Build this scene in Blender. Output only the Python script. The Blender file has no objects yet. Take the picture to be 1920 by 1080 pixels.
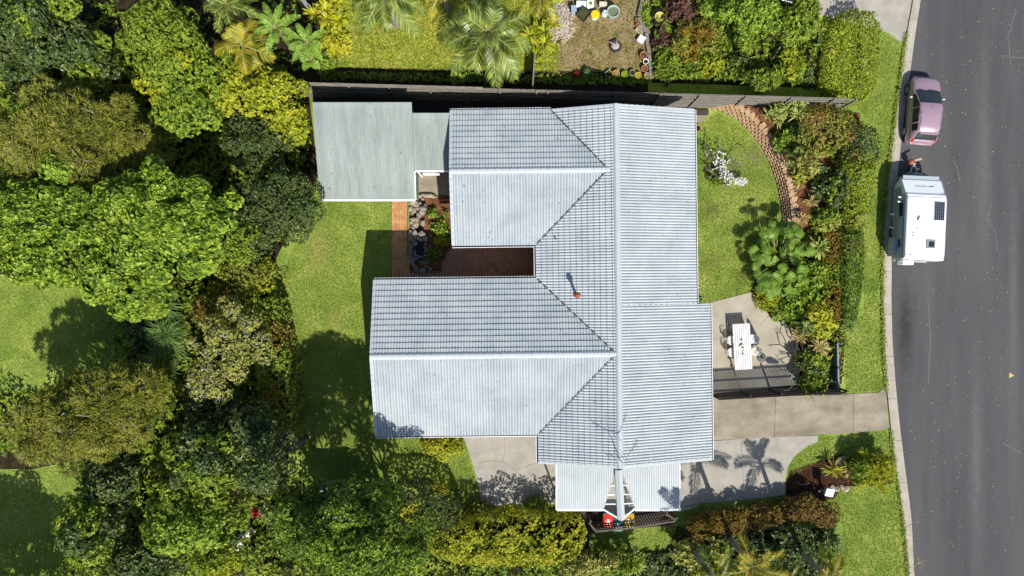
import bpy, bmesh, math, random
import numpy as np
from mathutils import Vector, Matrix

random.seed(7)
RNG = np.random.default_rng(7)
scene = bpy.context.scene
COL = scene.collection

# ------------------------------------------------------------------ camera, sky, sun, exposure
CAM_H, FPX = 42.0, 1344.0
cam_data = bpy.data.cameras.new("camera")
cam_data.sensor_width = 36.0
cam_data.lens = FPX / 1920.0 * 36.0
cam_data.clip_end = 2000.0
cam = bpy.data.objects.new("camera", cam_data)
cam.location = (0, 0, CAM_H)
COL.objects.link(cam)
scene.camera = cam

SUN_VEC = Vector((0.31, -0.85, 1.0)).normalized()          # towards the sun
world = bpy.data.worlds.new("World")
scene.world = world
world.use_nodes = True
wn = world.node_tree.nodes
bg = wn["Background"]
sky = wn.new("ShaderNodeTexSky")
sky.sky_type = 'NISHITA'
sky.sun_disc = False
sky.sun_elevation = math.radians(47.9)
sky.sun_rotation = math.radians(160.0)
world.node_tree.links.new(sky.outputs[0], bg.inputs[0])
bg.inputs[1].default_value = 0.10
sun_data = bpy.data.lights.new("sun", 'SUN')
sun_data.energy = 4.7
sun_data.angle = math.radians(0.53)
sun_data.color = (1.0, 0.965, 0.90)
sun = bpy.data.objects.new("sun", sun_data)
sun.rotation_euler = (-SUN_VEC).to_track_quat('-Z', 'Y').to_euler()
sun.location = (20, -50, 70)
COL.objects.link(sun)
scene.view_settings.view_transform = 'Standard'
scene.view_settings.look = 'None'
scene.view_settings.gamma = 1.0
scene.view_settings.exposure = 0.72
scene.view_settings.use_curve_mapping = False
scene.cycles.max_bounces = 6
scene.cycles.transparent_max_bounces = 8

# ------------------------------------------------------------------ helpers
def W(px, py, h=0.0):
    """world x, y of the spot that stands at height h (surveyed from the drone picture)"""
    s = (CAM_H - h) / FPX
    return ((px - 960.0) * s, (540.0 - py) * s)

def W3(px, py, h=0.0):
    x, y = W(px, py, h)
    return (x, y, h)

OFF = {}

def tagobj(o, label=None, cat=None, group=None, kind=None):
    if label: o['label'] = label
    if cat: o['category'] = cat
    if group: o['group'] = group
    if kind: o['kind'] = kind
    return o

def thing(name, label, cat, loc=(0, 0, 0), rz=0.0, group=None):
    o = bpy.data.objects.new(name, None)
    o.empty_display_size = 0.2
    o.location = loc
    o.rotation_euler = (0, 0, rz)
    COL.objects.link(o)
    tagobj(o, label, cat, group)
    return o

def link(name, me, parent=None, loc=None, mat4=None):
    o = bpy.data.objects.new(name, me)
    COL.objects.link(o)
    if parent is not None: o.parent = parent
    if loc is not None: o.location = loc
    if mat4 is not None: o.matrix_local = mat4
    return o

def copy_tree(o, parent=None):
    c = o.copy()
    COL.objects.link(c)
    c.parent = parent
    for ch in list(o.children):
        copy_tree(ch, c)
    return c

class MB:
    """collects shapes and links them as one mesh object"""
    def __init__(self):
        self.v, self.f, self.m = [], [], []
    def add(self, vs, fs, mi=0):
        b = len(self.v)
        self.v += [tuple(p) for p in vs]
        self.f += [tuple(i + b for i in q) for q in fs]
        self.m += [mi] * len(fs)
        return self
    def box(self, c, s, rz=0.0, mi=0, tilt=None):
        hx, hy, hz = s[0] / 2, s[1] / 2, s[2] / 2
        vs = [Vector((x, y, z)) for z in (-hz, hz) for y in (-hy, hy) for x in (-hx, hx)]
        M = Matrix.Rotation(rz, 4, 'Z')
        if tilt is not None: M = M @ tilt
        vs = [(M @ p) + Vector(c) for p in vs]
        return self.add(vs, [(0, 2, 3, 1), (4, 5, 7, 6), (0, 1, 5, 4), (2, 6, 7, 3), (0, 4, 6, 2), (1, 3, 7, 5)], mi)
    def prism(self, pts, z0, z1, mi=0):
        n = len(pts)
        a = sum(pts[i][0] * pts[(i + 1) % n][1] - pts[(i + 1) % n][0] * pts[i][1] for i in range(n))
        if a < 0: pts = list(reversed(pts))
        vs = [(p[0], p[1], z0) for p in pts] + [(p[0], p[1], z1) for p in pts]
        fs = [tuple(range(n - 1, -1, -1)), tuple(range(n, 2 * n))]
        fs += [(i, (i + 1) % n, n + (i + 1) % n, n + i) for i in range(n)]
        return self.add(vs, fs, mi)
    def sheet(self, pts, z, mi=0):
        n = len(pts)
        a = sum(pts[i][0] * pts[(i + 1) % n][1] - pts[(i + 1) % n][0] * pts[i][1] for i in range(n))
        if a < 0: pts = list(reversed(pts))
        return self.add([(p[0], p[1], z) for p in pts], [tuple(range(n))], mi)
    def lathe(self, c, prof, n=16, mi=0, cap0=True, cap1=True):
        """prof: list of (radius, z)"""
        vs, fs = [], []
        for r, z in prof:
            for k in range(n):
                a = 2 * math.pi * k / n
                vs.append((c[0] + r * math.cos(a), c[1] + r * math.sin(a), c[2] + z))
        for j in range(len(prof) - 1):
            for k in range(n):
                k2 = (k + 1) % n
                fs.append((j * n + k, j * n + k2, (j + 1) * n + k2, (j + 1) * n + k))
        if cap0: fs.append(tuple(range(n - 1, -1, -1)))
        if cap1: fs.append(tuple((len(prof) - 1) * n + k for k in range(n)))
        return self.add(vs, fs, mi)
    def tube(self, pts, rad, n=6, mi=0, caps=True):
        pts = [Vector(p) for p in pts]
        if not isinstance(rad, (list, tuple)): rad = [rad] * len(pts)
        vs, fs = [], []
        for i, p in enumerate(pts):
            d = (pts[min(i + 1, len(pts) - 1)] - pts[max(i - 1, 0)])
            if d.length < 1e-9: d = Vector((0, 0, 1))
            d.normalize()
            a = d.cross(Vector((0, 0, 1)) if abs(d.z) < 0.9 else Vector((1, 0, 0))).normalized()
            b = d.cross(a)
            for k in range(n):
                t = 2 * math.pi * k / n
                vs.append(p + (a * math.cos(t) + b * math.sin(t)) * rad[i])
        for i in range(len(pts) - 1):
            for k in range(n):
                k2 = (k + 1) % n
                fs.append((i * n + k, (i + 1) * n + k, (i + 1) * n + k2, i * n + k2))
        if caps:
            fs.append(tuple(range(n)))
            fs.append(tuple((len(pts) - 1) * n + k for k in range(n - 1, -1, -1)))
        return self.add(vs, fs, mi)
    def bar(self, p, q, w, h, mi=0):
        """square bar from p to q, w wide and h high"""
        p, q = Vector(p), Vector(q)
        d = (q - p).normalized()
        a = d.cross(Vector((0, 0, 1)) if abs(d.z) < 0.95 else Vector((0, 1, 0))).normalized() * (w / 2)
        b = a.cross(d).normalized() * (h / 2)
        vs = [p - a - b, p + a - b, p + a + b, p - a + b, q - a - b, q + a - b, q + a + b, q - a + b]
        return self.add(vs, [(0, 1, 2, 3), (7, 6, 5, 4), (0, 4, 5, 1), (1, 5, 6, 2), (2, 6, 7, 3), (3, 7, 4, 0)], mi)
    def mesh(self, name, mats, smooth=False):
        me = bpy.data.meshes.new(name)
        me.from_pydata(self.v, [], self.f)
        if not isinstance(mats, (list, tuple)): mats = [mats]
        for m in mats: me.materials.append(m)
        if len(mats) > 1: me.polygons.foreach_set('material_index', self.m)
        if smooth: me.polygons.foreach_set('use_smooth', [True] * len(self.f))
        me.update()
        return me
    def build(self, name, mats, parent=None, smooth=False, world=False):
        """world=True: the vertices are world coordinates of an unrotated parent"""
        if world and parent is not None:
            o, p = Vector((0, 0, 0)), parent
            while p is not None:
                o += p.location
                p = p.parent
            self.v = [(a[0] - o.x, a[1] - o.y, a[2] - o.z) for a in self.v]
        return link(name, self.mesh(name, mats, smooth), parent)

def np_mesh(name, verts, nper, quads, mats, mat_idx=None, tris=None):
    """many small identical faces groups: verts (N*nper,3); quads: list of index tuples in one group"""
    N = len(verts) // nper
    me = bpy.data.meshes.new(name)
    me.vertices.add(len(verts))
    me.vertices.foreach_set('co', np.ascontiguousarray(verts, dtype=np.float32).ravel())
    loops, totals = [], []
    base = (np.arange(N) * nper)[:, None]
    parts = [base + np.array(q)[None, :] for q in quads]
    loops = np.concatenate(parts, axis=1).ravel()
    totals = np.tile(np.array([len(q) for q in quads]), N)
    starts = np.concatenate([[0], np.cumsum(totals)[:-1]])
    me.polygons.add(len(totals))
    me.polygons.foreach_set('use_smooth', np.zeros(len(totals), dtype=bool))
    me.loops.add(len(loops))
    me.loops.foreach_set('vertex_index', loops.astype(np.int32))
    me.polygons.foreach_set('loop_start', starts.astype(np.int32))
    for m in (mats if isinstance(mats, (list, tuple)) else [mats]): me.materials.append(m)
    if mat_idx is not None:
        me.polygons.foreach_set('material_index', np.repeat(mat_idx, len(quads)).astype(np.int32))
    me.update(calc_edges=True)
    me.validate()
    return me

# ------------------------------------------------------------------ materials
def _nodes(name):
    m = bpy.data.materials.new(name)
    m.use_nodes = True
    nt = m.node_tree
    return m, nt, nt.nodes["Principled BSDF"]

def plain(name, col, rough=0.5, metal=0.0, coat=0.0, spec=0.5):
    if 'white' not in name: col = tuple(c * .68 for c in col)
    m, nt, b = _nodes(name)
    b.inputs['Base Color'].default_value = (*col, 1)
    b.inputs['Roughness'].default_value = rough
    b.inputs['Metallic'].default_value = metal
    b.inputs['Coat Weight'].default_value = coat
    b.inputs['Specular IOR Level'].default_value = spec
    return m

def noisy(name, stops, scale=2.0, detail=6.0, rough=0.85, fine=40.0, fine_amt=0.25, bump=0.0, bump_scale=60.0,
          stretch=(1, 1, 1), spots=None, metal=0.0, spec=0.35, island=0.0, distort=0.0):
    """colour ramp over world-space noise, multiplied by a finer grain; spots = (colour, scale, threshold)"""
    k_ = 1.0 if 'grass' in name else .64
    stops = [tuple(c * k_ for c in q) for q in stops]
    m, nt, b = _nodes(name)
    N, L = nt.nodes, nt.links
    geo = N.new("ShaderNodeNewGeometry")
    mp = N.new("ShaderNodeMapping")
    mp.inputs['Scale'].default_value = stretch
    L.new(geo.outputs['Position'], mp.inputs['Vector'])
    n1 = N.new("ShaderNodeTexNoise")
    n1.inputs['Scale'].default_value = scale
    n1.inputs['Detail'].default_value = detail
    n1.inputs['Roughness'].default_value = 0.62
    n1.inputs['Distortion'].default_value = distort
    L.new(mp.outputs[0], n1.inputs['Vector'])
    r = N.new("ShaderNodeValToRGB")
    els = r.color_ramp.elements
    k = len(stops)
    for i, c in enumerate(stops):
        p = 0.30 + 0.40 * i / max(1, k - 1)
        if i < 2:
            e = els[i]; e.position = p
        else:
            e = els.new(p)
        e.color = (*c, 1)
    L.new(n1.outputs['Fac'], r.inputs['Fac'])
    n2 = N.new("ShaderNodeTexNoise")
    n2.inputs['Scale'].default_value = fine
    n2.inputs['Detail'].default_value = 3.0
    L.new(mp.outputs[0], n2.inputs['Vector'])
    mr = N.new("ShaderNodeMapRange")
    mr.inputs['From Min'].default_value = 0.25
    mr.inputs['From Max'].default_value = 0.75
    mr.inputs['To Min'].default_value = 1.0 - fine_amt
    mr.inputs['To Max'].default_value = 1.0 + fine_amt
    L.new(n2.outputs['Fac'], mr.inputs['Value'])
    mul = N.new("ShaderNodeMix"); mul.data_type = 'RGBA'; mul.blend_type = 'MULTIPLY'
    mul.inputs['Factor'].default_value = 1.0
    L.new(r.outputs['Color'], mul.inputs['A'])
    L.new(mr.outputs['Result'], mul.inputs['B'])
    out = mul.outputs['Result']
    if island > 0:
        mi = N.new("ShaderNodeMapRange")
        mi.inputs['To Min'].default_value = 1.0 - island
        mi.inputs['To Max'].default_value = 1.0 + island
        L.new(geo.outputs['Random Per Island'], mi.inputs['Value'])
        m2 = N.new("ShaderNodeMix"); m2.data_type = 'RGBA'; m2.blend_type = 'MULTIPLY'
        m2.inputs['Factor'].default_value = 1.0
        L.new(out, m2.inputs['A']); L.new(mi.outputs['Result'], m2.inputs['B'])
        out = m2.outputs['Result']
    if spots:
        col, sc, th = spots
        n3 = N.new("ShaderNodeTexNoise")
        n3.inputs['Scale'].default_value = sc
        n3.inputs['Detail'].default_value = 2.0
        L.new(geo.outputs['Position'], n3.inputs['Vector'])
        m3 = N.new("ShaderNodeMapRange")
        m3.inputs['From Min'].default_value = th
        m3.inputs['From Max'].default_value = th + 0.03
        L.new(n3.outputs['Fac'], m3.inputs['Value'])
        mx = N.new("ShaderNodeMix"); mx.data_type = 'RGBA'
        L.new(m3.outputs['Result'], mx.inputs['Factor'])
        L.new(out, mx.inputs['A'])
        mx.inputs['B'].default_value = (*col, 1)
        out = mx.outputs['Result']
    L.new(out, b.inputs['Base Color'])
    b.inputs['Roughness'].default_value = rough
    b.inputs['Metallic'].default_value = metal
    b.inputs['Specular IOR Level'].default_value = spec
    if bump > 0:
        n4 = N.new("ShaderNodeTexNoise")
        n4.inputs['Scale'].default_value = bump_scale
        n4.inputs['Detail'].default_value = 4.0
        L.new(mp.outputs[0], n4.inputs['Vector'])
        bp = N.new("ShaderNodeBump")
        bp.inputs['Strength'].default_value = bump
        bp.inputs['Distance'].default_value = 0.03
        L.new(n4.outputs['Fac'], bp.inputs['Height'])
        L.new(bp.outputs[0], b.inputs['Normal'])
    return m

def leafmat(name, cols, rough=0.5, transl=0.34, clump=0.6, spec=0.22):
    """per-leaf colour from the random value of each leaf, nudged by growth patches of the plant"""
    m, nt, b = _nodes(name)
    N, L = nt.nodes, nt.links
    geo = N.new("ShaderNodeNewGeometry")
    n1 = N.new("ShaderNodeTexNoise")
    n1.inputs['Scale'].default_value = 1.1
    n1.inputs['Detail'].default_value = 2.0
    L.new(geo.outputs['Position'], n1.inputs['Vector'])
    sm = N.new("ShaderNodeMath"); sm.operation = 'MULTIPLY_ADD'
    sm.inputs[1].default_value = clump * 2.0
    sm.inputs[2].default_value = -clump
    L.new(n1.outputs['Fac'], sm.inputs[0])
    ad = N.new("ShaderNodeMath"); ad.operation = 'ADD'
    L.new(geo.outputs['Random Per Island'], ad.inputs[0])
    L.new(sm.outputs[0], ad.inputs[1])
    r = N.new("ShaderNodeValToRGB")
    els = r.color_ramp.elements
    k = len(cols)
    cols = [(c[0] * 1.12, c[1] * 1.12, c[2] * .75) if c[1] > c[2] * 1.6 and c[0] < .45 else c for c in cols]
    for i, c in enumerate(cols):
        p = i / max(1, k - 1)
        if i < 2:
            e = els[i]; e.position = p
        else:
            e = els.new(p)
        e.color = (*c, 1)
    L.new(ad.outputs[0], r.inputs['Fac'])
    L.new(r.outputs['Color'], b.inputs['Base Color'])
    b.inputs['Roughness'].default_value = rough
    b.inputs['Specular IOR Level'].default_value = spec
    tr = N.new("ShaderNodeBsdfTranslucent")
    L.new(r.outputs['Color'], tr.inputs['Color'])
    mx = N.new("ShaderNodeMixShader")
    mx.inputs[0].default_value = transl
    L.new(b.outputs[0], mx.inputs[1])
    L.new(tr.outputs[0], mx.inputs[2])
    L.new(mx.outputs[0], N["Material Output"].inputs['Surface'])
    return m

M = {}
M['lawn'] = noisy('lawn_grass', [(.075, .122, .022), (.150, .208, .034), (.258, .285, .068)], scale=.5, detail=10, distort=.5, rough=.95, fine=9, fine_amt=.38, bump=.8, bump_scale=30, spec=.1)
M['blade'] = leafmat('grass_blades', [(.068, .122, .022), (.138, .20, .033), (.225, .268, .056), (.30, .295, .105)], transl=.25, clump=.35, rough=.7, spec=.15)
M['soil'] = noisy('leaf_mulch', [(.02, .016, .009), (.04, .03, .016), (.07, .055, .03)], scale=3, fine=25, fine_amt=.6, bump=.8, rough=1, spec=.05)
M['redsoil'] = noisy('red_earth', [(.10, .045, .022), (.19, .085, .04), (.27, .14, .075)], scale=2.4, fine=30, fine_amt=.5, bump=.8, rough=1, spec=.05)
M['darkmulch'] = noisy('dark_mulch', [(.035, .016, .010), (.06, .026, .016), (.085, .04, .024)], scale=4, fine=50, fine_amt=.6, bump=.8, rough=1, spec=.05)
M['gapsoil'] = noisy('dark_ground', [(.035, .033, .03), (.055, .05, .045), (.08, .07, .06)], scale=3, fine=30, fine_amt=.4, rough=1, spec=.05)  # dark grey-brown ground colour
M['dirt'] = noisy('bare_dirt', [(.11, .12, .03), (.24, .165, .085), (.34, .25, .14), (.27, .20, .11)], scale=1.0, detail=9, fine=14, fine_amt=.5, bump=.6, rough=1, spec=.05, distort=.6)
M['weeds'] = noisy('rough_grass', [(.14, .20, .022), (.26, .31, .03), (.38, .36, .06)], scale=1.0, detail=8, fine=11, fine_amt=.5, bump=.9, rough=1, spec=.05)
M['asphalt'] = noisy('asphalt', [(.066, .065, .069), (.095, .093, .096), (.124, .12, .12)], scale=.35, detail=9, rough=.9, fine=45, fine_amt=.2, stretch=(1, .13, 1), bump=.5, bump_scale=80, spec=.2)
def road_stain(m, cx, cy, sx, sy, dark):
    nt = m.node_tree; N, L = nt.nodes, nt.links; b = N["Principled BSDF"]
    src = b.inputs['Base Color'].links[0].from_socket
    geo = N.new("ShaderNodeNewGeometry"); mp = N.new("ShaderNodeMapping"); mp.vector_type = 'TEXTURE'
    mp.inputs['Location'].default_value = (cx, cy, 0); mp.inputs['Scale'].default_value = (sx, sy, 10)
    L.new(geo.outputs['Position'], mp.inputs['Vector'])
    g = N.new("ShaderNodeTexGradient"); g.gradient_type = 'QUADRATIC_SPHERE'; L.new(mp.outputs[0], g.inputs['Vector'])
    ns = N.new("ShaderNodeTexNoise"); ns.inputs['Scale'].default_value = 2.5; ns.inputs['Detail'].default_value = 5; L.new(geo.outputs['Position'], ns.inputs['Vector'])
    mu = N.new("ShaderNodeMath"); mu.operation = 'MULTIPLY'; L.new(g.outputs['Fac'], mu.inputs[0]); L.new(ns.outputs['Fac'], mu.inputs[1])
    m2 = N.new("ShaderNodeMath"); m2.operation = 'MULTIPLY'; m2.use_clamp = True; L.new(mu.outputs[0], m2.inputs[0]); m2.inputs[1].default_value = 2.6
    mx = N.new("ShaderNodeMix"); mx.data_type = 'RGBA'; L.new(m2.outputs[0], mx.inputs['Factor']); L.new(src, mx.inputs['A']); mx.inputs['B'].default_value = (*dark, 1)
    L.new(mx.outputs['Result'], b.inputs['Base Color'])
for px_, py_, sx_, sy_, dk in ((1697, 620, .95, 5.5, (.030, .029, .030)), (1760, 560, .7, 9, (.058, .055, .056)), (1735, 930, .6, 6, (.056, .053, .054)), (1845, 300, 1.0, 14, (.083, .080, .079)), (1830, 850, .8, 12, (.083, .080, .079)), (1900, 560, .6, 16, (.080, .077, .076))):
    road_stain(M['asphalt'], *W(px_, py_), sx_, sy_, dk)
for px_, py_, sx_, sy_, dk in ((1335, 395, 1.1, .9, (.085, .085, .03)), (1392, 515, .9, .8, (.075, .08, .025)), (1420, 290, 1.2, 1.6, (.16, .15, .06)), (1330, 490, 1.0, .8, (.10, .105, .03)), (600, 470, 1.6, 2.5, (.21, .21, .06)), (630, 600, 1.2, 1.6, (.20, .21, .05))):
    road_stain(M['lawn'], *W(px_, py_), sx_, sy_, dk)
M['kerb'] = noisy('kerb_concrete', [(.36, .32, .26), (.45, .40, .33), (.52, .47, .39)], scale=1.6, fine=40, fine_amt=.14, rough=.9, bump=.2)
M['drive'] = noisy('old_driveway_concrete', [(.21, .175, .12), (.32, .27, .195), (.43, .375, .29)], scale=1.1, detail=9, fine=30, fine_amt=.16, rough=.9, stretch=(.6, 1, 1), bump=.2)
M['slab'] = noisy('pale_concrete', [(.33, .305, .255), (.41, .375, .315), (.48, .44, .375)], scale=1.2, detail=8, fine=40, fine_amt=.1, rough=.9, bump=.15)
M['patio'] = noisy('patio_concrete', [(.37, .32, .235), (.45, .395, .30), (.52, .465, .37)], scale=.8, detail=8, fine=30, fine_amt=.09, rough=.9, bump=.15)
M['paver'] = noisy('orange_clay_pavers', [(.46, .21, .08), (.58, .285, .115), (.66, .37, .165)], scale=3, fine=25, fine_amt=.15, rough=.9, island=.14)
M['redpaver'] = noisy('brown_clay_pavers', [(.40, .20, .12), (.48, .25, .155), (.55, .31, .20)], scale=2, fine=25, fine_amt=.2, rough=.9, island=.15)
M['joint'] = plain('sand_joint', (.16, .11, .07), 1.0)
M['block'] = noisy('tan_wall_block', [(.40, .25, .135), (.53, .34, .195), (.62, .42, .26)], scale=3, fine=30, fine_amt=.2, rough=.95, bump=.4)
M['tile'] = noisy('pale_roof_tile', [(.37, .42, .445), (.455, .50, .522), (.525, .565, .58)], scale=.7, detail=9, fine=14, fine_amt=.09, rough=.55, spots=((.13, .14, .15), 4.5, .715))
M['cap'] = noisy('pale_ridge_mortar', [(.47, .515, .535), (.54, .58, .595)], scale=1.2, fine=18, fine_amt=.06, rough=.6)
M['underlay'] = plain('roof_underlay', (.05, .055, .06), .9)
M['white'] = plain('white_painted_metal', (.78, .79, .79), .4)
M['fascia'] = plain('cream_fascia', (.62, .56, .44), .6)
M['brick'] = noisy('cream_wall', [(.42, .36, .27), (.50, .43, .33)], scale=6, fine=30, fine_amt=.15, rough=.9)
M['glass'] = plain('dark_glass', (.02, .03, .035), .06, spec=.7)
M['greensheet'] = noisy('faded_green_sheet', [(.245, .285, .26), (.31, .35, .32), (.37, .405, .375)], scale=.7, detail=9, fine=8, fine_amt=.09, rough=.5, metal=.1, stretch=(3, .5, 1), spots=((.12, .15, .125), 3.2, .70))
M['greyshet'] = noisy('pale_grey_sheet', [(.44, .48, .50), (.52, .555, .57)], scale=.8, detail=6, fine=10, fine_amt=.06, rough=.45, metal=.1)
M['greenwall'] = plain('green_shed_wall', (.28, .34, .29), .6)
M['oldwood'] = noisy('weathered_timber', [(.13, .11, .09), (.22, .195, .16), (.32, .29, .24)], scale=2.5, fine=20, fine_amt=.3, rough=.95, stretch=(1, 8, 8), island=.2)
M['darkwood'] = noisy('dark_stained_timber', [(.035, .027, .022), (.06, .045, .036), (.085, .065, .05)], scale=3, fine=20, fine_amt=.3, rough=.9, island=.2)
M['brownwood'] = noisy('brown_stained_timber', [(.085, .065, .048), (.13, .10, .075), (.18, .145, .11)], scale=3, fine=20, fine_amt=.3, rough=.9, island=.25)
M['bluefence'] = plain('blue_grey_fence_steel', (.20, .25, .30), .5)
M['bark'] = noisy('grey_bark', [(.16, .13, .10), (.28, .24, .19), (.40, .36, .30)], scale=5, fine=30, fine_amt=.3, rough=1)
M['palebark'] = noisy('pale_bark', [(.34, .31, .26), (.48, .45, .39), (.56, .53, .47)], scale=6, fine=30, fine_amt=.2, rough=.9)
M['deadbark'] = noisy('dark_branch', [(.06, .05, .035), (.10, .085, .06)], scale=6, rough=1)
M['rock'] = noisy('garden_rock', [(.16, .13, .10), (.33, .27, .20), (.47, .40, .31)], scale=2.5, detail=8, fine=12, fine_amt=.35, rough=.95, bump=.6, island=.25)
M['greyrock'] = noisy('grey_pond_rock', [(.15, .14, .14), (.25, .235, .225), (.36, .335, .31)], scale=2.5, detail=8, fine=12, fine_amt=.35, rough=.95, bump=.6)
M['water'] = plain('pond_water', (.010, .012, .012), .35, spec=.15)
M['terracotta'] = noisy('terracotta', [(.42, .20, .09), (.52, .28, .14)], scale=6, rough=.85)
M['black'] = plain('black_plastic', (.015, .016, .017), .45)
M['rubber'] = plain('tyre_rubber', (.02, .02, .021), .8)
M['steel'] = plain('galvanised_steel', (.50, .52, .54), .4, metal=.6)
M['red'] = plain('red_lid', (.68, .035, .02), .45)
M['yellow'] = plain('yellow_lid', (.62, .36, .015), .45)
M['greenbin'] = plain('dark_green_bin', (.02, .13, .105), .5)
M['antenna'] = plain('dull_aluminium', (.10, .11, .12), .5, metal=.4)

# leaves
LF = {}
LF['bright'] = leafmat('leaf_bright_lime', [(.04, .085, .012), (.10, .17, .022), (.20, .29, .036), (.32, .385, .07)], transl=.35, clump=.3)
LF['mid'] = leafmat('leaf_mid_green', [(.045, .085, .012), (.10, .165, .018), (.19, .26, .03), (.27, .31, .055)], clump=.5)
LF['lime'] = leafmat('leaf_yellow_green', [(.10, .13, .012), (.22, .26, .018), (.33, .34, .028), (.42, .40, .05)], clump=.4)
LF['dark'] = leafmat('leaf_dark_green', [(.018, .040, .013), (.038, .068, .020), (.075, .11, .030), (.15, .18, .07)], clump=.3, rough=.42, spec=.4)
LF['olive'] = leafmat('leaf_olive', [(.06, .075, .016), (.135, .15, .027), (.23, .235, .045), (.33, .31, .09)], clump=.5)
LF['sage'] = leafmat('leaf_pale_sage', [(.10, .12, .035), (.20, .22, .06), (.32, .32, .11), (.40, .36, .15)], clump=.4)
LF['grassy'] = leafmat('leaf_blue_green', [(.05, .10, .035), (.10, .17, .055), (.20, .28, .10)], clump=.3)
LF['gold'] = leafmat('leaf_golden', [(.16, .19, .014), (.31, .33, .02), (.44, .43, .035), (.46, .36, .06)], clump=.55)
LF['bronze'] = leafmat('leaf_bronze', [(.07, .045, .02), (.14, .085, .035), (.24, .14, .06), (.26, .20, .05)], clump=.6)
LF['rust'] = leafmat('leaf_rust_green', [(.08, .06, .014), (.17, .11, .022), (.26, .15, .03), (.15, .17, .03)], clump=.5)
LF['deep'] = leafmat('leaf_deep_green', [(.024, .052, .010), (.052, .098, .014), (.10, .158, .022), (.18, .24, .04)], clump=.3)
LF['hedgegreen'] = leafmat('leaf_clipped_hedge', [(.06, .105, .012), (.135, .19, .016), (.225, .27, .024), (.31, .33, .045)], clump=.12)
LF['straw'] = leafmat('leaf_straw', [(.26, .20, .10), (.42, .33, .17), (.52, .40, .20)], clump=.2)
LF['red'] = leafmat('leaf_crimson', [(.12, .012, .016), (.26, .025, .032), (.36, .07, .07)], clump=.2)
LF['maroon'] = leafmat('leaf_maroon', [(.05, .022, .02), (.11, .05, .035), (.2, .11, .08)], clump=.4)
LF['cream'] = leafmat('leaf_cream_striped', [(.13, .19, .05), (.25, .29, .10), (.40, .40, .18)], clump=.3)
LF['flower'] = leafmat('white_petals', [(.50, .50, .47), (.62, .62, .60)], transl=.2, clump=.1)
LF['palm'] = leafmat('palm_leaflets', [(.05, .085, .025), (.11, .16, .04), (.20, .26, .07), (.29, .32, .11)], transl=.25, clump=.4, rough=.35, spec=.5)
LF['goldpalm'] = leafmat('golden_palm_leaflets', [(.13, .15, .02), (.25, .26, .03), (.38, .34, .05), (.42, .27, .06)], transl=.3, clump=.4)
LF['banana'] = leafmat('banana_leaf', [(.08, .16, .035), (.14, .25, .045), (.24, .34, .05)], transl=.35, clump=.3)
LF['philo'] = leafmat('philodendron_leaf', [(.05, .11, .018), (.095, .18, .028), (.16, .26, .045)], transl=.25, clump=.35, rough=.4, spec=.3)
# ------------------------------------------------------------------ the setting
def setting(name, px_pts, z, mat, world_pts=None):
    pts = world_pts or [W(a, b, z) for a, b in px_pts]
    mb = MB(); mb.sheet(pts, z)
    o = mb.build(name, mat)
    o['kind'] = 'structure'
    return o

setting('ground', None, 0.0, M['lawn'], [(-250, -250), (250, -250), (250, 250), (-250, 250)])

# street: asphalt edge follows the kerb
ROAD_EDGE = [(1740, -200), (1726, 0), (1715, 70), (1707, 130), (1697, 200), (1688, 280), (1680, 350), (1675, 410), (1672, 480), (1671, 560),
             (1673, 640), (1679, 720), (1687, 800), (1697, 880), (1705, 940), (1709, 975), (1714, 1080), (1726, 1300)]
KERB_OUT = [(1724, -200), (1711, 0), (1698, 70), (1691, 130), (1681, 200), (1671, 280), (1663, 350), (1658, 410), (1655, 480), (1655, 560),
            (1657, 640), (1661, 720), (1669, 800), (1679, 880), (1688, 940), (1693, 975), (1703, 1080), (1714, 1300)]
def resample(pts, step):
    out = [Vector(pts[0])]
    for a, b in zip(pts[:-1], pts[1:]):
        a, b = Vector(a), Vector(b)
        n = max(1, int((b - a).length / step))
        for i in range(1, n + 1): out.append(a.lerp(b, i / n))
    return out
re = [W(*p) for p in ROAD_EDGE]
ko = [W(*p) for p in KERB_OUT]
setting('road', None, 0.004, M['asphalt'], [(re[0][0], 120)] + re + [(re[-1][0], -120), (90, -120), (90, 120)])
# kerb: cast segments with open joints
kr = thing('kerb', None, None); kr['kind'] = 'structure'
def lerp_poly(pts, t):
    d = [0]
    for a, b in zip(pts[:-1], pts[1:]): d.append(d[-1] + (Vector(b) - Vector(a)).length)
    s = t * d[-1]
    for i in range(len(pts) - 1):
        if s <= d[i + 1]: return Vector(pts[i]).lerp(Vector(pts[i + 1]), (s - d[i]) / max(1e-9, d[i + 1] - d[i]))
    return Vector(pts[-1])
NSEG = 19
for i in range(NSEG):
    mb = MB()
    n = 4
    g = 0.004
    L_, R_ = [], []
    for k in range(n + 1):
        t = (i + g + (1 - 2 * g) * k / n) / NSEG
        L_.append(lerp_poly(ko, t)); R_.append(lerp_poly(re, t))
    vs, fs = [], []
    prof = [(0, -.05), (0, .10), (.38, .115), (.48, .10), (.62, .03), (1.0, .022), (1.0, -.05)]
    for a, b in zip(L_, R_):
        for u, z in prof:
            q = a.lerp(b, u); vs.append((q.x, q.y, z))
    P = len(prof)
    for k in range(n):
        for j in range(P - 1):
            fs.append((k * P + j, k * P + j + 1, (k + 1) * P + j + 1, (k + 1) * P + j))
    fs.append(tuple(range(P))); fs.append(tuple(n * P + j for j in range(P - 1, -1, -1)))
    mb.add(vs, fs)
    mb.build('kerb_segment', M['kerb'], kr)

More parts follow.
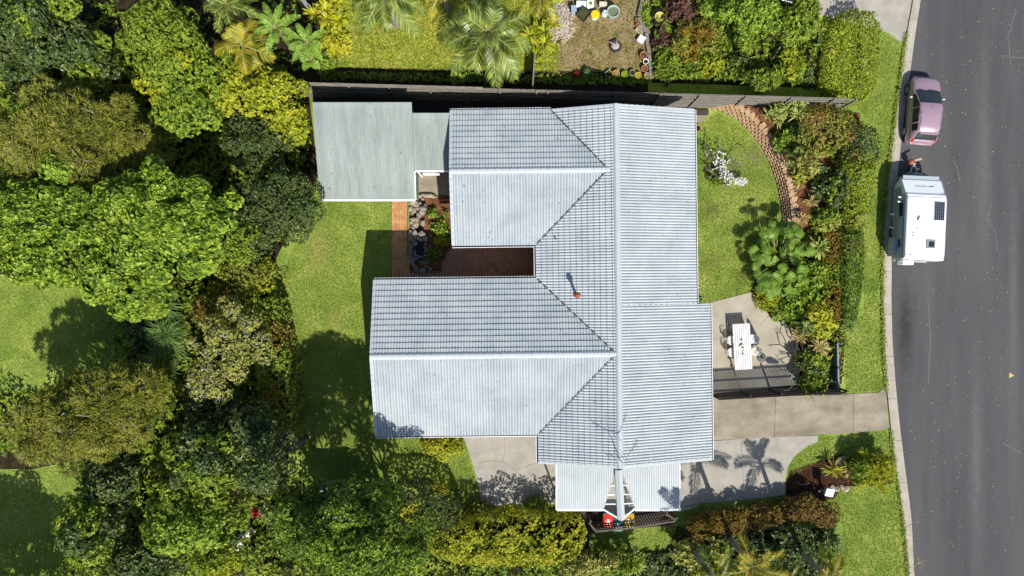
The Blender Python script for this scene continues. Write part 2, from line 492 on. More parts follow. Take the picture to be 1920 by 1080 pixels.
# concrete drives: poured slabs with open joints, each a piece
def slabs(name, mat, polys, z, joint=None):
    r = thing(name, None, None); r['kind'] = 'structure'
    for p in polys:
        mb = MB()
        pts = [Vector(W(a, b, z)) for a, b in p]
        c = sum(pts, Vector((0, 0))) / len(pts)
        pts = [q + (c - q).normalized() * 0.012 for q in pts]
        mb.prism([(q.x, q.y) for q in pts], -0.05, z)
        mb.build('concrete_slab', mat, r)
    return r
slabs('driveway', M['drive'], [
    [(1250, 746), (1454, 743), (1452, 821), (1250, 829)],
    [(1454, 743), (1584, 740), (1600, 738), (1600, 812), (1534, 815), (1452, 821)],
    [(1600, 738), (1648, 736), (1656, 727), (1662, 738), (1667, 800), (1660, 806), (1600, 812)]], 0.03)
slabs('parking_slab', M['slab'], [
    [(1268, 830), (1312, 828), (1312, 944), (1268, 953)],
    [(1312, 828), (1390, 823), (1395, 938), (1312, 944)],
    [(1390, 823), (1534, 816), (1534, 828), (1512, 838), (1490, 855), (1477, 876), (1472, 900), (1472, 928), (1395, 938)],
    [(1263, 955), (1312, 946), (1313, 948), (1275, 960)]], 0.026)
slabs('side_driveway', M['slab'], [
    [(860, 800), (1030, 800), (1030, 945), (905, 949), (893, 895), (880, 850)],
    [(1030, 800), (1268, 830), (1268, 953), (1030, 945)]], 0.022)
setting('patio', [(1290, 571), (1330, 568), (1408, 548), (1424, 560), (1428, 578), (1442, 590), (1458, 594), (1482, 616), (1496, 640), (1500, 721), (1331, 738), (1290, 740)], 0.034, M['patio'])
setting('patio_border', [(1331, 738), (1500, 721), (1575, 722), (1578, 742), (1331, 749)], 0.018, M['gapsoil'])
setting('shed_forecourt', [(760, 300), (860, 300), (860, 366), (760, 366)], 0.02, M['drive'])

# planted beds and bare earth
SOIL = [(-300, -260), (560, -260), (600, 160), (578, 165), (588, 250), (596, 330), (570, 385), (520, 480), (500, 545), (530, 640), (545, 760), (540, 880), (580, 930), (740, 935), (860, 958),
        (910, 950), (1040, 950), (1100, 960), (1105, 1010), (1110, 1300), (-300, 1300)]
setting('garden_soil', SOIL, 0.004, M['soil'])
setting('side_lawn', [(-300, 500), (120, 520), (215, 560), (235, 640), (200, 700), (120, 730), (-300, 760)], 0.008, M['lawn'])
setting('back_lawn', [(-300, 880), (60, 880), (160, 860), (170, 930), (120, 1010), (110, 1300), (-300, 1300)], 0.008, M['lawn'])
setting('house_gap_ground', [(583, 150), (1310, 150), (1306, 215), (1290, 240), (700, 260), (590, 230)], 0.006, M['gapsoil'])
setting('bottom_garden_soil', [(1270, 985), (1300, 1000), (1540, 990), (1562, 1010), (1555, 1040), (1572, 1070), (1566, 1130), (1105, 1130), (1105, 1040), (1250, 1030)], 0.004, M['soil'])
setting('mulch_bed', [(1474, 928), (1474, 900), (1482, 882), (1510, 873), (1545, 862), (1575, 852), (1600, 856), (1672, 856), (1676, 905), (1650, 912), (1580, 912), (1565, 935), (1500, 948)], 0.006, M['darkmulch'])
setting('bin_yard_ground', [(1045, 945), (1268, 945), (1258, 985), (1105, 1000), (1100, 978), (1045, 972)], 0.012, M['darkwood'])

# courtyard: clay pavers laid as bricks on a sand bed
def pavers(name, poly, mat, z, bw, bl, vertical, label_kind='stuff'):
    pts = [Vector(W(a, b, 0)) for a, b in poly]
    base = MB(); base.sheet([(p.x, p.y) for p in pts], 0.014)
    ro = base.build(name, M['joint'])
    ro['kind'] = 'structure'
    xs = [p.x for p in pts]; ys = [p.y for p in pts]
    mb = MB()
    def inside(x, y):
        c = False
        for i in range(len(pts)):
            a, b = pts[i], pts[(i + 1) % len(pts)]
            if (a.y > y) != (b.y > y) and x < (b.x - a.x) * (y - a.y) / (b.y - a.y) + a.x: c = not c
        return c
    sx, sy = (bw, bl) if vertical else (bl, bw)
    ny = int((max(ys) - min(ys)) / sy) + 1
    nx = int((max(xs) - min(xs)) / sx) + 1
    for i in range(nx + 1):
        for j in range(ny + 1):
            x = min(xs) + (i + .5) * sx; y = min(ys) + (j + .5) * sy
            if vertical and i % 2: y += sy / 2
            if not vertical and j % 2: x += sx / 2
            if not inside(x, y): continue
            h = z + random.uniform(-.002, .003)
            g = .006
            mb.add([(x - sx / 2 + g, y - sy / 2 + g, h), (x + sx / 2 - g, y - sy / 2 + g, h), (x + sx / 2 - g, y + sy / 2 - g, h), (x - sx / 2 + g, y + sy / 2 - g, h),
                    (x - sx / 2 + g, y - sy / 2 + g, .01), (x + sx / 2 - g, y - sy / 2 + g, .01), (x + sx / 2 - g, y + sy / 2 - g, .01), (x - sx / 2 + g, y + sy / 2 - g, .01)],
                   [(0, 1, 2, 3), (0, 4, 5, 1), (1, 5, 6, 2), (2, 6, 7, 3), (3, 7, 4, 0)])
    o = mb.build('paver', mat, ro)
    o['kind'] = 'stuff'
pavers('garden_path', [(735, 366), (765, 366), (766, 512), (766, 560), (735, 560)], M['paver'], .04, .148, .23, True)
pavers('courtyard_paving', [(766, 512), (828, 512), (828, 492), (848, 464), (848, 440), (1030, 440), (1030, 560), (766, 560)], M['redpaver'], .04, .115, .23, True)
setting('pond_bed', [(768, 365), (846, 365), (848, 464), (828, 492), (828, 512), (768, 512)], 0.016, M['redsoil'])

# next door stands higher, held up by the boundary fence
FA, FB = W(583, 156, 2.8), W(1590, 183.5, 2.8)          # the fence line (top edge)
def fence_y(x): return FA[1] + (FB[1] - FA[1]) * (x - FA[0]) / (FB[0] - FA[0])
ZN = 1.2
mb = MB()
x0, x1, x2 = -60, W(1532, 100, ZN)[0], W(1606, 100, 0)[0]
vs = [(x0, fence_y(x0) + .06, ZN), (x1, fence_y(x1) + .06, ZN), (x2, fence_y(x2) + .9, .01), (x2, 60, .01), (x1, 60, ZN), (x0, 60, ZN),
      (x0, fence_y(x0) + .06, -.1), (x1, fence_y(x1) + .06, -.1)]
mb.add(vs, [(0, 1, 4, 5), (1, 2, 3, 4), (0, 6, 7, 1), (1, 7, 2)])
o = mb.build('neighbour_ground', M['weeds']); o['kind'] = 'structure'
def upper(name, px, mat, dz=.006):
    return setting(name, None, ZN + dz, mat, [W(a, b, ZN + dz) for a, b in px])
upper('vegetable_plot', [(1062, -60), (1215, -60), (1222, 148), (1040, 142), (1050, 80)], M['dirt'])
upper('neighbour_bed', [(1215, -60), (1535, -60), (1535, 165), (1222, 155)], M['soil'], .005)
upper('palm_grove_soil', [(-200, -60), (610, -60), (600, 60), (585, 120), (590, 165), (-200, 150)], M['soil'], .005)
upper('fence_foot_strip', [(560, 124), (1215, 136), (1215, 175), (560, 168)], M['soil'], .01)  # darker strip along the foot of the boundary fence
setting('neighbour_driveway', None, .02, M['slab'], [W(1640, -80, .02), W(1728, -80, .02), W(1712, 0, .02), W(1698, 70, .02), W(1690, 80, .02), W(1668, 62, .02), W(1640, 55, .02)])
mb = MB()
mb.add([(*W(1532, -80, 1.2), 1.215), (*W(1640, -80, .02), .025), (*W(1640, 55, .02), .025), (*W(1532, 26, 1.2), 1.215)], [(0, 1, 2, 3)])
o = mb.build('neighbour_driveway', M['slab']); o['kind'] = 'structure'

# terraced front bed held by the curved block wall
WALL = [(1290, 193), (1320, 197), (1352, 206), (1382, 222), (1408, 246), (1430, 276), (1446, 308), (1458, 342), (1466, 378), (1470, 420)]
wall_w = [Vector(W(a, b, 0)) for a, b in WALL]
def wall_point(s):
    return lerp_poly(wall_w, s)
mb = MB()
NX, NY = 46, 60
bx0, bx1, by0, by1 = W(1285, 0)[0], W(1612, 0)[0], W(0, 470)[1], W(0, 150)[1]
def wall_dist(x, y):
    """signed distance to the wall, positive on the bed's side"""
    best, sg = 1e9, 1
    p = Vector((x, y))
    for a, b in zip(wall_w[:-1], wall_w[1:]):
        ab = b - a
        t = max(0, min(1, (p - a).dot(ab) / ab.length_squared))
        d = (a + ab * t - p).length
        if d < best:
            best = d; sg = 1 if (ab.x * (p.y - a.y) - ab.y * (p.x - a.x)) > 0 else -1
    return best * sg
def bed_z(x, y):
    d = wall_dist(x, y)
    if d < .42: return 0.0
    e = max(0.0, min(1.0, (W(1600, 0)[0] - x) / 3.2))
    s = max(0.0, min(1.0, (y - W(0, 462)[1]) / 1.6))
    return .92 * e * e * (3 - 2 * e) * s
grid = {}
for j in range(NY + 1):
    for i in range(NX + 1):
        x = bx0 + (bx1 - bx0) * i / NX; y = by0 + (by1 - by0) * j / NY
        if y > fence_y(x) - .1: y = fence_y(x) - .1
        d = wall_dist(x, y)
        if d < .3: continue
        grid[(i, j)] = len(mb.v)
        mb.v.append((x, y, .01 + max(bed_z(x, y), .86 if (d < .5 and bed_z(x + .3, y) > .5) else 0) + random.uniform(-.03, .03)))
for j in range(NY):
    for i in range(NX):
        k = [(i, j), (i + 1, j), (i + 1, j + 1), (i, j + 1)]
        if all(q in grid for q in k):
            mb.f.append(tuple(grid[q] for q in k)); mb.m.append(0)
o = mb.build('raised_garden_bed', M['redsoil']); o['kind'] = 'structure'
setting('front_bed_soil', [(1470, 420), (1585, 420), (1585, 640), (1578, 720), (1500, 721), (1496, 640), (1482, 616), (1458, 594), (1442, 590), (1424, 560), (1408, 548), (1420, 520), (1440, 470)], .007, M['darkmulch'])

# the block wall itself: five stepped courses, every block a piece of its own
rw = thing('block_retaining_wall', 'curved tan block retaining wall stepping back between front lawn and raised bed', 'retaining wall')
bm = bmesh.new()
prof = [(-.145, -.10), (.145, -.10), (.12, .11), (-.12, .11)]
mbk = MB()
mbk.prism([(-.15, -.09), (-.10, -.13), (.10, -.13), (.15, -.09), (.11, .15), (-.11, .15)], 0, .17)
block_me = mbk.mesh('block', [M['block']])
dl = [0]
for a, b in zip(wall_w[:-1], wall_w[1:]): dl.append(dl[-1] + (b - a).length)
LW = dl[-1]
for c in range(5):
    n = int(LW / .335)
    for i in range(n):
        t = (i + .5 + (.5 if c % 2 else 0)) / n
        if t > .985: continue
        p = wall_point(t); q = wall_point(min(1, t + .01)); r_ = wall_point(max(0, t - .01))
        tan = (q - r_).normalized()
        nrm = Vector((-tan.y, tan.x))          # towards the bed
        pos = p + nrm * (.05 + c * .055)
        rz = math.atan2(tan.y, tan.x)
        o = link('block', block_me, rw)
        o.location = (pos.x, pos.y, c * .18 + random.uniform(0, .006))
        o.rotation_euler = (0, 0, rz + random.uniform(-.05, .05))
for i in range(int(LW / .36)):                 # capping blocks, laid level on top
    t = (i + .5) / int(LW / .36)
    p = wall_point(t); q = wall_point(min(1, t + .01)); r_ = wall_point(max(0, t - .01))
    tan = (q - r_).normalized(); nrm = Vector((-tan.y, tan.x))
    pos = p + nrm * .38
    o = link('capping_block', block_me, rw)
    o.location = (pos.x, pos.y, .76 + random.uniform(0, .03))
    o.rotation_euler = (0, 0, math.atan2(tan.y, tan.x) + random.uniform(-.06, .06))
    o.scale = (1.1, 1.25, .9)

# ------------------------------------------------------------------ the house
HR = 0.0117
house = thing('house', 'sprawling house under a pale blue grey tiled roof with three gabled wings', 'house', (0, 0, 0), HR)
def w2l(x, y):
    c, s = math.cos(HR), math.sin(HR)
    return (x * c + y * s, -x * s + y * c)
RX, TANW = 5.52, .30
def z_main_w(x): return 3.41 + TANW * (x - 1.35)
def z_main_e(x): return z_main_w(RX) - TANW * (x - RX)
ZR = z_main_w(RX)
roof = link('roof', None, house)
def slope_def(poly, zf, down, eave_at):
    return dict(poly=poly, z=zf, down=Vector(down), eave=eave_at)
NWR, NWN, NWS = (6.15, 4.53), (9.5, 3.66), (2.35, 3.41)
SWR, SWN, SWS = (-3.49, 4.62), (.48, 3.41), (-7.86, 3.41)
def lin(a, b): return lambda x, y: a[1] + (b[1] - a[1]) * (y - a[0]) / (b[0] - a[0])
YN, YS = 9.52, -9.45
SL = [
    slope_def([(RX, -.98), (9.9, -.98), (9.9, YN), (RX, YN)], lambda x, y: z_main_e(x), (1, 0), 9.9),
    slope_def([(RX, YS), (10.7, YS), (10.7, -.98), (RX, -.98)], lambda x, y: z_main_e(x), (1, 0), 10.7),
    slope_def([(2.17, NWN[0]), (5.09, NWR[0]), (RX, NWR[0]), (RX, YN), (2.17, YN)], lambda x, y: z_main_w(x), (-1, 0), 1.35),
    slope_def([(1.35, NWS[0]), (1.35, SWN[0]), (5.39, SWR[0]), (RX, SWR[0]), (RX, NWR[0]), (5.09, NWR[0])], lambda x, y: z_main_w(x), (-1, 0), 1.35),
    slope_def([(1.35, SWS[0]), (1.35, YS), (RX, YS), (RX, SWR[0]), (5.39, SWR[0])], lambda x, y: z_main_w(x), (-1, 0), 1.35),
    slope_def([(-3.2, NWN[0]), (-3.2, NWR[0]), (5.09, NWR[0]), (2.17, NWN[0])], lin(NWR, NWN), (0, 1), NWN[0]),
    slope_def([(-3.2, NWS[0]), (1.35, NWS[0]), (5.09, NWR[0]), (-3.2, NWR[0])], lin(NWR, NWS), (0, -1), NWS[0]),
    slope_def([(-7.45, SWN[0]), (-7.45, SWR[0]), (5.39, SWR[0]), (1.35, SWN[0])], lin(SWR, SWN), (0, 1), SWN[0]),
    slope_def([(-7.45, SWS[0]), (1.35, SWS[0]), (5.39, SWR[0]), (-7.45, SWR[0])], lin(SWR, SWS), (0, -1), SWS[0]),
]
TW, TG = .306, .318
def tile_mesh():
    prof = []
    for r in range(2):
        o = r * TW / 2
        prof += [(o, -.034), (o + .014, -.030), (o + .030, .006), (o + .0765, .020), (o + .123, .006), (o + .139, -.030)]
    prof.append((TW - .004, -.034))
    vs, fs = [], []
    for v, lift in ((0.0, .058), (TG + .05, -.002)):
        for u, z in prof: vs.append((u, v, z + lift))
    n = len(prof)
    for i in range(n - 1): fs.append((i, i + 1, n + i + 1, n + i))
    for u, z in prof: vs.append((u, .006, z + .058 - .06))
    for i in range(n - 1): fs.append((2 * n + i, 2 * n + i + 1, i + 1, i))
    return vs, fs
TV, TF = tile_mesh()
mb = MB(); mb.add(TV, TF)
tile_me = mb.mesh('tile', [M['tile']])
def pin(poly, x, y, grow=0.0):
    n = len(poly); s = None
    for i in range(n):
        a, b = poly[i], poly[(i + 1) % n]
        ex, ey = b[0] - a[0], b[1] - a[1]
        l = math.hypot(ex, ey)
        if l < 1e-6: continue
        c = (ex * (y - a[1]) - ey * (x - a[0])) / l
        if c < -grow: return False
    return True
full_tiles, clip = [], MB()
under = MB()
clipped_all = MB()
for s in SL:
    down = s['down']; zf = s['z']; poly3 = [Vector((x, y, zf(x, y))) for x, y in s['poly']]
    g = zf(down.x, down.y) - zf(0, 0)
    v_ax = Vector((-down.x, -down.y, -g)).normalized()
    if down.x > 0: u_ax = Vector((0, 1, 0))
    elif down.x < 0: u_ax = Vector((0, -1, 0))
    elif down.y > 0: u_ax = Vector((-1, 0, 0))
    else: u_ax = Vector((1, 0, 0))
    nrm = u_ax.cross(v_ax).normalized()
    if down.x != 0: O = Vector((s['eave'], 0, zf(s['eave'], 0)))
    else: O = Vector((0, s['eave'], zf(0, s['eave'])))
    uv = [((p - O).dot(u_ax), (p - O).dot(v_ax)) for p in poly3]
    a = sum(uv[i][0] * uv[(i + 1) % len(uv)][1] - uv[(i + 1) % len(uv)][0] * uv[i][1] for i in range(len(uv)))
    if a < 0: uv.reverse()
    under.add([p - nrm * .05 for p in poly3], [tuple(range(len(poly3)))])
    u0 = min(p[0] for p in uv); u1 = max(p[0] for p in uv); v1 = max(p[1] for p in uv); v0 = min(p[1] for p in uv)
    loc = MB()
    jr = random.Random(3)
    for j in range(int((v0) / TG) - 1, int(v1 / TG) + 1):
        for i in range(int((u1 - u0) / TW) + 1):
            u = u0 + i * TW; v = j * TG - .04
            cs = [(u + .01, v + .06), (u + TW - .01, v + .06), (u + TW - .01, v + TG - .01), (u + .01, v + TG - .01)]
            ins = [pin(uv, *c) for c in cs]
            if not any(ins) and not pin(uv, u + TW / 2, v + TG / 2): continue
            dz = jr.uniform(-.004, .004); rot = jr.uniform(-.008, .008)
            base = O + u_ax * u + v_ax * v + nrm * dz
            if all(ins):
                R = Matrix((u_ax, v_ax, nrm)).transposed().to_4x4() @ Matrix.Rotation(rot, 4, 'Z')
                full_tiles.append(Matrix.Translation(base) @ R)
            else:
                loc.add([(u + x, v + y, z + dz) for x, y, z in TV], TF)
    # cut the edge tiles along hips, valleys and verges
    bmm = bmesh.new()
    vv = [bmm.verts.new(p) for p in loc.v]
    for f in loc.f: bmm.faces.new([vv[i] for i in f])
    for i in range(len(uv)):
        p, q = uv[i], uv[(i + 1) % len(uv)]
        ex, ey = q[0] - p[0], q[1] - p[1]
        l = math.hypot(ex, ey)
        if l < 1e-6: continue
        n2 = Vector((ey / l, -ex / l, 0))          # outward of a counter-clockwise polygon
        gx = .045 if (abs(ey / l) < .02 and p[1] < .1) else 0.0
        bmesh.ops.bisect_plane(bmm, geom=bmm.verts[:] + bmm.edges[:] + bmm.faces[:], dist=1e-5,
                               plane_co=Vector((p[0], p[1], 0)) + n2 * gx, plane_no=n2, clear_outer=True)
    bmm.verts.ensure_lookup_table(); bmm.verts.index_update()
    clipped_all.add([O + u_ax * w.co.x + v_ax * w.co.y + nrm * w.co.z for w in bmm.verts], [tuple(w.index for w in f.verts) for f in bmm.faces])
    bmm.free()
roof_new = under.mesh('roof', [M['underlay']])
bpy.data.objects.remove(roof)
roof = link('roof', roof_new, house)
camv = Vector((0, 0, CAM_H))
def shows(m):
    p = m @ Vector((TW / 2, TG / 2, 0)); d = camv - p
    return (m.to_3x3() @ Vector((0, 0, 1))).dot(d.normalized()) / d.length_squared
full_tiles.sort(key=shows, reverse=True)
for m in full_tiles[:300]: link('tile', tile_me, roof, mat4=m)
tv = np.array(TV + []); rest = full_tiles[300:]
allv = np.concatenate([(np.array(m.to_3x3()) @ tv.T).T + np.array(m.translation) for m in rest])
me = np_mesh('tile_field', allv, len(TV), TF, M['tile'])
o = link('tile_field', me, roof); o['kind'] = 'stuff'
o = clipped_all.build('cut_tile', M['tile'], roof); o['kind'] = 'stuff'

# ridge caps, verge caps, valley flashings, gutters
capm = MB()
capm.add([(-.20, 0, -.085), (-.15, 0, -.01), (-.06, 0, .055), (.06, 0, .055), (.15, 0, -.01), (.20, 0, -.085),
          (-.18, .42, -.095), (-.135, .42, -.02), (-.055, .42, .042), (.055, .42, .042), (.135, .42, -.02), (.18, .42, -.095)],
         [(i, i + 1, i + 7, i + 6) for i in range(5)] + [(5, 4, 3, 2, 1, 0)])
cap_me = capm.mesh('ridge_tile', [M['cap']])
def ridge(p, q):
    p, q = Vector(p), Vector(q)
    d = (q - p); L = d.length; d.normalize()
    n = max(1, round(L / .40))
    rz = math.atan2(-d.x, d.y)
    for i in range(n):
        o = link('ridge_tile', cap_me, roof)
        o.location = p + d * (L * i / n)
        o.rotation_euler = (0, 0, rz + random.uniform(-.006, .006))
        o.scale = (1, L / n / .40, 1)
ridge((RX, YS, ZR + .05), (RX, YN, ZR + .05))
ridge((-3.2, NWR[0], NWR[1] + .05), (5.15, NWR[0], NWR[1] + .05))
ridge((-7.45, SWR[0], SWR[1] + .05), (5.45, SWR[0], SWR[1] + .05))
vm = MB()
vm.add([(-.02, 0, .055), (.15, 0, .062), (-.02, 0, -.15), (-.02, .36, .035), (.15, .36, .042), (-.02, .36, -.17), (.15, 0, .02)],
       [(0, 1, 4, 3), (2, 0, 3, 5), (0, 2, 6, 1)])
verge_me = vm.mesh('verge_tile', [M['cap']])
vm2 = MB(); vm2.add([(-x, y, z) for x, y, z in vm.v], [tuple(reversed(f)) for f in vm.f])
verge_me2 = vm2.mesh('verge_tile', [M['cap']])
def verge(p, q, inward):
    """caps up the gable edge from eave p to ridge q; inward = horizontal direction into the roof"""
    p, q, inw = Vector(p), Vector(q), Vector(inward)
    d = (q - p); L = d.length; d.normalize()
    n = round(L / TG)
    side = d.cross(Vector((0, 0, 1))).normalized()
    up = inw.cross(d) if inw.cross(d).z > 0 else d.cross(inw)
    flip = inw.cross(d).z < 0
    for i in range(n):
        R = Matrix((inw if not flip else -inw, d, up)).transposed().to_4x4()
        link('verge_tile', verge_me2 if flip else verge_me, roof, mat4=Matrix.Translation(p + d * (L * i / n)) @ R @ Matrix.Scale(L / n / TG, 4, Vector((0, 1, 0))))
verge((9.9, YN, z_main_e(9.9)), (RX, YN, ZR), (0, -1, 0))
verge((2.17, YN, z_main_w(2.17)), (RX, YN, ZR), (0, -1, 0))
verge((10.7, YS, z_main_e(10.7)), (RX, YS, ZR), (0, 1, 0))
verge((1.35, YS, 3.41), (RX, YS, ZR), (0, 1, 0))
verge((-3.2, NWN[0], NWN[1]), (-3.2, NWR[0], NWR[1]), (1, 0, 0))
verge((-3.2, NWS[0], NWS[1]), (-3.2, NWR[0], NWR[1]), (1, 0, 0))
verge((-7.45, SWN[0], SWN[1]), (-7.45, SWR[0], SWR[1]), (1, 0, 0))
verge((-7.45, SWS[0], SWS[1]), (-7.45, SWR[0], SWR[1]), (1, 0, 0))
M['flash'] = plain('dark_valley_flashing', (.06, .065, .07), .5)
for p, q in (((2.17, NWN[0], 3.66), (5.09, NWR[0], 4.53)), ((1.35, NWS[0], 3.41), (5.09, NWR[0], 4.53)),
             ((1.35, SWN[0], 3.41), (5.39, SWR[0], 4.62)), ((1.35, SWS[0], 3.41), (5.39, SWR[0], 4.62))):
    b = MB(); b.bar((p[0], p[1], p[2] + .045), (q[0], q[1], q[2] + .045), .075, .05)
    b.build('valley_flashing', M['flash'], roof)
def gutter(p, q, out, parent=house):
    p, q, o_ = Vector(p), Vector(q), Vector(out)
    b = MB()
    a1, a2 = p + o_ * .02, q + o_ * .02
    b1, b2 = p + o_ * .13, q + o_ * .13
    dn, up = Vector((0, 0, -.14)), Vector((0, 0, -.05))
    b.add([a1 + up, a2 + up, a1 + dn, a2 + dn, b1 + dn, b2 + dn, b1 + up, b2 + up, b1 + up + o_ * .022, b2 + up + o_ * .022, b1 + dn + o_ * .022, b2 + dn + o_ * .022],
          [(0, 1, 3, 2), (2, 3, 5, 4), (4, 5, 7, 6), (6, 7, 9, 8), (8, 9, 11, 10), (10, 11, 3, 2)])
    b.build('gutter', M['white'], parent)
gutter((9.9, YN, z_main_e(9.9)), (9.9, -.98, z_main_e(9.9)), (1, 0, 0))
gutter((10.7, -.98, z_main_e(10.7)), (10.7, YS, z_main_e(10.7)), (1, 0, 0))
gutter((-3.2, NWN[0], NWN[1]), (2.17, NWN[0], NWN[1]), (0, 1, 0))
gutter((-3.2, NWS[0], NWS[1]), (1.35, NWS[0], NWS[1]), (0, -1, 0))
gutter((-7.45, SWN[0], SWN[1]), (1.35, SWN[0], SWN[1]), (0, 1, 0))
gutter((-7.45, SWS[0], SWS[1]), (1.35, SWS[0], SWS[1]), (0, -1, 0))
gutter((1.35, NWS[0] - .15, 3.41), (1.35, SWN[0] + .15, 3.41), (-1, 0, 0))
gutter((1.35, SWS[0] - .15, 3.41), (1.35, YS, 3.41), (-1, 0, 0))

# walls with gable ends, inset under the eaves
wl = MB()
def wall_block(x0, x1, y0, y1, z):
    wl.prism([(x0, y0), (x1, y0), (x1, y1), (x0, y1)], 0, z)
wall_block(1.85, 9.3, YS + .45, YN - .45, 3.2)
wall_block(9.3, 10.2, YS + .45, -1.45, 2.8)
wall_block(-2.75, 1.85, NWS[0] + .5, NWN[0] - .5, 3.2)
wall_block(-7.0, 1.85, SWS[0] + .5, SWN[0] - .5, 3.2)
def gable(pts, d, t=.2):
    d = Vector(d)
    a = [Vector(p) for p in pts]; b = [p + d * t for p in a]
    wl.add(a + b, [(0, 1, 2), (5, 4, 3), (0, 3, 4, 1), (1, 4, 5, 2), (2, 5, 3, 0)])
gable([(2.0, YN - .46, 3.2), (9.3, YN - .46, 3.2), (RX, YN - .46, ZR - .3)], (0, -1, 0))
gable([(2.0, YS + .46, 3.2), (9.6, YS + .46, 3.2), (RX, YS + .46, ZR - .3)], (0, 1, 0))
gable([(-2.74, NWS[0] + .6, 3.2), (-2.74, NWN[0] - .6, 3.2), (-2.74, NWR[0], NWR[1] - .3)], (1, 0, 0))
gable([(-6.99, SWS[0] + .6, 3.2), (-6.99, SWN[0] - .6, 3.2), (-6.99, SWR[0], SWR[1] - .3)], (1, 0, 0))
wl.build('wall', M['brick'], house)
def house_window(c, nrm, w, h):
    c, nrm = Vector(c), Vector(nrm)
    t = Vector((-nrm.y, nrm.x, 0))
    b = MB()
    for s in (-1, 1):
        b.bar(c + t * s * w / 2 - Vector((0, 0, h / 2)) + nrm * .03, c + t * s * w / 2 + Vector((0, 0, h / 2)) + nrm * .03, .06, .08)
        b.bar(c - t * (w / 2 - .03) + Vector((0, 0, s * h / 2)) + nrm * .03, c + t * (w / 2 - .03) + Vector((0, 0, s * h / 2)) + nrm * .03, .08, .06)
    f = b.build('window', M['white'], house)
    g = MB(); g.bar(c - t * (w / 2 - .03) + nrm * .015, c + t * (w / 2 - .03) + nrm * .015, .02, h - .06)
    g.build('pane', M['glass'], f)
for y in (6.8, 3.2): house_window((9.3, y, 1.7), (1, 0, 0), 1.8, 1.3)
for y in (-3.2,): house_window((10.2, y, 1.3), (1, 0, 0), 1.8, 1.9)
house_window((-7.0, -3.5, 1.8), (-1, 0, 0), 2.0, 1.3)
house_window((-3.5, -7.36, 1.8), (0, -1, 0), 1.6, 1.2)
house_window((-2.5, .12, 1.7), (0, 1, 0), 1.8, 1.9)

# vent pipe with flared cowl on the courtyard slope
vx, vy = w2l(*W(1081, 553, 4.4)); vz = z_main_w(vx)
b = MB()
b.lathe((vx, vy, vz - .05), [(.17, 0), (.15, .08), (.075, .12), (.07, .98)], 14)
b.lathe((vx, vy, vz + .88), [(.07, 0), (.13, .05), (.16, .18), (.12, .30), (.03, .36)], 14)
vp = b.build('vent_pipe', plain('rusty_terracotta_pipe', (.33, .07, .025), .7), house)
b = MB()
b.tube([(w2l(*W(1040, 443, 4.1)) + (z_main_w(w2l(*W(1040, 443, 4.1))[0]) + .02,)), (w2l(*W(1043, 449, 4.1)) + (z_main_w(w2l(*W(1043, 449, 4.1))[0]) + .28,))], .035, 8)
b.build('pipe_stub', M['antenna'], house)

# TV antenna standing on the south ridge
ax, ay = W(1163, 862, 5.2)
an = thing('tv_antenna', 'spindly grey television antenna with cranked boom on the south ridge end', 'antenna', (ax, ay, ZR + .05))
b = MB(); b.tube([(0, 0, -.05), (0.0, 0, 1.15)], .022, 6); b.build('mast', M['antenna'], an)
bo = MB(); bo.tube([(-.85, .45, 1.12), (-.2, .28, 1.1), (.25, .32, 1.1), (.55, .75, 1.12), (.75, 1.15, 1.14)], .02, 6)
boom = bo.build('boom', M['antenna'], an)
for t in (-.75, -.5, -.25, 0, .2):
    e = MB(); L_ = .42 - .12 * abs(t)
    c = Vector((t, .30 - .1 * t, 1.12)); dd = Vector((.62, -.78, 0)) * L_
    e.tube([c - dd, c + dd], .009, 4); e.build('element', M['antenna'], boom)
for t in (.45, .62, .74):
    e = MB(); c = Vector((t, .32 + (t - .25) * 1.65, 1.14)); dd = Vector((.86, -.5, 0)) * .14
    e.tube([c - dd, c + dd], .009, 4); e.build('element', M['antenna'], boom)
b = MB(); b.tube([(.05, -.1, 0.02), (.25, -.75, -1.2)], .01, 4); b.build('stay_wire', M['white'], an)

# ------------------------------------------------------------------ corrugated roofs
def corrugated(mb, x0, x1, y0, y1, zf, pitch=.125, h=.028, cut=None):
    n = int((x1 - x0) / pitch)
    p = (x1 - x0) / n
    prof = []
    for i in range(n):
        prof += [(x0 + i * p, 0), (x0 + i * p + p * .50, 0), (x0 + i * p + p * .62, h), (x0 + i * p + p * .88, h)]
    prof.append((x1, 0))
    vs = []
    for y in (y0, y1):
        for x, dz in prof: vs.append((x, y, zf(x, y) + dz))
    k = len(prof)
    mb.add(vs, [(i, i + 1, k + i + 1, k + i) for i in range(k - 1)])

# garden shed with a lower lean-to joined to the house
sx0, sy0 = W(601, 374, 2.5); sx1, sy1 = W(772, 192, 3.9)
sx0 = -10.60
shed = thing('garden_shed', 'large shed with a faded green ribbed metal roof beside the back lawn', 'shed', ((sx0 + sx1) / 2, (sy0 + sy1) / 2, 0))
zs = lambda x, y: 2.5 + (y - sy0) * 1.4 / (sy1 - sy0)
b = MB(); corrugated(b, sx0, sx1, sy0, sy1 - .15, zs); rs = b.build('roof_sheet', M['greensheet'], shed, world=True)
b = MB(); b.add([(sx0, sy1 - .3, zs(0, sy1 - .3) + .045), (sx1, sy1 - .3, zs(0, sy1 - .3) + .045), (sx1, sy1, zs(0, sy1) + .03), (sx0, sy1, zs(0, sy1) + .03), (sx0, sy1, zs(0, sy1) - .14), (sx1, sy1, zs(0, sy1) - .14)],
                [(0, 1, 2, 3), (3, 2, 5, 4)]); b.build('ridge_flashing', M['greensheet'], shed, world=True)
b = MB(); b.prism([(sx0 + .12, sy0 + .25), (sx1 - .12, sy0 + .25), (sx1 - .12, sy1 - .12), (sx0 + .12, sy1 - .12)], 0, 2.44)
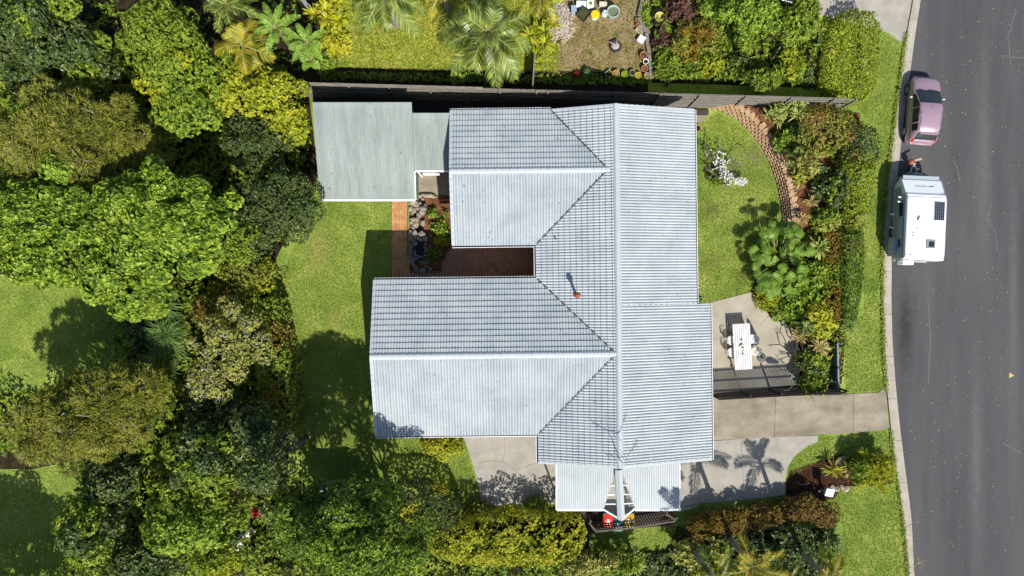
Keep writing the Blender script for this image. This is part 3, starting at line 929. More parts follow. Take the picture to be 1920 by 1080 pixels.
b.add([(sx0 + .12, sy1 - .12, 2.44), (sx1 - .12, sy1 - .12, 2.44), (sx1 - .12, sy1 - .12, 3.78), (sx0 + .12, sy1 - .12, 3.78), (sx0 + .12, sy0 + .3, 2.44), (sx1 - .12, sy0 + .3, 2.44)],
      [(0, 1, 2, 3), (0, 3, 4), (1, 5, 2)])
b.build('wall', M['greenwall'], shed, world=True)
b = MB(); b.bar((sx0, sy0 - .04, 2.44), (sx1, sy0 - .04, 2.44), .09, .09); b.build('gutter', M['white'], shed, world=True)
b = MB(); b.bar((sx1 + .03, sy0, 2.5), (sx1 + .03, sy0 + 1.5, zs(0, sy0 + 1.5)), .05, .12); b.build('barge_board', M['white'], shed, world=True)
lx0, lx1, ly0, ly1 = sx1 - .05, -3.25, W(0, 319, 2.9)[1], W(0, 212, 3.7)[1]
lt = thing('lean_to', 'lower green ribbed metal lean-to linking the shed with the house', 'lean-to', ((lx0 + lx1) / 2, (ly0 + ly1) / 2, 0))
zl = lambda x, y: zs(x, y) - .06
b = MB(); corrugated(b, lx0, lx1, ly0, ly1 - .12, zl); b.build('roof_sheet', M['greensheet'], lt, world=True)
b = MB(); b.add([(lx0 + .06, ly1 - .3, zl(0, ly1 - .3) + .045), (lx1, ly1 - .3, zl(0, ly1 - .3) + .045), (lx1, ly1, zl(0, ly1) + .03), (lx0 + .06, ly1, zl(0, ly1) + .03), (lx0 + .06, ly1, zl(0, ly1) - .12), (lx1, ly1, zl(0, ly1) - .12)],
                [(0, 1, 2, 3), (3, 2, 5, 4)]); b.build('ridge_flashing', M['greensheet'], lt, world=True)
b = MB(); b.bar((lx0 + .1, ly0 - .05, zl(0, ly0) - .06), (lx1, ly0 - .05, zl(0, ly0) - .06), .08, .08); b.build('gutter', M['white'], lt, world=True)
b = MB(); b.bar((lx0 + .5, ly0 - .2, zl(0, ly0) - .2), (lx0 + 1.4, ly0 - .2, zl(0, ly0) - .2), .09, .05); b.build('light_batten', M['white'], lt, world=True)
for x in (lx0 + .12, lx1 - .1):
    b = MB(); b.box((x, ly0 + .1, (zl(0, ly0) - .1) / 2), (.09, .09, zl(0, ly0) - .1)); b.build('post', M['white'], lt, world=True)

# carport: two flat ribbed roofs with a kite-shaped clear porch between them
CZ = 2.65
cp = thing('carport', 'flat white ribbed carport roof with a pointed clear porch below the south gable', 'carport', W(1160, 915, CZ) + (0,))
cx0, cy1 = W(1044, 868, CZ); cx1, cy0 = W(1273, 955, CZ)
kt, kl, kb, kr_ = Vector(W3(1160, 884, CZ + .25)), Vector(W3(1131, 955, CZ - .02)), Vector(W3(1165, 976, CZ + .2)), Vector(W3(1191, 953, CZ - .02))
ktl, ktr = Vector(W3(1153, 884, CZ)), Vector(W3(1167, 884, CZ))
def carport_sheet(xa, xb, edge_a, edge_b, keep_left):
    b = MB(); corrugated(b, xa, xb, cy0, cy1, lambda x, y: CZ + .02 * (y - cy0), pitch=.118)
    bmm = bmesh.new(); vv = [bmm.verts.new(p) for p in b.v]
    for f in b.f: bmm.faces.new([vv[i] for i in f])
    d = (edge_b - edge_a); n2 = Vector((d.y, -d.x, 0)).normalized()
    if (n2.x > 0) != keep_left: n2 = -n2
    bmesh.ops.bisect_plane(bmm, geom=bmm.verts[:] + bmm.edges[:] + bmm.faces[:], dist=1e-5, plane_co=edge_a, plane_no=n2, clear_outer=True)
    bmm.verts.index_update()
    c = MB(); c.add([v.co.copy() for v in bmm.verts], [tuple(v.index for v in f.verts) for f in bmm.faces]); bmm.free()
    c.build('roof_sheet', M['greyshet'], cp, world=True)
carport_sheet(cx0, ktl.x + .4, kl, ktl, True)
carport_sheet(ktr.x - .4, cx1, kr_, ktr, False)
b = MB(); b.bar((cx0, cy0 - .05, CZ - .05), (kl.x, cy0 - .05, CZ - .05), .09, .1); b.build('gutter', M['white'], cp, world=True)
b = MB(); b.bar((kr_.x, cy0 - .05, CZ - .05), (cx1, cy0 - .05, CZ - .05), .09, .1); b.build('gutter', M['white'], cp, world=True)
for x in (cx0 - .03, cx1 + .03):
    b = MB(); b.bar((x, cy0, CZ - .02), (x, cy1, CZ + .0), .06, .12); b.build('barge_board', M['white'], cp, world=True)
for p, q in ((ktl, kl), (ktr, kr_)):
    b = MB(); b.bar(p - Vector((0, 0, .12)), q - Vector((0, 0, .12)), .07, .2); b.build('side_beam', M['fascia'], cp, world=True)
for p, q in ((kl, kb), (kr_, kb)):
    b = MB(); b.bar(p, q - Vector((0, 0, .12)), .07, .1); b.build('front_beam', M['white'], cp, world=True)
b = MB()
e = .2
rb0, rb1 = kt + Vector((0, .1, .18)), kb + Vector((0, 0, .12))
b.add([rb0 + Vector((-e, 0, -.13)), rb0, rb0 + Vector((e, 0, -.13)), rb1 + Vector((-e, .05, -.13)), rb1, rb1 + Vector((e, .05, -.13)), rb0 + Vector((-e, 0, -.28)), rb0 + Vector((e, 0, -.28)), rb1 + Vector((-e, .05, -.28)), rb1 + Vector((e, .05, -.28))],
      [(0, 1, 4, 3), (1, 2, 5, 4), (6, 0, 3, 8), (2, 7, 9, 5), (3, 4, 5, 9, 8), (6, 8, 9, 7)])
b.build('ridge_beam', plain('grey_beam_metal', (.52, .56, .58), .45), cp, world=True)
for t in (.38, .62, .86):
    for s, (a_, c_) in ((-1, (ktl, kl)), (1, (ktr, kr_))):
        p = a_.lerp(c_, t); q = rb0.lerp(rb1, t * .78 + .02) + Vector((s * .1, 0, -.3))
        b = MB(); b.bar(p, q, .05, .06); b.build('rafter', M['white'], cp, world=True)
clear, nt, bs = _nodes('clear_polycarbonate')
tn = nt.nodes.new('ShaderNodeBsdfTransparent'); tn.inputs[0].default_value = (.93, .95, .95, 1)
mxx = nt.nodes.new('ShaderNodeMixShader'); mxx.inputs[0].default_value = .06
bs.inputs['Base Color'].default_value = (.5, .52, .52, 1); bs.inputs['Roughness'].default_value = .2
nt.links.new(tn.outputs[0], mxx.inputs[1]); nt.links.new(bs.outputs[0], mxx.inputs[2]); nt.links.new(mxx.outputs[0], nt.nodes['Material Output'].inputs['Surface'])
for s, (a_, c_) in ((-1, (ktl, kl)), (1, (ktr, kr_))):
    b = MB(); b.add([a_ + Vector((0, 0, .03)), c_ + Vector((0, 0, .03)), rb1 + Vector((s * .16, .06, -.16)), rb0 + Vector((s * .16, 0, -.16))], [(0, 1, 2, 3)])
    b.build('clear_panel', clear, cp, world=True)
for x, y in ((cx0 + .1, cy0 + .1), (kl.x, cy0 + .05), (kr_.x, cy0 + .05), (cx1 - .1, cy0 + .1)):
    b = MB(); b.box((x, y, (CZ - .1) / 2), (.09, .09, CZ - .1)); b.build('post', M['white'], cp, world=True)
# ------------------------------------------------------------------ fences and screens
Z3 = Vector((0, 0, 1))
def boundary_fence():
    r = thing('boundary_fence', 'weathered timber boundary fence with sleepers and posts behind the house', 'fence', (0, fence_y(0), 0))
    xa, xb = FA[0] - 1.3, FB[0]
    posts = [W(px, 166, 2.4)[0] for px in (583, 656, 732, 806, 872, 937, 1006, 1027, 1075, 1152, 1236, 1310, 1395, 1480, 1560, 1600)]
    for x in posts:
        y = fence_y(x)
        b = MB(); b.box((x, y - .09, 1.4), (.11, .09, 2.8 + random.uniform(-.05, .05)))
        b.build('post', M['oldwood'], r, world=True)
    edges = [xa] + [x for x in posts if x > xa] + ([xb] if posts[-1] < xb else [])
    for x, x2 in zip(edges[:-1], edges[1:]):
        if x2 - x < .3: continue
        for k in range(5):
            b = MB()
            b.bar((x + .006, fence_y(x) + random.uniform(-.01, .01), .12 + k * .245), (x2 - .006, fence_y(x2) + random.uniform(-.012, .012), .12 + k * .245 + random.uniform(-.01, .01)), .075, .235)
            b.build('sleeper', M['oldwood'], r, world=True)
        for z in (1.55, 2.15, 2.62):
            b = MB(); b.bar((x, fence_y(x) - .055, z), (x2, fence_y(x2) - .055, z), .05, .085)
            b.build('rail', M['oldwood'], r, world=True)
    b = MB()
    x = xa
    while x < xb:
        h = 2.78 + random.uniform(-.035, .03)
        b.box((x + .05, fence_y(x) - .012, (1.24 + h) / 2), (.096, .018, h - 1.24))
        x += .102
    o = b.build('paling', M['oldwood'], r, world=True); o['kind'] = 'stuff'
    b = MB(); b.bar((xa, fence_y(xa) - .02, 2.8), (W(905, 166, 2.8)[0], fence_y(W(905, 166, 2.8)[0]) - .02, 2.8), .13, .035)
    b.build('capping_rail', M['oldwood'], r, world=True)
boundary_fence()

def batten_fence(name, label, pts, h, mat, pitch=.13, bw=.085, rails=(.25, .95, 1.65), posts=1.75, z0=0.02, group=None, cap=False, post_h=None):
    r = thing(name, label, 'fence', (*pts[0], 0))
    st = MB(); nb = 0
    allb = []
    for a, c in zip(pts[:-1], pts[1:]):
        a, c = Vector(a), Vector(c); d = c - a; L = d.length; d.normalize()
        nrm = Vector((-d.y, d.x))
        for z in rails:
            b = MB(); b.bar((a.x + nrm.x * .05, a.y + nrm.y * .05, z), (c.x + nrm.x * .05, c.y + nrm.y * .05, z), .05, .085); b.build('rail', mat, r, world=True)
        n = max(1, round(L / posts))
        for i in range(n + 1):
            p = a + d * (L * i / n) + nrm * .12
            b = MB(); b.box((p.x, p.y, (post_h or h) / 2), (.09, .09, post_h or h), math.atan2(d.y, d.x)); b.build('post', mat, r, world=True)
        k = int(L / pitch)
        for i in range(k): allb.append((a + d * ((i + .5) * L / k), math.atan2(d.y, d.x)))
        if cap:
            b = MB(); b.bar((a.x, a.y, h + .02), (c.x, c.y, h + .02), .09, .03); b.build('capping_rail', mat, r, world=True)
    bme = MB(); bme.box((0, 0, (h + z0 + .03) / 2), (bw, .02, h - z0 - .03)); bm_ = bme.mesh('batten', mat)
    for p, rz in allb[:300]:
        o = link('batten', bm_, r); o.location = (p.x - pts[0][0], p.y - pts[0][1], 0); o.rotation_euler = (0, 0, rz)
    return r
batten_fence('batten_fence', 'dark batten fence between the patio and the driveway', [W(1332, 741, 0), W(1500, 731, 0), W(1562, 729, 0)], 1.85, M['darkwood'])
batten_fence('bin_screen', 'dark slatted screen fence enclosing the wheelie bins', [W(1100, 966, 0), W(1112, 982, 0), W(1180, 975, 0), W(1256, 963, 0)], 1.35, M['brownwood'], rails=(.25, 1.1), pitch=.15, bw=.075, cap=True)
b_ = batten_fence('slatted_gate', 'dark slatted gate beside the yellow lidded bin', [W(1240, 951, 0), W(1258, 962, 0)], 1.3, M['brownwood'], rails=(.3, 1.05), pitch=.14, cap=True)
b_['category'] = 'gate'
# small steel panel fence by the verge
r = thing('panel_fence', 'low blue grey steel panel fence between garden bed and verge', 'fence', (*W(1563, 690, 0), 0))
xa, ya = W(1558, 640, 0); xb, yb = W(1560, 733, 0)
for i in range(2):
    p = Vector((xa, ya)).lerp(Vector((xb, yb)), i / 2); q = Vector((xa, ya)).lerp(Vector((xb, yb)), (i + 1) / 2)
    b = MB(); b.bar((p.x, p.y - .02, .45), (q.x, q.y + .02, .45), .04, .8); b.build('panel', M['bluefence'], r, world=True)
for i in range(3):
    p = Vector((xa, ya)).lerp(Vector((xb, yb)), i / 2)
    b = MB(); b.box((p.x, p.y, .46), (.11, .11, .92)); b.build('post', M['darkwood'], r, world=True)
b = MB(); b.bar((xa, ya, .87), (xb, yb, .87), .09, .04); b.build('capping_rail', M['bluefence'], r, world=True)
# neighbours' dividing fence
r = thing('dividing_fence', 'short thin grey timber fence running back from the boundary beside the big palm', 'fence', (*W(1002, 130, ZN), ZN))
p, q = Vector(W3(1003, 98, 2.6)), Vector(W3(999, 160, 2.6))
b = MB(); b.bar((p.x, p.y, 1.9), (q.x, q.y, 1.9), .03, 1.4); b.build('panel', M['oldwood'], r, world=True)
b = MB(); b.bar((p.x, p.y, 2.62), (q.x, q.y, 2.62), .07, .05); b.build('capping_rail', M['oldwood'], r, world=True)

# ------------------------------------------------------------------ wheelie bins
def wheelie_bin(px, py, lid, body, label, rz):
    x, y = W(px, py, .95)
    r = thing('wheelie_bin', label, 'bin', (x, y, .014), rz, 'wheelie bins behind the slatted screen')
    b = MB()
    vs = []
    for z, w, l in ((.08, .21, .22), (.9, .28, .33), (.93, .30, .35)):
        vs += [(-w, -l, z), (w, -l, z), (w, l, z), (-w, l, z)]
    fs = [(3, 2, 1, 0)]
    for k in range(2):
        for i in range(4): fs.append((k * 4 + i, k * 4 + (i + 1) % 4, k * 4 + 4 + (i + 1) % 4, k * 4 + 4 + i))
    b.add(vs, fs); b.build('body', body, r)
    l_ = MB(); n = 6; vs = []; fs = []
    for i in range(n + 1):
        t = i / n; yy = -.37 + .74 * t; zz = .93 + .08 * math.sin(math.pi * min(1, t * 1.1)) ; w = .30 - .03 * abs(2 * t - 1) ** 3
        vs += [(-w, yy, .93), (-w + .02, yy, zz - .01), (-w * .6, yy, zz + .015), (w * .6, yy, zz + .015), (w - .02, yy, zz - .01), (w, yy, .93)]
    for i in range(n):
        for k in range(5): fs.append((i * 6 + k, i * 6 + k + 1, i * 6 + 7 + k, i * 6 + 6 + k))
    l_.add(vs, fs); ld = l_.build('lid', lid, r, smooth=True)
    b = MB(); b.box((0, -.02, 1.035), (.16, .10, .006)); b.box((-.04, .09, 1.032), (.05, .04, .008)); b.box((.04, .09, 1.032), (.05, .04, .008)); b.build('lid_emblem', M['white'], ld)
    b = MB(); b.tube([(-.26, .40, .92), (.26, .40, .92)], .022, 6); b.build('handle', body, r)
    for s in (-1, 1):
        b = MB(); b.tube([(s * .24, .26, .10), (s * .29, .26, .10)], .1, 10); b.build('wheel', M['rubber'], r)
wheelie_bin(1140, 976, M['red'], M['greenbin'], 'red lidded wheelie bin, left of the pointed porch', -.03)
wheelie_bin(1159, 984, M['greenbin'], M['greenbin'], 'green lidded wheelie bin below the porch point between red and yellow ones', 0.02)
wheelie_bin(1180, 976, M['yellow'], M['greenbin'], 'yellow lidded wheelie bin, right of the pointed porch', 0.04)

# ------------------------------------------------------------------ patio furniture
tx, ty = W(1392, 650, .75)
tb = thing('patio_table', 'long white slatted table on the concrete patio', 'table', (tx, ty, .036), math.radians(3.3))
for i in range(8):
    b = MB(); b.box((-.44 + .126 * i, 0, .70 + .002 * (i % 3)), (.106, 2.64, .03)); b.build('slat', plain('white_timber_slat', (.50, .49, .47), .6) if i == 0 else bpy.data.materials['white_timber_slat'], tb)
for sy in (-1.1, 0, 1.1):
    b = MB(); b.box((0, sy, .665), (.9, .07, .035)); b.build('cross_rail', M['white'], tb)
for sx in (-.42, .42):
    for sy in (-1.15, 1.15):
        b = MB(); b.box((sx, sy, .325), (.07, .07, .65)); b.build('leg', M['white'], tb)
chair_white = plain('white_cast_metal', (.72, .71, .68), .5)
def patio_chair():
    r = thing('patio_chair', 'x', 'chair', (0, 0, 0), 0, 'white cast metal chairs around the patio table')
    b = MB()
    ring = [(.245 * math.cos(2 * math.pi * k / 20), .245 * math.sin(2 * math.pi * k / 20), .45) for k in range(21)]
    b.tube(ring, .018, 5, caps=False)
    for k in range(9):
        x = -.2 + .05 * k; l = math.sqrt(max(0, .235 ** 2 - x * x))
        b.bar((x, -l, .45), (x, l, .45), .027, .012)
    for yy in (-.12, 0, .12):
        l = math.sqrt(.235 ** 2 - yy * yy); b.bar((-l, yy, .446), (l, yy, .446), .025, .012)
    b.build('seat', chair_white, r)
    b = MB()
    arc = []
    for k in range(13):
        a = math.radians(-80 + 160 * k / 12)
        arc.append((-.25 * math.cos(a) - .02, .25 * math.sin(a), .45 + .45 * math.cos(a * .95) ** .6))
    b.tube(arc, .016, 5)
    for k in range(1, 12, 2):
        p = arc[k]; b.tube([(p[0] * .93, p[1] * .9, .45), ((p[0] - .03), p[1] * .97, .45 + (p[2] - .45) * .5), p], .010, 4)
    for z in (.58, .72):
        b.tube([(-.26 * math.cos(a) - .02, .25 * math.sin(a), z) for a in [math.radians(-48 + 12 * i) for i in range(9)]], .010, 4)
    for s in (-.09, .09):
        b.tube([(-.29 + .045 * abs(math.sin(t)) * 0, s + .045 * math.cos(t), .66 + .06 * math.sin(t)) for t in [2 * math.pi * i / 10 for i in range(11)]], .009, 4)
    b.build('backrest', chair_white, r)
    for sx, sy in ((.16, .16), (.16, -.16), (-.16, .16), (-.16, -.16)):
        b = MB(); b.tube([(sx, sy, .45), (sx * 1.05, sy * 1.05, .22), (sx * 1.25, sy * 1.25, 0)], .014, 5); b.build('leg', chair_white, r)
    return r
proto = patio_chair()
for i, (px, py, rz, lab) in enumerate(((1370.5, 638, .05, 'white cast metal chair on the house side of the table, further from the dark fence'), (1371.5, 660.5, .06, 'white cast metal chair on the house side of the table, nearer the dark fence'),
                                       (1410, 635.5, math.pi + .1, 'white cast metal chair on the garden side of the table, further from the fence'), (1414.5, 657.5, math.pi - .1, 'white cast metal chair with cream cushion on the garden side of the table'))):
    o = proto if i == 0 else copy_tree(proto)
    x, y = W(px, py, .45)
    o.location = (x, y, .036); o.rotation_euler = (0, 0, rz); o['label'] = lab
    if i == 3:
        b = MB(); b.lathe((0, 0, .462), [(.21, 0), (.23, .02), (.21, .045), (.1, .05)], 18); b.build('cushion', plain('cream_cushion', (.66, .60, .50), .9), o)
# closed umbrella on its round base, leaning a little
ux, uy = W(1428, 671, .06)
um = thing('patio_umbrella', 'closed grey patio umbrella standing on a round dark base beside the table', 'umbrella', (ux, uy, .036))
b = MB(); b.lathe((0, 0, 0), [(.26, 0), (.26, .04), (.22, .07), (.05, .09), (.05, .3)], 22); b.build('base', plain('dark_grey_stone', (.09, .09, .095), .6), um)
b = MB(); b.tube([(0, 0, .05), (.02, 0, 2.7)], .02, 8); b.build('pole', M['steel'], um)
b = MB()
prof = []
vs, fs = [], []
n = 16
for j, (z, r_) in enumerate(((1.0, .13), (1.15, .17), (1.6, .14), (2.2, .09), (2.6, .05), (2.68, .02))):
    for k in range(n):
        a = 2 * math.pi * k / n; q = r_ * (1.0 + (.35 if k % 2 else -.25))
        vs.append((q * math.cos(a) + .01, q * math.sin(a), z + (.04 if k % 2 else 0)))
for j in range(5):
    for k in range(n): fs.append((j * n + k, j * n + (k + 1) % n, (j + 1) * n + (k + 1) % n, (j + 1) * n + k))
b.add(vs, fs); b.build('folded_canopy', plain('pale_grey_canvas', (.46, .46, .48), .9), um)
# centrepiece
tr = thing('serving_tray', 'white tray with handles at the middle of the patio table', 'tray', (*W(1391, 651, .78), .752), math.radians(20))
b = MB(); b.prism([(-.16, -.13), (.16, -.13), (.16, .13), (-.16, .13)], 0, .02); b.build('base', M['white'], tr)
b = MB(); b.box((0, .18, .03), (.1, .09, .02)); b.box((0, -.18, .03), (.1, .09, .02)); b.build('handle', plain('dark_timber_handle', (.08, .07, .065), .6), tr)
pb = thing('plant_bowl', 'small white bowl holding a green succulent on the tray', 'plant pot', (*W(1391.5, 651, .8), .774))
b = MB(); b.lathe((0, 0, 0), [(.08, 0), (.15, .08), (.13, .085), (.10, .05)], 16, cap1=True); b.build('bowl', M['white'], pb)
b = MB()
for k in range(22):
    a = k * 2.4; rr = .015 + .004 * k
    d = Vector((math.cos(a), math.sin(a), 0)); p = d * rr * .3 + Z3 * .07
    t = p + d * rr + Z3 * (.06 - .002 * k); s_ = Vector((-d.y, d.x, 0)) * .018
    b.add([p, p + d * rr * .5 + s_ + Z3 * .02, t, p + d * rr * .5 - s_ + Z3 * .02], [(0, 1, 2, 3)])
b.build('succulent', LF['mid'], pb)
for k, (px, py, lab) in enumerate(((1389.5, 637, 'dark salad servers lying towards the garden end of the table'), (1392.5, 663, 'dark salad servers lying towards the fence end of the table'))):
    sv = thing('salad_servers', lab, 'servers', (*W(px, py, .76), .752), .3 + .4 * k, 'salad servers on the patio table')
    b = MB(); b.lathe((0, 0, .0), [(.04, 0), (.05, .02), (.02, .028)], 10); b.bar((0, -.02, .012), (.03, -.15, .012), .022, .015); b.bar((.03, .03, .012), (.09, .1, .012), .03, .015)
    b.build('server', plain('dark_horn', (.06, .055, .055), .5), sv)

# ------------------------------------------------------------------ cars
def make_car(label, loc, rz, paint, name='parked_car'):
    r = thing(name, label, 'car', loc, rz)
    # stations: y, half width, belt height, top half width, top height
    S = [(-1.93, .66, .62, .50, .74), (-1.90, .74, .80, .60, .92), (-1.78, .79, .93, .63, 1.00), (-1.62, .81, .96, .60, 1.20), (-1.46, .825, .965, .585, 1.40), (-1.10, .835, .96, .605, 1.49),
         (-.55, .84, .95, .625, 1.53), (-.10, .84, .94, .63, 1.52), (.18, .84, .93, .625, 1.46), (.50, .84, .92, .66, 1.29), (.80, .84, .91, .70, 1.12), (1.08, .835, .90, .74, .98), (1.30, .82, .86, .70, .935),
         (1.55, .80, .80, .66, .88), (1.75, .76, .72, .60, .80), (1.88, .67, .62, .52, .68), (1.93, .52, .52, .40, .56)]
    def sec(s):
        y, w, hb, wt, ht = s
        return [(w * .90, y, .22), (w, y, .45), (w * .99, y, hb - .10), (w * .95, y, hb), (wt, y, ht - .03), (wt * .88, y, ht), (wt * .4, y, ht + .025), (0, y, ht + .03)]
    def grid(stations, j0, j1, off, both=True):
        mb = MB(); rows = []
        for s in stations:
            h = sec(s)
            rows.append(h)
        return rows
    b = MB(); rows = []
    for s in S:
        h = sec(s); full = [(-x, y, z) for x, y, z in h[:-1]] + [h[-1]] + [(x, y, z) for x, y, z in reversed(h[:-1])]
        rows.append(full)
    n = len(rows[0]); vs = [p for q in rows for p in q]; fs = []
    for i in range(len(rows) - 1):
        for k in range(n - 1): fs.append((i * n + k, i * n + k + 1, (i + 1) * n + k + 1, (i + 1) * n + k))
        fs.append((i * n + n - 1, i * n, (i + 1) * n, (i + 1) * n + n - 1))
    fs.append(tuple(range(n))); fs.append(tuple((len(rows) - 1) * n + k for k in range(n - 1, -1, -1)))
    b.add(vs, fs); body = b.build('body', paint, r, smooth=True)
    body.modifiers.new('edge_split', 'EDGE_SPLIT').split_angle = math.radians(50)
    def patch(name, pts, mat, parent=r, t=.008):
        """pane or panel: quads listed corner by corner, lifted off the body"""
        m_ = MB(); m_.add(pts, [tuple(range(i, i + 4)) for i in range(0, len(pts), 4)])
        return m_.build(name, mat, parent)
    def P(y, j, side):
        for a, c in zip(S[:-1], S[1:]):
            if a[0] <= y <= c[0]:
                t = (y - a[0]) / (c[0] - a[0]); h = sec(tuple(a[i] + (c[i] - a[i]) * t for i in range(5)))
                j0 = int(j); p = Vector(h[j0]); q = Vector(h[min(7, j0 + 1)]); v = p.lerp(q, j - j0)
                return Vector((v.x * side, v.y, v.z))
    up = Vector((0, 0, .010))
    # windscreen and rear screen
    def screen(y0, y1, jl, name, steps=4, up=up):
        q = []
        for i in range(steps):
            ya, yb = y0 + (y1 - y0) * i / steps, y0 + (y1 - y0) * (i + 1) / steps
            line = [(4.25, -1), (5, -1), (6, -1), (7, 1), (6, 1), (5, 1), (4.25, 1)]
            for (ja, sa), (jb, sb) in zip(line[:-1], line[1:]):
                q += [P(ya, ja, sa) + up, P(ya, jb, sb) + up, P(yb, jb, sb) + up, P(yb, ja, sa) + up]
        return patch(name, q, M['carglass'])
    screen(.22, 1.04, 4.3, 'windscreen')
    screen(-1.78, -1.47, 4.3, 'rear_window', 4, Vector((0, -.022, .022)))
    for side in (-1, 1):
        o_ = Vector((side * .012, 0, .004))
        for nm, y0, y1, k in (('side_window', .02, .78, 4), ('side_window', -.86, -.06, 4), ('quarter_window', -1.34, -.94, 2)):
            q = []
            for i in range(k):
                ya, yb = y0 + (y1 - y0) * i / k, y0 + (y1 - y0) * (i + 1) / k
                q += [P(ya, 3.12, side) + o_, P(yb, 3.12, side) + o_, P(yb, 3.86, side) + o_, P(ya, 3.86, side) + o_]
            patch(nm, q, M['carglass'])
        q = []
        for i in range(4):
            ya, yb = -1.4 + 1.5 * i / 4, -1.4 + 1.5 * (i + 1) / 4
            q += [P(ya, 4.55, side) + up * .6, P(yb, 4.55, side) + up * .6, P(yb, 4.85, side) + up * .6, P(ya, 4.85, side) + up * .6]
        patch('roof_seal', q, M['black'])
        b = MB(); c = Vector((side * .93, .62, .97)); b.lathe(c, [(.02, -.07), (.085, -.05), (.095, .02), (.05, .07)], 10)
        b.v = [(c.x + (v[0] - c.x) * 1.15, c.y + (v[1] - c.y) * .7, v[2]) for v in b.v]
        b.bar((side * .80, .66, .93), (side * .90, .63, .95), .04, .04)
        b.build('wing_mirror', M['mirror_paint'] if paint.name == 'rose_metallic_paint' else paint, r, smooth=True)
        q = [P(1.55, 3.2, side) + up, P(1.55, 5.0, side) + up, P(1.84, 4.4, side) + up * 1.5, P(1.80, 2.6, side) + up + Vector((side * .012, 0, 0))]
        patch('headlight', q, M['lampglass'])
        q = [P(-1.70, 3.0, side) + Vector((side * .012, -.004, .008)), P(-1.70, 4.2, side) + up, P(-1.90, 4.0, side) + up + Vector((0, -.012, .004)), P(-1.90, 2.2, side) + Vector((side * .012, -.012, .004))]
        patch('tail_light', q, M['taillight'])
        for y in (-1.2, 1.22):
            w_ = MB(); w_.tube([(side * .62, y, .30), (side * .835, y, .30)], .30, 18); wh = w_.build('wheel', M['rubber'], r)
            w_ = MB(); w_.tube([(side * .835, y, .30), (side * .848, y, .30)], .20, 14); w_.build('rim', M['steel'], wh)
        for y, z in ((.0, .84), (-.85, .84)):
            b = MB(); b.box((side * .838, y - .1, z), (.02, .16, .025)); b.build('door_handle', paint, r)
    b = MB()
    b.bar((-.55, 1.06, 1.035), (.02, .98, 1.075), .025, .02); b.bar((.0, 1.07, 1.045), (.55, 1.0, 1.065), .025, .02); b.build('wiper', M['black'], r)
    b = MB(); b.bar((-.62, -1.95, .58), (.62, -1.95, .58), .1, .14); b.bar((-.62, 1.93, .45), (.62, 1.93, .45), .08, .16); b.build('bumper', paint, r)
    b = MB(); b.bar((-.5, -1.50, 1.43), (.5, -1.50, 1.43), .16, .03); b.build('spoiler', paint, r)
    b = MB(); b.tube([(0, .02, 1.55), (0, -.22, 1.72)], .008, 4); b.build('aerial', M['black'], r)
    b = MB(); b.tube([(-.1, -1.88, .95), (.0, -1.9, .96), (.1, -1.88, .95)], .015, 5); b.build('tailgate_badge', M['steel'], r)
    for y in (.10, -.95):
        b = MB()
        for side in (-1, 1): b.bar((side * .842, y - .01, .4), (side * .836, y - .01, .88), .012, .012)
        b.build('door_seam', M['black'], r)
    b = MB(); b.bar((-.30, -1.968, .60), (.30, -1.968, .60), .01, .10); b.build('number_plate', M['white'], r)
    return r
M['carglass'] = plain('tinted_car_glass', (.025, .035, .04), .12, spec=.35)
M['lampglass'] = plain('headlamp_lens', (.62, .62, .62), .12)
M['taillight'] = plain('red_tail_lens', (.55, .012, .01), .15)
M['rose'] = plain('rose_metallic_paint', (.48, .315, .385), .34, metal=.3, coat=.8)
M['mirror_paint'] = plain('silver_mirror_paint', (.55, .48, .48), .3, metal=.3)
M['navy'] = plain('black_car_paint', (.02, .022, .025), .3, coat=.8)
make_car('rose pink hatchback parked by the kerb in front of the caravan', (23.72, 10.25, .006), -.075, M['rose'])
make_car('black hatchback parked at the kerb near the bottom of the picture', (25.05, -19.45, .006), .10, M['navy'])

# ------------------------------------------------------------------ caravan
cvx, cvy = W(1735.5, 424, 1.95)
cv = thing('caravan', 'small white caravan with solar panel and roof hatch parked by the kerb', 'caravan', (cvx, cvy, .006), -.045)
vanw = plain('white_caravan_skin', (.74, .75, .755), .35)
vans = plain('grey_caravan_wall', (.40, .46, .49), .4)
HW, L2, RH = 1.15, 1.86, 1.95
b = MB()
# side profile (y, z), lower body slightly narrower than the roof
prof = [(-L2 + .04, .42), (-L2, 1.0), (-L2 + .02, RH - .14), (-L2 + .10, RH - .03), (-L2 + .3, RH), (L2 - .35, RH), (L2 - .12, RH - .05), (L2 + .02, RH - .18), (L2 + .82, 1.32), (L2 + .86, 1.2), (L2 + .62, .55), (L2 + .45, .42)]
vs = []
for s in (-1, 1):
    for y, z in prof:
        w = HW - max(0, (1.5 - z)) * .13 - (.05 if z > RH - .06 else 0)
        vs.append((s * w, y, z))
n = len(prof)
fs = [tuple(range(n - 1, -1, -1)), tuple(range(n, 2 * n))] + [(i, (i + 1) % n, n + (i + 1) % n, n + i) for i in range(n)]
fs2 = [(a[0], a[3], a[2], a[1]) if len(a) == 4 else a for a in fs]
b.add(vs, fs2); body = b.build('body', vanw, cv)
bv = body.modifiers.new('soft_edge', 'BEVEL'); bv.width = .05; bv.segments = 3; bv.limit_method = 'ANGLE'; bv.angle_limit = math.radians(40)
b = MB(); b.prism([(-1.06, -1.72), (1.06, -1.72), (1.06, 1.60), (-1.06, 1.60)], RH + .004, RH + .03); ro = b.build('roof_panel', vanw, cv)
b = MB(); b.box((0, L2 - .30, RH + .012), (2.16, .035, .03)); b.build('roof_seam', plain('grey_sealant', (.20, .21, .22), .6), cv)
b = MB(); b.box((-1.04, 0, RH + .034), (.02, 3.3, .008)); b.build('edge_trim', M['steel'], cv)
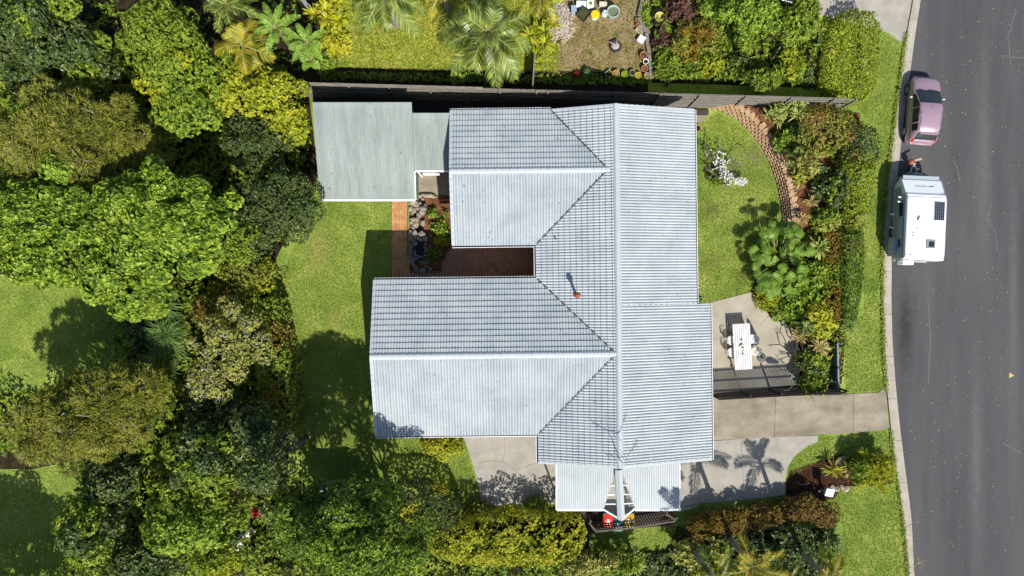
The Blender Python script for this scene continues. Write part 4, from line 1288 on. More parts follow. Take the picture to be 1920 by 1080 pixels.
sp = MB(); sp.box((.70, .86, RH + .055), (.60, 1.06, .03)); pan = sp.build('solar_panel', plain('solar_frame', (.62, .64, .66), .4), cv)
cell = MB(); cell.add([(-.051, -.061, 0), (.051, -.061, 0), (.051, .061, 0), (-.051, .061, 0)], [(0, 1, 2, 3)])
cell_me = cell.mesh('solar_cell', [plain('solar_cell_blue', (.022, .026, .045), .12)])
for i in range(5):
    for j in range(8):
        o = link('solar_cell', cell_me, pan); o.location = (.70 + (i - 2) * .112, .86 + (j - 3.5) * .128, RH + .074)
b = MB(); b.box((.30, -1.0, RH + .05), (.50, .46, .07)); h_ = b.build('roof_hatch', plain('grey_hatch_frame', (.25, .26, .26), .5), cv)
b = MB(); b.box((.32, -1.0, RH + .088), (.29, .30, .012)); b.build('pane', M['glass'], h_)
b = MB(); b.lathe((-.80, -1.64, RH + .02), [(.05, 0), (.05, .05), (.02, .07)], 10); b.build('roof_vent', plain('grey_vent_cap', (.35, .35, .36), .5), cv)
# dark sketched palm island emblem and handwriting along the roof
ink = plain('black_print', (.018, .018, .02), .5)
b = MB()
def stroke(pts, w=.022):
    z = RH + .036
    for (x0_, y0_), (x1_, y1_) in zip(pts[:-1], pts[1:]):
        b.bar((x0_, y0_, z), (x1_, y1_, z), w, .004)
def E_(u, v): return (-.98 + (u - 80) / 490 * .86, .0 + (560 - v) / 490 * .86 + .02)      # emblem sheet units
for st, w in (([(345, 380), (360, 300), (385, 235)], .05), ([(385, 370), (410, 300), (430, 260)], .045), ([(370, 430), (365, 360), (400, 310)], .04), ([(395, 240), (420, 300)], .05),
              ([(450, 360), (480, 345), (498, 390), (470, 365)], .018), ([(435, 430), (445, 440)], .03),
              ([(285, 360), (255, 335), (235, 400), (240, 470), (225, 500), (245, 525), (262, 500)], .02), ([(265, 340), (300, 380)], .012), ([(305, 430), (308, 445)], .035), ([(292, 480), (312, 488)], .03),
              ([(340, 450), (355, 460)], .025), ([(340, 495), (350, 505)], .025), ([(365, 520), (350, 560), (345, 590)], .028), ([(345, 570), (372, 580)], .02), ([(340, 620), (370, 640), (340, 690)], .035),
              ([(225, 675), (340, 672)], .022), ([(240, 690), (290, 770)], .012), ([(360, 690), (405, 680), (425, 695), (400, 715)], .014), ([(320, 720), (330, 735), (395, 742)], .028),
              ([(210, 770), (215, 810), (260, 800), (255, 765), (215, 770)], .022), ([(255, 780), (300, 780), (315, 805)], .026), ([(335, 765), (342, 780)], .03), ([(390, 785), (395, 792)], .022),
              ([(215, 880), (240, 855), (245, 890), (215, 910), (210, 880)], .028), ([(240, 865), (280, 870), (310, 850)], .02), ([(320, 860), (325, 890)], .012), ([(375, 880), (378, 900)], .014), ([(285, 920), (380, 925)], .016), ([(405, 815), (412, 825)], .02)):
    stroke([E_(*p) for p in st], w)
b.build('roof_lettering', ink, cv)
b = MB()
for k, (x, l) in enumerate(((-.45, .05), (-.36, .09), (-.24, .07), (-.14, .05), (-.06, .09), (.06, .07), (.18, .10), (.38, .16), (.52, .1))):
    yy = L2 + .42 - .01 * (k % 2); zz = 1.32 + (L2 + .82 - yy) * (RH - .18 - 1.32) / .80 + .006
    b.box((x, yy, zz), (l, .022 + .014 * (k % 3), .004))
b.build('front_lettering', ink, cv)
# kerb-side wall details
def side_patch(name, y0, y1, z0, z1, mat, parent=cv, out=.006):
    m_ = MB(); q = []
    for y, z in ((y0, z0), (y1, z0), (y1, z1), (y0, z1)):
        q.append((-(HW - max(0, (1.5 - z)) * .13) - out, y, z))
    m_.add(q, [(0, 1, 2, 3)]); return m_.build(name, mat, parent)
side_patch('side_skin', -1.8, 2.25, .45, 1.26, vans, out=.004)
side_patch('side_skin', -1.8, 1.8, 1.27, 1.72, vans, out=.004)
side_patch('side_window', .55, 1.45, 1.18, 1.66, M['glass'], out=.014)
side_patch('side_window', -1.2, -.75, 1.2, 1.55, M['glass'], out=.014)
b = MB(); b.box((-HW - .06, -1.05, .82), (.22, .85, .5)); b.build('step_box', vans, cv)
for y, z in ((1.6, 1.55), (1.35, 1.5), (.72, .75), (-.05, .75)):
    b = MB(); b.bar((-HW + .02, y, z), (-HW - .22, y + .02, z - .02), .07, .05); b.build('awning_bracket', M['white'], cv)
for s in (-1, 1):
    w_ = MB(); w_.tube([(s * .80, -.25, .31), (s * 1.0, -.25, .31)], .31, 18); wh = w_.build('wheel', M['rubber'], cv)
    w_ = MB(); w_.tube([(s * 1.0, -.25, .31), (s * 1.012, -.25, .31)], .19, 14); w_.build('rim', M['steel'], wh)
    b = MB(); b.bar((s * .55, L2 + .3, .45), (s * .07, L2 + 1.75, .45), .07, .09); b.build('drawbar', M['steel'], cv)
    b = MB(); b.lathe((s * 1.0 - .05, L2 - .12, RH - .05), [(.03, 0), (.02, .06)], 8); b.build('marker_light', M['white'], cv)
b = MB(); b.bar((-.28, L2 + 1.1, .46), (.28, L2 + 1.1, .46), .05, .05); b.build('cross_member', M['steel'], cv)
b = MB(); b.box((0, L2 + .95, 1.24), (2.05, .20, .10)); b.build('front_boot', vans, cv)
b = MB(); b.box((0, L2 + .98, .85), (1.95, .10, .5)); b.build('front_locker', vans, cv)
b = MB(); b.box((-.02, L2 + 1.16, .62), (.98, .34, .34)); lk = b.build('battery_box', plain('grey_green_box', (.20, .24, .22), .5), cv)
b = MB(); b.box((.10, L2 + 1.16, .795), (.44, .26, .012)); b.build('box_label', plain('pale_label', (.70, .72, .62), .5), lk)
b = MB(); b.box((.10, L2 + 1.16, .803), (.34, .17, .008)); b.box((-.30, L2 + 1.16, .795), (.2, .2, .01)); b.build('box_print', plain('label_green_print', (.16, .22, .15), .5), lk)
b = MB(); b.lathe((.58, L2 + 1.14, .46), [(.14, 0), (.15, .05), (.15, .28), (.11, .36), (.05, .40)], 14); b.build('gas_bottle', plain('grey_gas_bottle', (.40, .42, .44), .4), cv)
b = MB(); b.tube([(0, L2 + 1.55, .25), (0, L2 + 1.55, .85)], .035, 8); b.tube([(.0, L2 + 1.55, .85), (.10, L2 + 1.5, .9)], .02, 6); b.build('jockey_post', M['steel'], cv)
b = MB(); b.tube([(-.05, L2 + 1.55, .15), (.05, L2 + 1.55, .15)], .15, 14); b.build('jockey_wheel', M['rubber'], cv)
b = MB(); b.bar((0, L2 + 1.7, .48), (0, L2 + 2.0, .48), .09, .07); b.build('coupling', M['steel'], cv)
b = MB(); b.bar((-.62, L2 + 1.2, .5), (-.32, L2 + 1.32, .5), .05, .05); b.build('jack_handle', M['steel'], cv)
b = MB(); b.lathe((-.16, L2 + 1.98, .48), [(.13, -.14), (.18, 0), (.15, .12), (.06, .19)], 14); b.build('coupling_cover', plain('tan_leather_cover', (.34, .11, .045), .6), cv)
b = MB(); b.bar((-.08, L2 + 2.02, .70), (.26, L2 + 2.12, .78), .10, .05); b.bar((-.14, L2 + 1.78, .62), (.05, L2 + 1.88, .60), .06, .03); b.build('cover_flap', plain('pale_wood_flap', (.55, .42, .28), .7), cv)
b = MB(); b.bar((-.78, -L2 - .17, .95), (-.20, -L2 - .17, .95), .24, .62); b.build('spare_wheel_cover', vanw, cv)
b = MB(); b.box((0, -L2 - .05, .50), (1.9, .10, .12)); b.build('rear_bumper', M['steel'], cv)

# ------------------------------------------------------------------ letterbox, bench, shed corner
lbx, lby = W(1555, 923, 1.0)
lb = thing('letterbox', 'small pale metal letterbox with a sloping lid beside the dark mulch', 'letterbox', (lbx, lby, 0), -.15)
b = MB(); b.box((0, 0, .45), (.12, .12, .9)); b.build('post', M['darkwood'], lb)
b = MB(); b.add([(-.21, -.2, .82), (.21, -.2, .82), (.21, .2, .82), (-.21, .2, .82), (-.21, -.2, 1.0), (.21, -.2, 1.0), (.21, .2, 1.14), (-.21, .2, 1.14)],
                [(3, 2, 1, 0), (0, 1, 5, 4), (1, 2, 6, 5), (2, 3, 7, 6), (3, 0, 4, 7), (4, 5, 6, 7)]); b.build('box', plain('pale_blue_zinc', (.46, .55, .60), .4), lb)
b = MB(); b.add([(-.23, -.24, 1.0), (.23, -.24, 1.0), (.23, .22, 1.16), (-.23, .22, 1.16)], [(0, 1, 2, 3)]); b.build('lid', plain('pale_zinc_lid', (.55, .64, .68), .4), lb)
gs = thing('garden_spigot', 'thin bent metal sprinkler pipe lying on the dark mulch', 'sprinkler', (*W(1507, 908, .1), .02))
b = MB(); b.tube([(-.35, .1, .03), (-.2, -.03, .04), (.0, -.02, .05), (.22, .03, .05), (.32, .06, .04)], .014, 5); b.build('pipe', M['steel'], gs)
b = MB(); b.lathe((.3, .06, .04), [(.03, 0), (.02, .05)], 8); b.build('nozzle', M['steel'], gs)
bt = thing('garden_light', 'little white solar light in the mulch beside the letterbox', 'garden light', (*W(1536, 921, .2), .006))
b = MB(); b.tube([(0, 0, 0), (0, 0, .2)], .012, 6); b.build('stake', M['steel'], bt)
b = MB(); b.lathe((0, 0, .2), [(.05, 0), (.06, .03), (.02, .06)], 10); b.build('lamp_head', M['white'], bt)

bx, by = W(455, 1010, .5)
bn = thing('garden_bench', 'pale bench with green slatted backrest tucked under the trees', 'bench', (bx, by, .0), math.radians(48))
for k in range(3):
    b = MB(); b.box((0, -.23 + .13 * k, .45), (1.6, .118, .035)); b.build('slat', plain('white_bench_plank', (.66, .62, .54), .6) if k == 0 else bpy.data.materials['white_bench_plank'], bn)
for k in range(13):
    b = MB(); b.bar((-.72 + k * .12, .14, .48), (-.72 + k * .12, .30, .92), .05, .02); b.build('back_slat', plain('green_bench_slat', (.07, .17, .14), .5) if k == 0 else bpy.data.materials['green_bench_slat'], bn)
b = MB(); b.bar((-.76, .30, .93), (.76, .30, .93), .05, .05); b.build('top_rail', bpy.data.materials['green_bench_slat'], bn)
for s in (-.68, .68):
    b = MB(); b.box((s, -.05, .215), (.07, .42, .43)); b.build('leg', M['darkwood'], bn)
tsx, tsy = W(622, 928, 2.1)
ts = thing('tool_shed', 'small shed with a flat grey roof half hidden under the big round tree', 'shed', (tsx, tsy, 0), 0)
b = MB(); b.box((-.1, -.5, .95), (1.7, 1.5, 1.9)); b.build('wall', M['greenwall'], ts)
b = MB(); b.box((-.1, -.5, 2.06), (1.95, 1.75, .06), 0); b.build('roof', plain('grey_shed_roof', (.36, .39, .43), .5), ts)
b = MB(); b.box((-.1, .27, .95), (.8, .04, 1.8)); b.build('door', M['greenwall'], ts)

# ------------------------------------------------------------------ next door's yard clutter
yz = ZN + .01
def pot(px, py, r_, h, mat, label, fill=None, group='plant pots along the vegetable plot', cat='plant pot', square=False, name='plant_pot'):
    x, y = W(px, py, yz + h)
    t = thing(name, label, cat, (x, y, yz), random.uniform(-.3, .3), group)
    b = MB()
    n = 4 if square else 16
    q = 1.35 if square else 1
    b.lathe((0, 0, 0), [(r_ * .72 * q, 0), (r_ * q, h), (r_ * .86 * q, h), (r_ * .8 * q, h * .82)], n, cap1=False)
    b.build('pot', mat, t)
    b = MB(); b.lathe((0, 0, h * .82), [(r_ * .82 * q, 0)], n, cap0=True, cap1=False); b.add([], [])
    b.build('soil', fill or M['soil'], t)
    return t
pot(1207, 103, .21, .34, M['terracotta'], 'large terracotta pot beside the timber edging', M['redsoil'])
pot(1209, 128, .19, .3, M['terracotta'], 'terracotta pot of brown soil, lower of two by the timber edging', M['redsoil'])
pot(1213, 141, .18, .26, M['terracotta'], 'terracotta pot in the corner where timber edging meets the fence', M['rock'])
pot(1211, 115, .16, .26, M['white'], 'white rimmed pot between the two terracotta pots', M['soil'])
pot(1155, 138, .21, .3, M['yellow'], 'yellowish pot of straw near the fence', M['dirt'])
pot(1171, 139, .20, .26, LF['mid'], 'round green planter between two yellowish pots', LF['mid'])
pot(1186, 136, .17, .28, plain('olive_pot', (.35, .34, .16), .6), 'pale olive pot with a light rim near the fence', M['soil'])
pot(1197, 141, .19, .24, M['yellow'], 'golden pot with weedy plants beside the corner pot', LF['olive'])
pot(1142, 138, .2, .22, plain('straw_basket', (.42, .35, .20), .9), 'straw coloured square basket near the fence', M['soil'], square=True)
pot(1195, 37, .13, .2, M['terracotta'], 'small terracotta pot by the edging, upper of two', M['redsoil'])
pot(1196, 47, .13, .2, M['terracotta'], 'small terracotta pot by the edging, lower of two', M['redsoil'])
pot(1200, 56, .22, .2, plain('pale_yellow_crate', (.55, .48, .22), .6), 'pale yellow square crate with seedlings by the edging', M['rock'], square=True, name='seedling_crate', cat='crate')
pot(1203, 73, .2, .3, M['white'], 'white square tub beside the timber edging', plain('white_tub_inside', (.5, .55, .5), .6), square=True, name='white_tub', cat='tub')
pot(1095, 25, .33, .55, plain('black_green_tub', (.035, .045, .025), .5), 'dark square tub of soil beside the yellow bucket', plain('mossy_soil', (.05, .055, .015), 1), square=True, name='square_tub', cat='tub')
pot(1150, 21, .36, .6, plain('pale_green_barrel', (.42, .52, .47), .5), 'large pale green water barrel in the vegetable plot', plain('murky_water', (.17, .19, .11), .15), name='water_barrel', cat='barrel')
t = thing('bucket', 'bright yellow lidded bucket beside the dark square tub', 'bucket', (*W(1116, 27, yz + .4), yz), 0)
b = MB(); b.lathe((0, 0, 0), [(.2, 0), (.24, .38)], 18); b.build('body', M['white'], t)
b = MB(); b.lathe((0, 0, .38), [(.25, 0), (.25, .03), (.22, .045)], 18); b.build('lid', plain('bright_yellow_lid', (.75, .56, .01), .4), t)
t = thing('watering_can', 'small white container with a blue rim beside the water barrel', 'container', (*W(1135, 22, yz + .5), yz), 0)
b = MB(); b.lathe((0, 0, 0), [(.12, 0), (.17, .1), (.17, .42), (.13, .48), (.09, .5)], 16); b.build('body', M['white'], t)
b = MB(); b.lathe((0, 0, .49), [(.13, 0), (.13, .03), (.09, .03), (.08, 0)], 16); b.build('rim', plain('blue_rim', (.04, .10, .20), .4), t)
t = thing('storage_box', 'light blue storage box left of the dark square tub', 'box', (*W(1076, 16, yz + .5), yz), .05)
b = MB(); b.box((0, 0, .25), (.26, .32, .5)); b.build('body', plain('pale_blue_plastic', (.42, .50, .60), .5), t)
b = MB(); b.box((0, 0, .515), (.3, .36, .03)); b.build('lid', plain('blue_grey_lid', (.30, .38, .48), .5), t)
for k, (px, py, w, l, lab) in enumerate(((1090, 7, .5, .3, 'white polystyrene box behind the dark square tub'), (1107, 6, .36, .34, 'white box with a green lid behind the yellow bucket'), (1131, 7, .4, .22, 'cream slab leaning behind the white container'))):
    t = thing('foam_box', lab, 'box', (*W(px, py, yz + .4), yz), random.uniform(-.15, .15), 'pale boxes behind the tubs')
    b = MB(); b.box((0, 0, .18), (w, l, .36)); b.build('body', M['white'] if k < 2 else M['fascia'], t)
    b = MB(); b.box((0, 0, .375), (w + .03, l + .03, .03)); b.build('lid', M['white'] if k < 2 else M['fascia'], t)
    if k == 1:
        b = MB(); b.lathe((.02, 0, .392), [(.11, 0), (.1, .03)], 12); b.build('plant_disc', LF['mid'], t)
t = thing('fire_pit', 'hexagonal sunken fire pit with ash and sticks in the bare plot', 'fire pit', (*W(1155, 86, yz + .2), yz), .3)
b = MB(); b.lathe((0, 0, 0), [(.36, 0), (.36, .24), (.28, .24), (.26, .1)], 6, cap1=False); b.build('rim', M['darkwood'], t)
b = MB(); b.lathe((0, 0, .10), [(.28, 0), (.12, .09)], 10); b.build('ash', plain('pale_ash', (.46, .40, .36), 1), t)
b = MB(); b.tube([(-.3, .3, .24), (.05, .02, .22)], .02, 5); b.tube([(.18, .34, .26), (-.02, 0, .2)], .018, 5); b.build('stick', M['palebark'], t)
ed = thing('timber_edging', 'weathered sleeper edging between the bare plot and the overgrown bed', 'edging', (*W(1216, 75, yz), yz))
for (a, c) in (((1207, -10), (1198, 30)), ((1198, 33), (1212, 60)), ((1212, 62), (1217, 100)), ((1217, 102), (1222, 148))):
    p, q = W3(*a, yz + .2), W3(*c, yz + .2)
    b = MB(); b.bar((p[0], p[1], yz + .12), (q[0], q[1], yz + .12), .2, .24); b.build('sleeper', M['oldwood'], ed, world=True)
t = thing('half_barrel', 'dark half barrel planter holding a round yellow tub', 'planter', (*W(1236, 30, yz + .5), yz))
b = MB(); b.lathe((0, 0, 0), [(.33, 0), (.42, .5), (.38, .5), (.36, .4)], 18, cap1=False); b.build('barrel', M['black'], t)
b = MB(); b.lathe((.03, -.03, .3), [(.25, 0), (.28, .22), (.24, .22), (.22, .16)], 16); b.build('inner_tub', plain('dull_yellow_tub', (.55, .47, .10), .6), t)
pot(1533, 97, .24, .4, M['black'], 'round black empty pot in shade beside the clipped hedge', group=None)
pl = thing('garden_plank', 'pale grey plank lying among the banana plants', 'plank', (*W(578, 16, ZN + .5), ZN + .45), 0)
p, q = Vector(W3(565, -6, 1.7)), Vector(W3(590, 34, 1.7)); c = (p + q) / 2
b = MB(); b.bar(p, q, .22, .05); b.build('plank', M['steel'], pl, world=True)
sk = thing('bamboo_stake', 'long thin grey stake leaning through the overgrown bed', 'stake', (*W(1475, 75, 2), ZN))
b = MB(); b.tube([W3(1448, 112, 1.6), W3(1498, 32, 2.9)], .03, 6); b.build('stake', M['palebark'], sk, world=True)
ps = thing('white_pipe', 'short white pipe lying at the top of the overgrown bed', 'pipe', (*W(1473, 1, 2.4), ZN))
b = MB(); b.tube([W3(1462, -2, 2.4), W3(1485, 5, 2.4)], .035, 6); b.build('pipe', M['white'], ps, world=True)
# step and pot by the front lawn's far end
st = thing('garden_step', 'broad stone step at the corner of the house by the curved wall', 'step', (*W(1312, 216, .1), 0))
b = MB(); b.prism([W(1300, 207), W(1328, 207), W(1327, 216), W(1300, 216)], 0, .16); b.build('upper_tread', M['darkwood'], st, world=True)
b = MB(); b.prism([W(1300, 217), W(1327, 217), W(1316, 229), W(1300, 231)], 0, .12); b.build('lower_tread', M['drive'], st, world=True)
yz = .005
pot(1308, 240, .2, .3, M['terracotta'], 'cream rimmed terracotta pot on the front lawn by the house wall', group=None, cat='plant pot')

# rocks
def rock(name, label, px, py, h, r_, mat, parent=None, group=None, flat=.6, seed=0):
    rr = random.Random(seed)
    bmr = bmesh.new(); bmesh.ops.create_icosphere(bmr, subdivisions=1, radius=1)
    ax = (r_ * rr.uniform(.8, 1.25), r_ * rr.uniform(.7, 1.1), r_ * flat)
    an_ = rr.uniform(0, 3)
    for v in bmr.verts:
        k = rr.uniform(.8, 1.15); x, y, z = v.co.x * ax[0] * k, v.co.y * ax[1] * k, v.co.z * ax[2] * k
        v.co = (x * math.cos(an_) - y * math.sin(an_), x * math.sin(an_) + y * math.cos(an_), z)
    me = bpy.data.meshes.new(name); bmr.to_mesh(me); bmr.free(); me.materials.append(mat)
    o = link(name, me, parent)
    x, y = W(px, py, h); z = h - r_ * flat * .5
    o.location = (x, y, z) if parent is None else (x - parent.location.x, y - parent.location.y, z - parent.location.z)
    if label: tagobj(o, label, 'rock', group)
    return o
pd = thing('rock_pond', 'rock edged ornamental pond and waterfall in the courtyard bed', 'pond', (*W(790, 450, 0), .0))
b = MB(); b.sheet([W(778, 452, .1), W(792, 448, .1), W(797, 470, .1), (W(792, 490, .1)), W(780, 492, .1)], .06); b.build('water', M['water'], pd, world=True)
rr = random.Random(11)
for i in range(58):
    px, py = rr.uniform(769, 797), rr.uniform(366, 448)
    if 782 < px < 790 and 395 < py < 440 and rr.random() < .6: continue
    rock('rock', None, px, py, rr.uniform(.12, .38), rr.uniform(.09, .22), M['rock'] if rr.random() < .75 else M['greyrock'], pd, seed=i)
for i in range(40):
    a = rr.uniform(0, 2 * math.pi); px, py = 789 + 19 * math.cos(a), 475 + 33 * math.sin(a)
    rock('rock', None, px, py, rr.uniform(.1, .28), rr.uniform(.08, .17), M['greyrock'], pd, seed=100 + i)
for i in range(46): rock('rock', None, rr.uniform(772, 808), rr.uniform(440, 508), rr.uniform(.05, .25), rr.uniform(.06, .14), M['greyrock'] if rr.random() < .7 else M['rock'], pd, seed=400 + i)
for i in range(10): rock('rock', None, 783 + 3.6 * i, 367 + rr.uniform(-2, 2), .2, .14, M['rock'], pd, seed=200 + i)
for k, (px, py) in enumerate(((792, 391), (790, 440))): rock('boulder', None, px, py, .45, .24, M['greyrock'], pd, seed=300 + k)
rock('edging_rock', 'pale grey boulder beside the strappy plants on the verge', 1579, 864, .3, .33, M['greyrock'], seed=41)
for k, (px, py, r_) in enumerate(((1562, 914, .2), (1570, 917, .24), (1580, 914, .2), (1588, 917, .22))):
    rock('edging_rock', ('tan rock nearest the letterbox at the mulch edge', 'larger tan rock second from the letterbox', 'tan rock third from the letterbox', 'tan rock furthest from the letterbox at the mulch edge')[k], px, py, .12, r_, M['rock'], group='edging rocks by the letterbox', seed=50 + k)
b = MB()
p, q = W3(1458, 594, .12), W3(1478, 616, .12)
te = thing('patio_log', 'pale timber log edging the patio corner below the garden', 'log edging', (*W(1468, 606, .1), .03))
b.bar((p[0], p[1], .12), (q[0], q[1], .12), .13, .16); b.build('log', M['palebark'], te, world=True)
# lost marker on the road
ym = thing('paint_marker', 'small yellow triangular paint mark on the asphalt', 'paint mark', (*W(1896, 704, 0), .008))
b = MB(); b.prism([(-.13, -.16), (-.10, .17), (.17, 0)], 0, .004); b.build('mark', plain('yellow_road_paint', (.60, .42, .10), .7), ym)
# ------------------------------------------------------------------ foliage machinery
def unit(a): return a / np.maximum(1e-9, np.linalg.norm(a, axis=1, keepdims=True))
def sphere_pts(n, rng, zmin=-.3):
    out = np.zeros((0, 3))
    while len(out) < n:
        p = unit(rng.normal(size=(n * 2, 3))); p = p[p[:, 2] > zmin]; out = np.vstack([out, p])
    return out[:n]
def leaves_from_tufts(c, n, m, L, Wd, a, rng, hexa=False, droop=.0, fold=.12, up=.0):
    """c, n: tuft positions and outward directions; m leaves each; a: how far leaves point outwards (0 = lie flat)"""
    K = len(c)
    c = np.repeat(c, m, 0); n = np.repeat(n, m, 0)
    t = rng.normal(size=(K * m, 3)); t = unit(t - n * (t * n).sum(1, keepdims=True))
    aa = a * rng.uniform(.4, 1.6, (K * m, 1))
    d = unit(t + n * aa + np.array([0, 0, up - droop]))
    ln = n + rng.normal(size=d.shape) * .35 + np.array([0, 0, .35])
    ln = unit(ln - d * (ln * d).sum(1, keepdims=True))
    s = np.cross(ln, d)
    l = L * rng.uniform(.65, 1.2, (K * m, 1)); w = Wd * rng.uniform(.75, 1.2, (K * m, 1)) * .5
    if hexa:
        b = c + d * l * .08
        v = np.stack([b, b + d * l * .30 + s * w + ln * w * fold * 3, b + d * l * .68 + s * w * .85 + ln * w * fold * 2, b + d * l - ln * l * .08, b + d * l * .68 - s * w * .85 + ln * w * fold * 2, b + d * l * .30 - s * w + ln * w * fold * 3], 1)
        return v.reshape(-1, 3), 6, [(0, 1, 2, 3), (0, 3, 4, 5)]
    v = np.stack([c, c + d * l * .45 + s * w + ln * w * fold * 2, c + d * l - ln * l * .06, c + d * l * .45 - s * w + ln * w * fold * 2], 1)
    return v.reshape(-1, 3), 4, [(0, 1, 2, 3)]
def strips(c, d, L, Wd, droop, rng, up=None):
    """long arching strap leaves: base c, direction d"""
    K = len(c)
    ref = np.tile(np.array([[0, 0, 1.0]]), (K, 1)) + rng.normal(size=(K, 3)) * .12
    s = unit(np.cross(ref, d)); w = (Wd * rng.uniform(.8, 1.2, (K, 1))) * .5
    l = L * rng.uniform(.7, 1.15, (K, 1)); dr = droop * rng.uniform(.6, 1.4, (K, 1))
    def at(t): return c + d * l * t - np.array([[0, 0, 1.0]]) * dr * l * t * t
    v = np.stack([at(0) - s * w * .6, at(0) + s * w * .6, at(.5) + s * w, at(.5) - s * w, at(.8) + s * w * .7, at(.8) - s * w * .7, at(1.0)], 1)
    return v.reshape(-1, 3), 7, [(0, 1, 2, 3), (3, 2, 4, 5), (5, 4, 6)]

STY = {   # leaf length, width, leaves per tuft, tuft spacing, outwardness, hexagonal leaf
    'broad': (.26, .165, 4, .185, .2, True), 'medium': (.21, .12, 5, .20, .35, False), 'fine': (.14, .075, 6, .16, .5, False),
    'tiny': (.105, .06, 6, .125, .6, False), 'hedge': (.12, .075, 6, .135, .5, False), 'star': (.30, .075, 10, .30, .35, False), 'spray': (.26, .05, 9, .21, .7, False),
}
def blobs_for(px, py, rx, ry, top, depth, nb, k, seed, rot=0.0):
    rng = np.random.default_rng(seed)
    zc = top - depth * .45
    cx, cy = W(px, py, zc); sc = (CAM_H - zc) / FPX
    RX_, RY_ = rx * sc, ry * sc; R = math.sqrt(RX_ * RY_)
    out = []
    rb0 = R * k / math.sqrt(nb)
    for i in range(nb):
        rho = math.sqrt((i + .5) / nb); th = i * 2.39996 + seed
        rb = rb0 * rng.uniform(.55, 1.35)
        f = max(.05, 1 - rb / R * .85)
        x = RX_ * f * rho * math.cos(th) + rng.normal() * R * .08; y = RY_ * f * rho * math.sin(th) + rng.normal() * R * .08
        x, y = x * math.cos(rot) - y * math.sin(rot), x * math.sin(rot) + y * math.cos(rot)
        z = top - rb * .85 - depth * rho ** 2 * rng.uniform(.6, 1.1) - rng.uniform(0, depth * .35)
        out.append((cx + x, cy + y, max(z, rb * .5), rb))
    return out, (cx, cy)
def foliage(blobs, style, rng, squash=.8, density=1.0, under=-.35, inner=.3):
    L, Wd, m, sp, a, hexa = STY[style]
    C, N_ = [], []
    for (x, y, z, r) in blobs:
        n = max(8, int(2 * math.pi * r * r * 1.75 / sp ** 2 * density))
        d = sphere_pts(n, rng, under)
        nl = int(min(22, max(5, 5 + (r / .30) ** 1.6)))
        lo = sphere_pts(nl, rng, under)
        dots = d @ lo.T
        bi = dots.argmax(1); w = dots.max(1)
        c0 = math.cos(min(1.2, 2.3 / math.sqrt(nl)))
        t = np.clip((w - c0) / (1 - c0), 0, 1)
        keep = rng.random(n) < .58 + .42 * t
        d, t, bi = d[keep], t[keep], bi[keep]; n = len(d)
        rad = (r * (.72 + .33 * t ** .6) * rng.uniform(.92, 1.05, n))[:, None]
        k = int(n * inner * .6); rad[:k] *= rng.uniform(.5, .85, (k, 1))
        sq = np.array([1, 1, squash])
        p = d * rad * sq
        nn = unit(p - lo[bi] * r * .62 * sq + d * .12 * r)
        C.append(p + np.array([x, y, z])); N_.append(unit(nn + np.array([0, 0, .25])))
    return leaves_from_tufts(np.vstack(C), np.vstack(N_), m, L, Wd, a, rng, hexa)
def trunk_part(parent, base, top, r0, blobs, mat, nlimb=6, name='trunk', rnd=None, branches=True):
    rnd = rnd or random
    b = MB(); base, top = Vector(base), Vector(top)
    mid = base.lerp(top, .5) + Vector((rnd.uniform(-.15, .15), rnd.uniform(-.15, .15), 0))
    b.tube([base, mid, top], [r0, r0 * .8, r0 * .55], 7)
    b.build(name, mat, parent, smooth=True, world=True)
    if branches and blobs:
        b = MB()
        for q in rnd.sample(list(blobs), min(nlimb, len(blobs))):
            e = Vector(q[:3]); s = base.lerp(top, rnd.uniform(.55, 1.0)); m_ = s.lerp(e, .55) + Vector((0, 0, -.12 * (e - s).length))
            b.tube([s, m_, e], [r0 * .45, r0 * .3, r0 * .12], 5)
        b.build('limb', mat, parent, smooth=True, world=True)
SEED = [100]
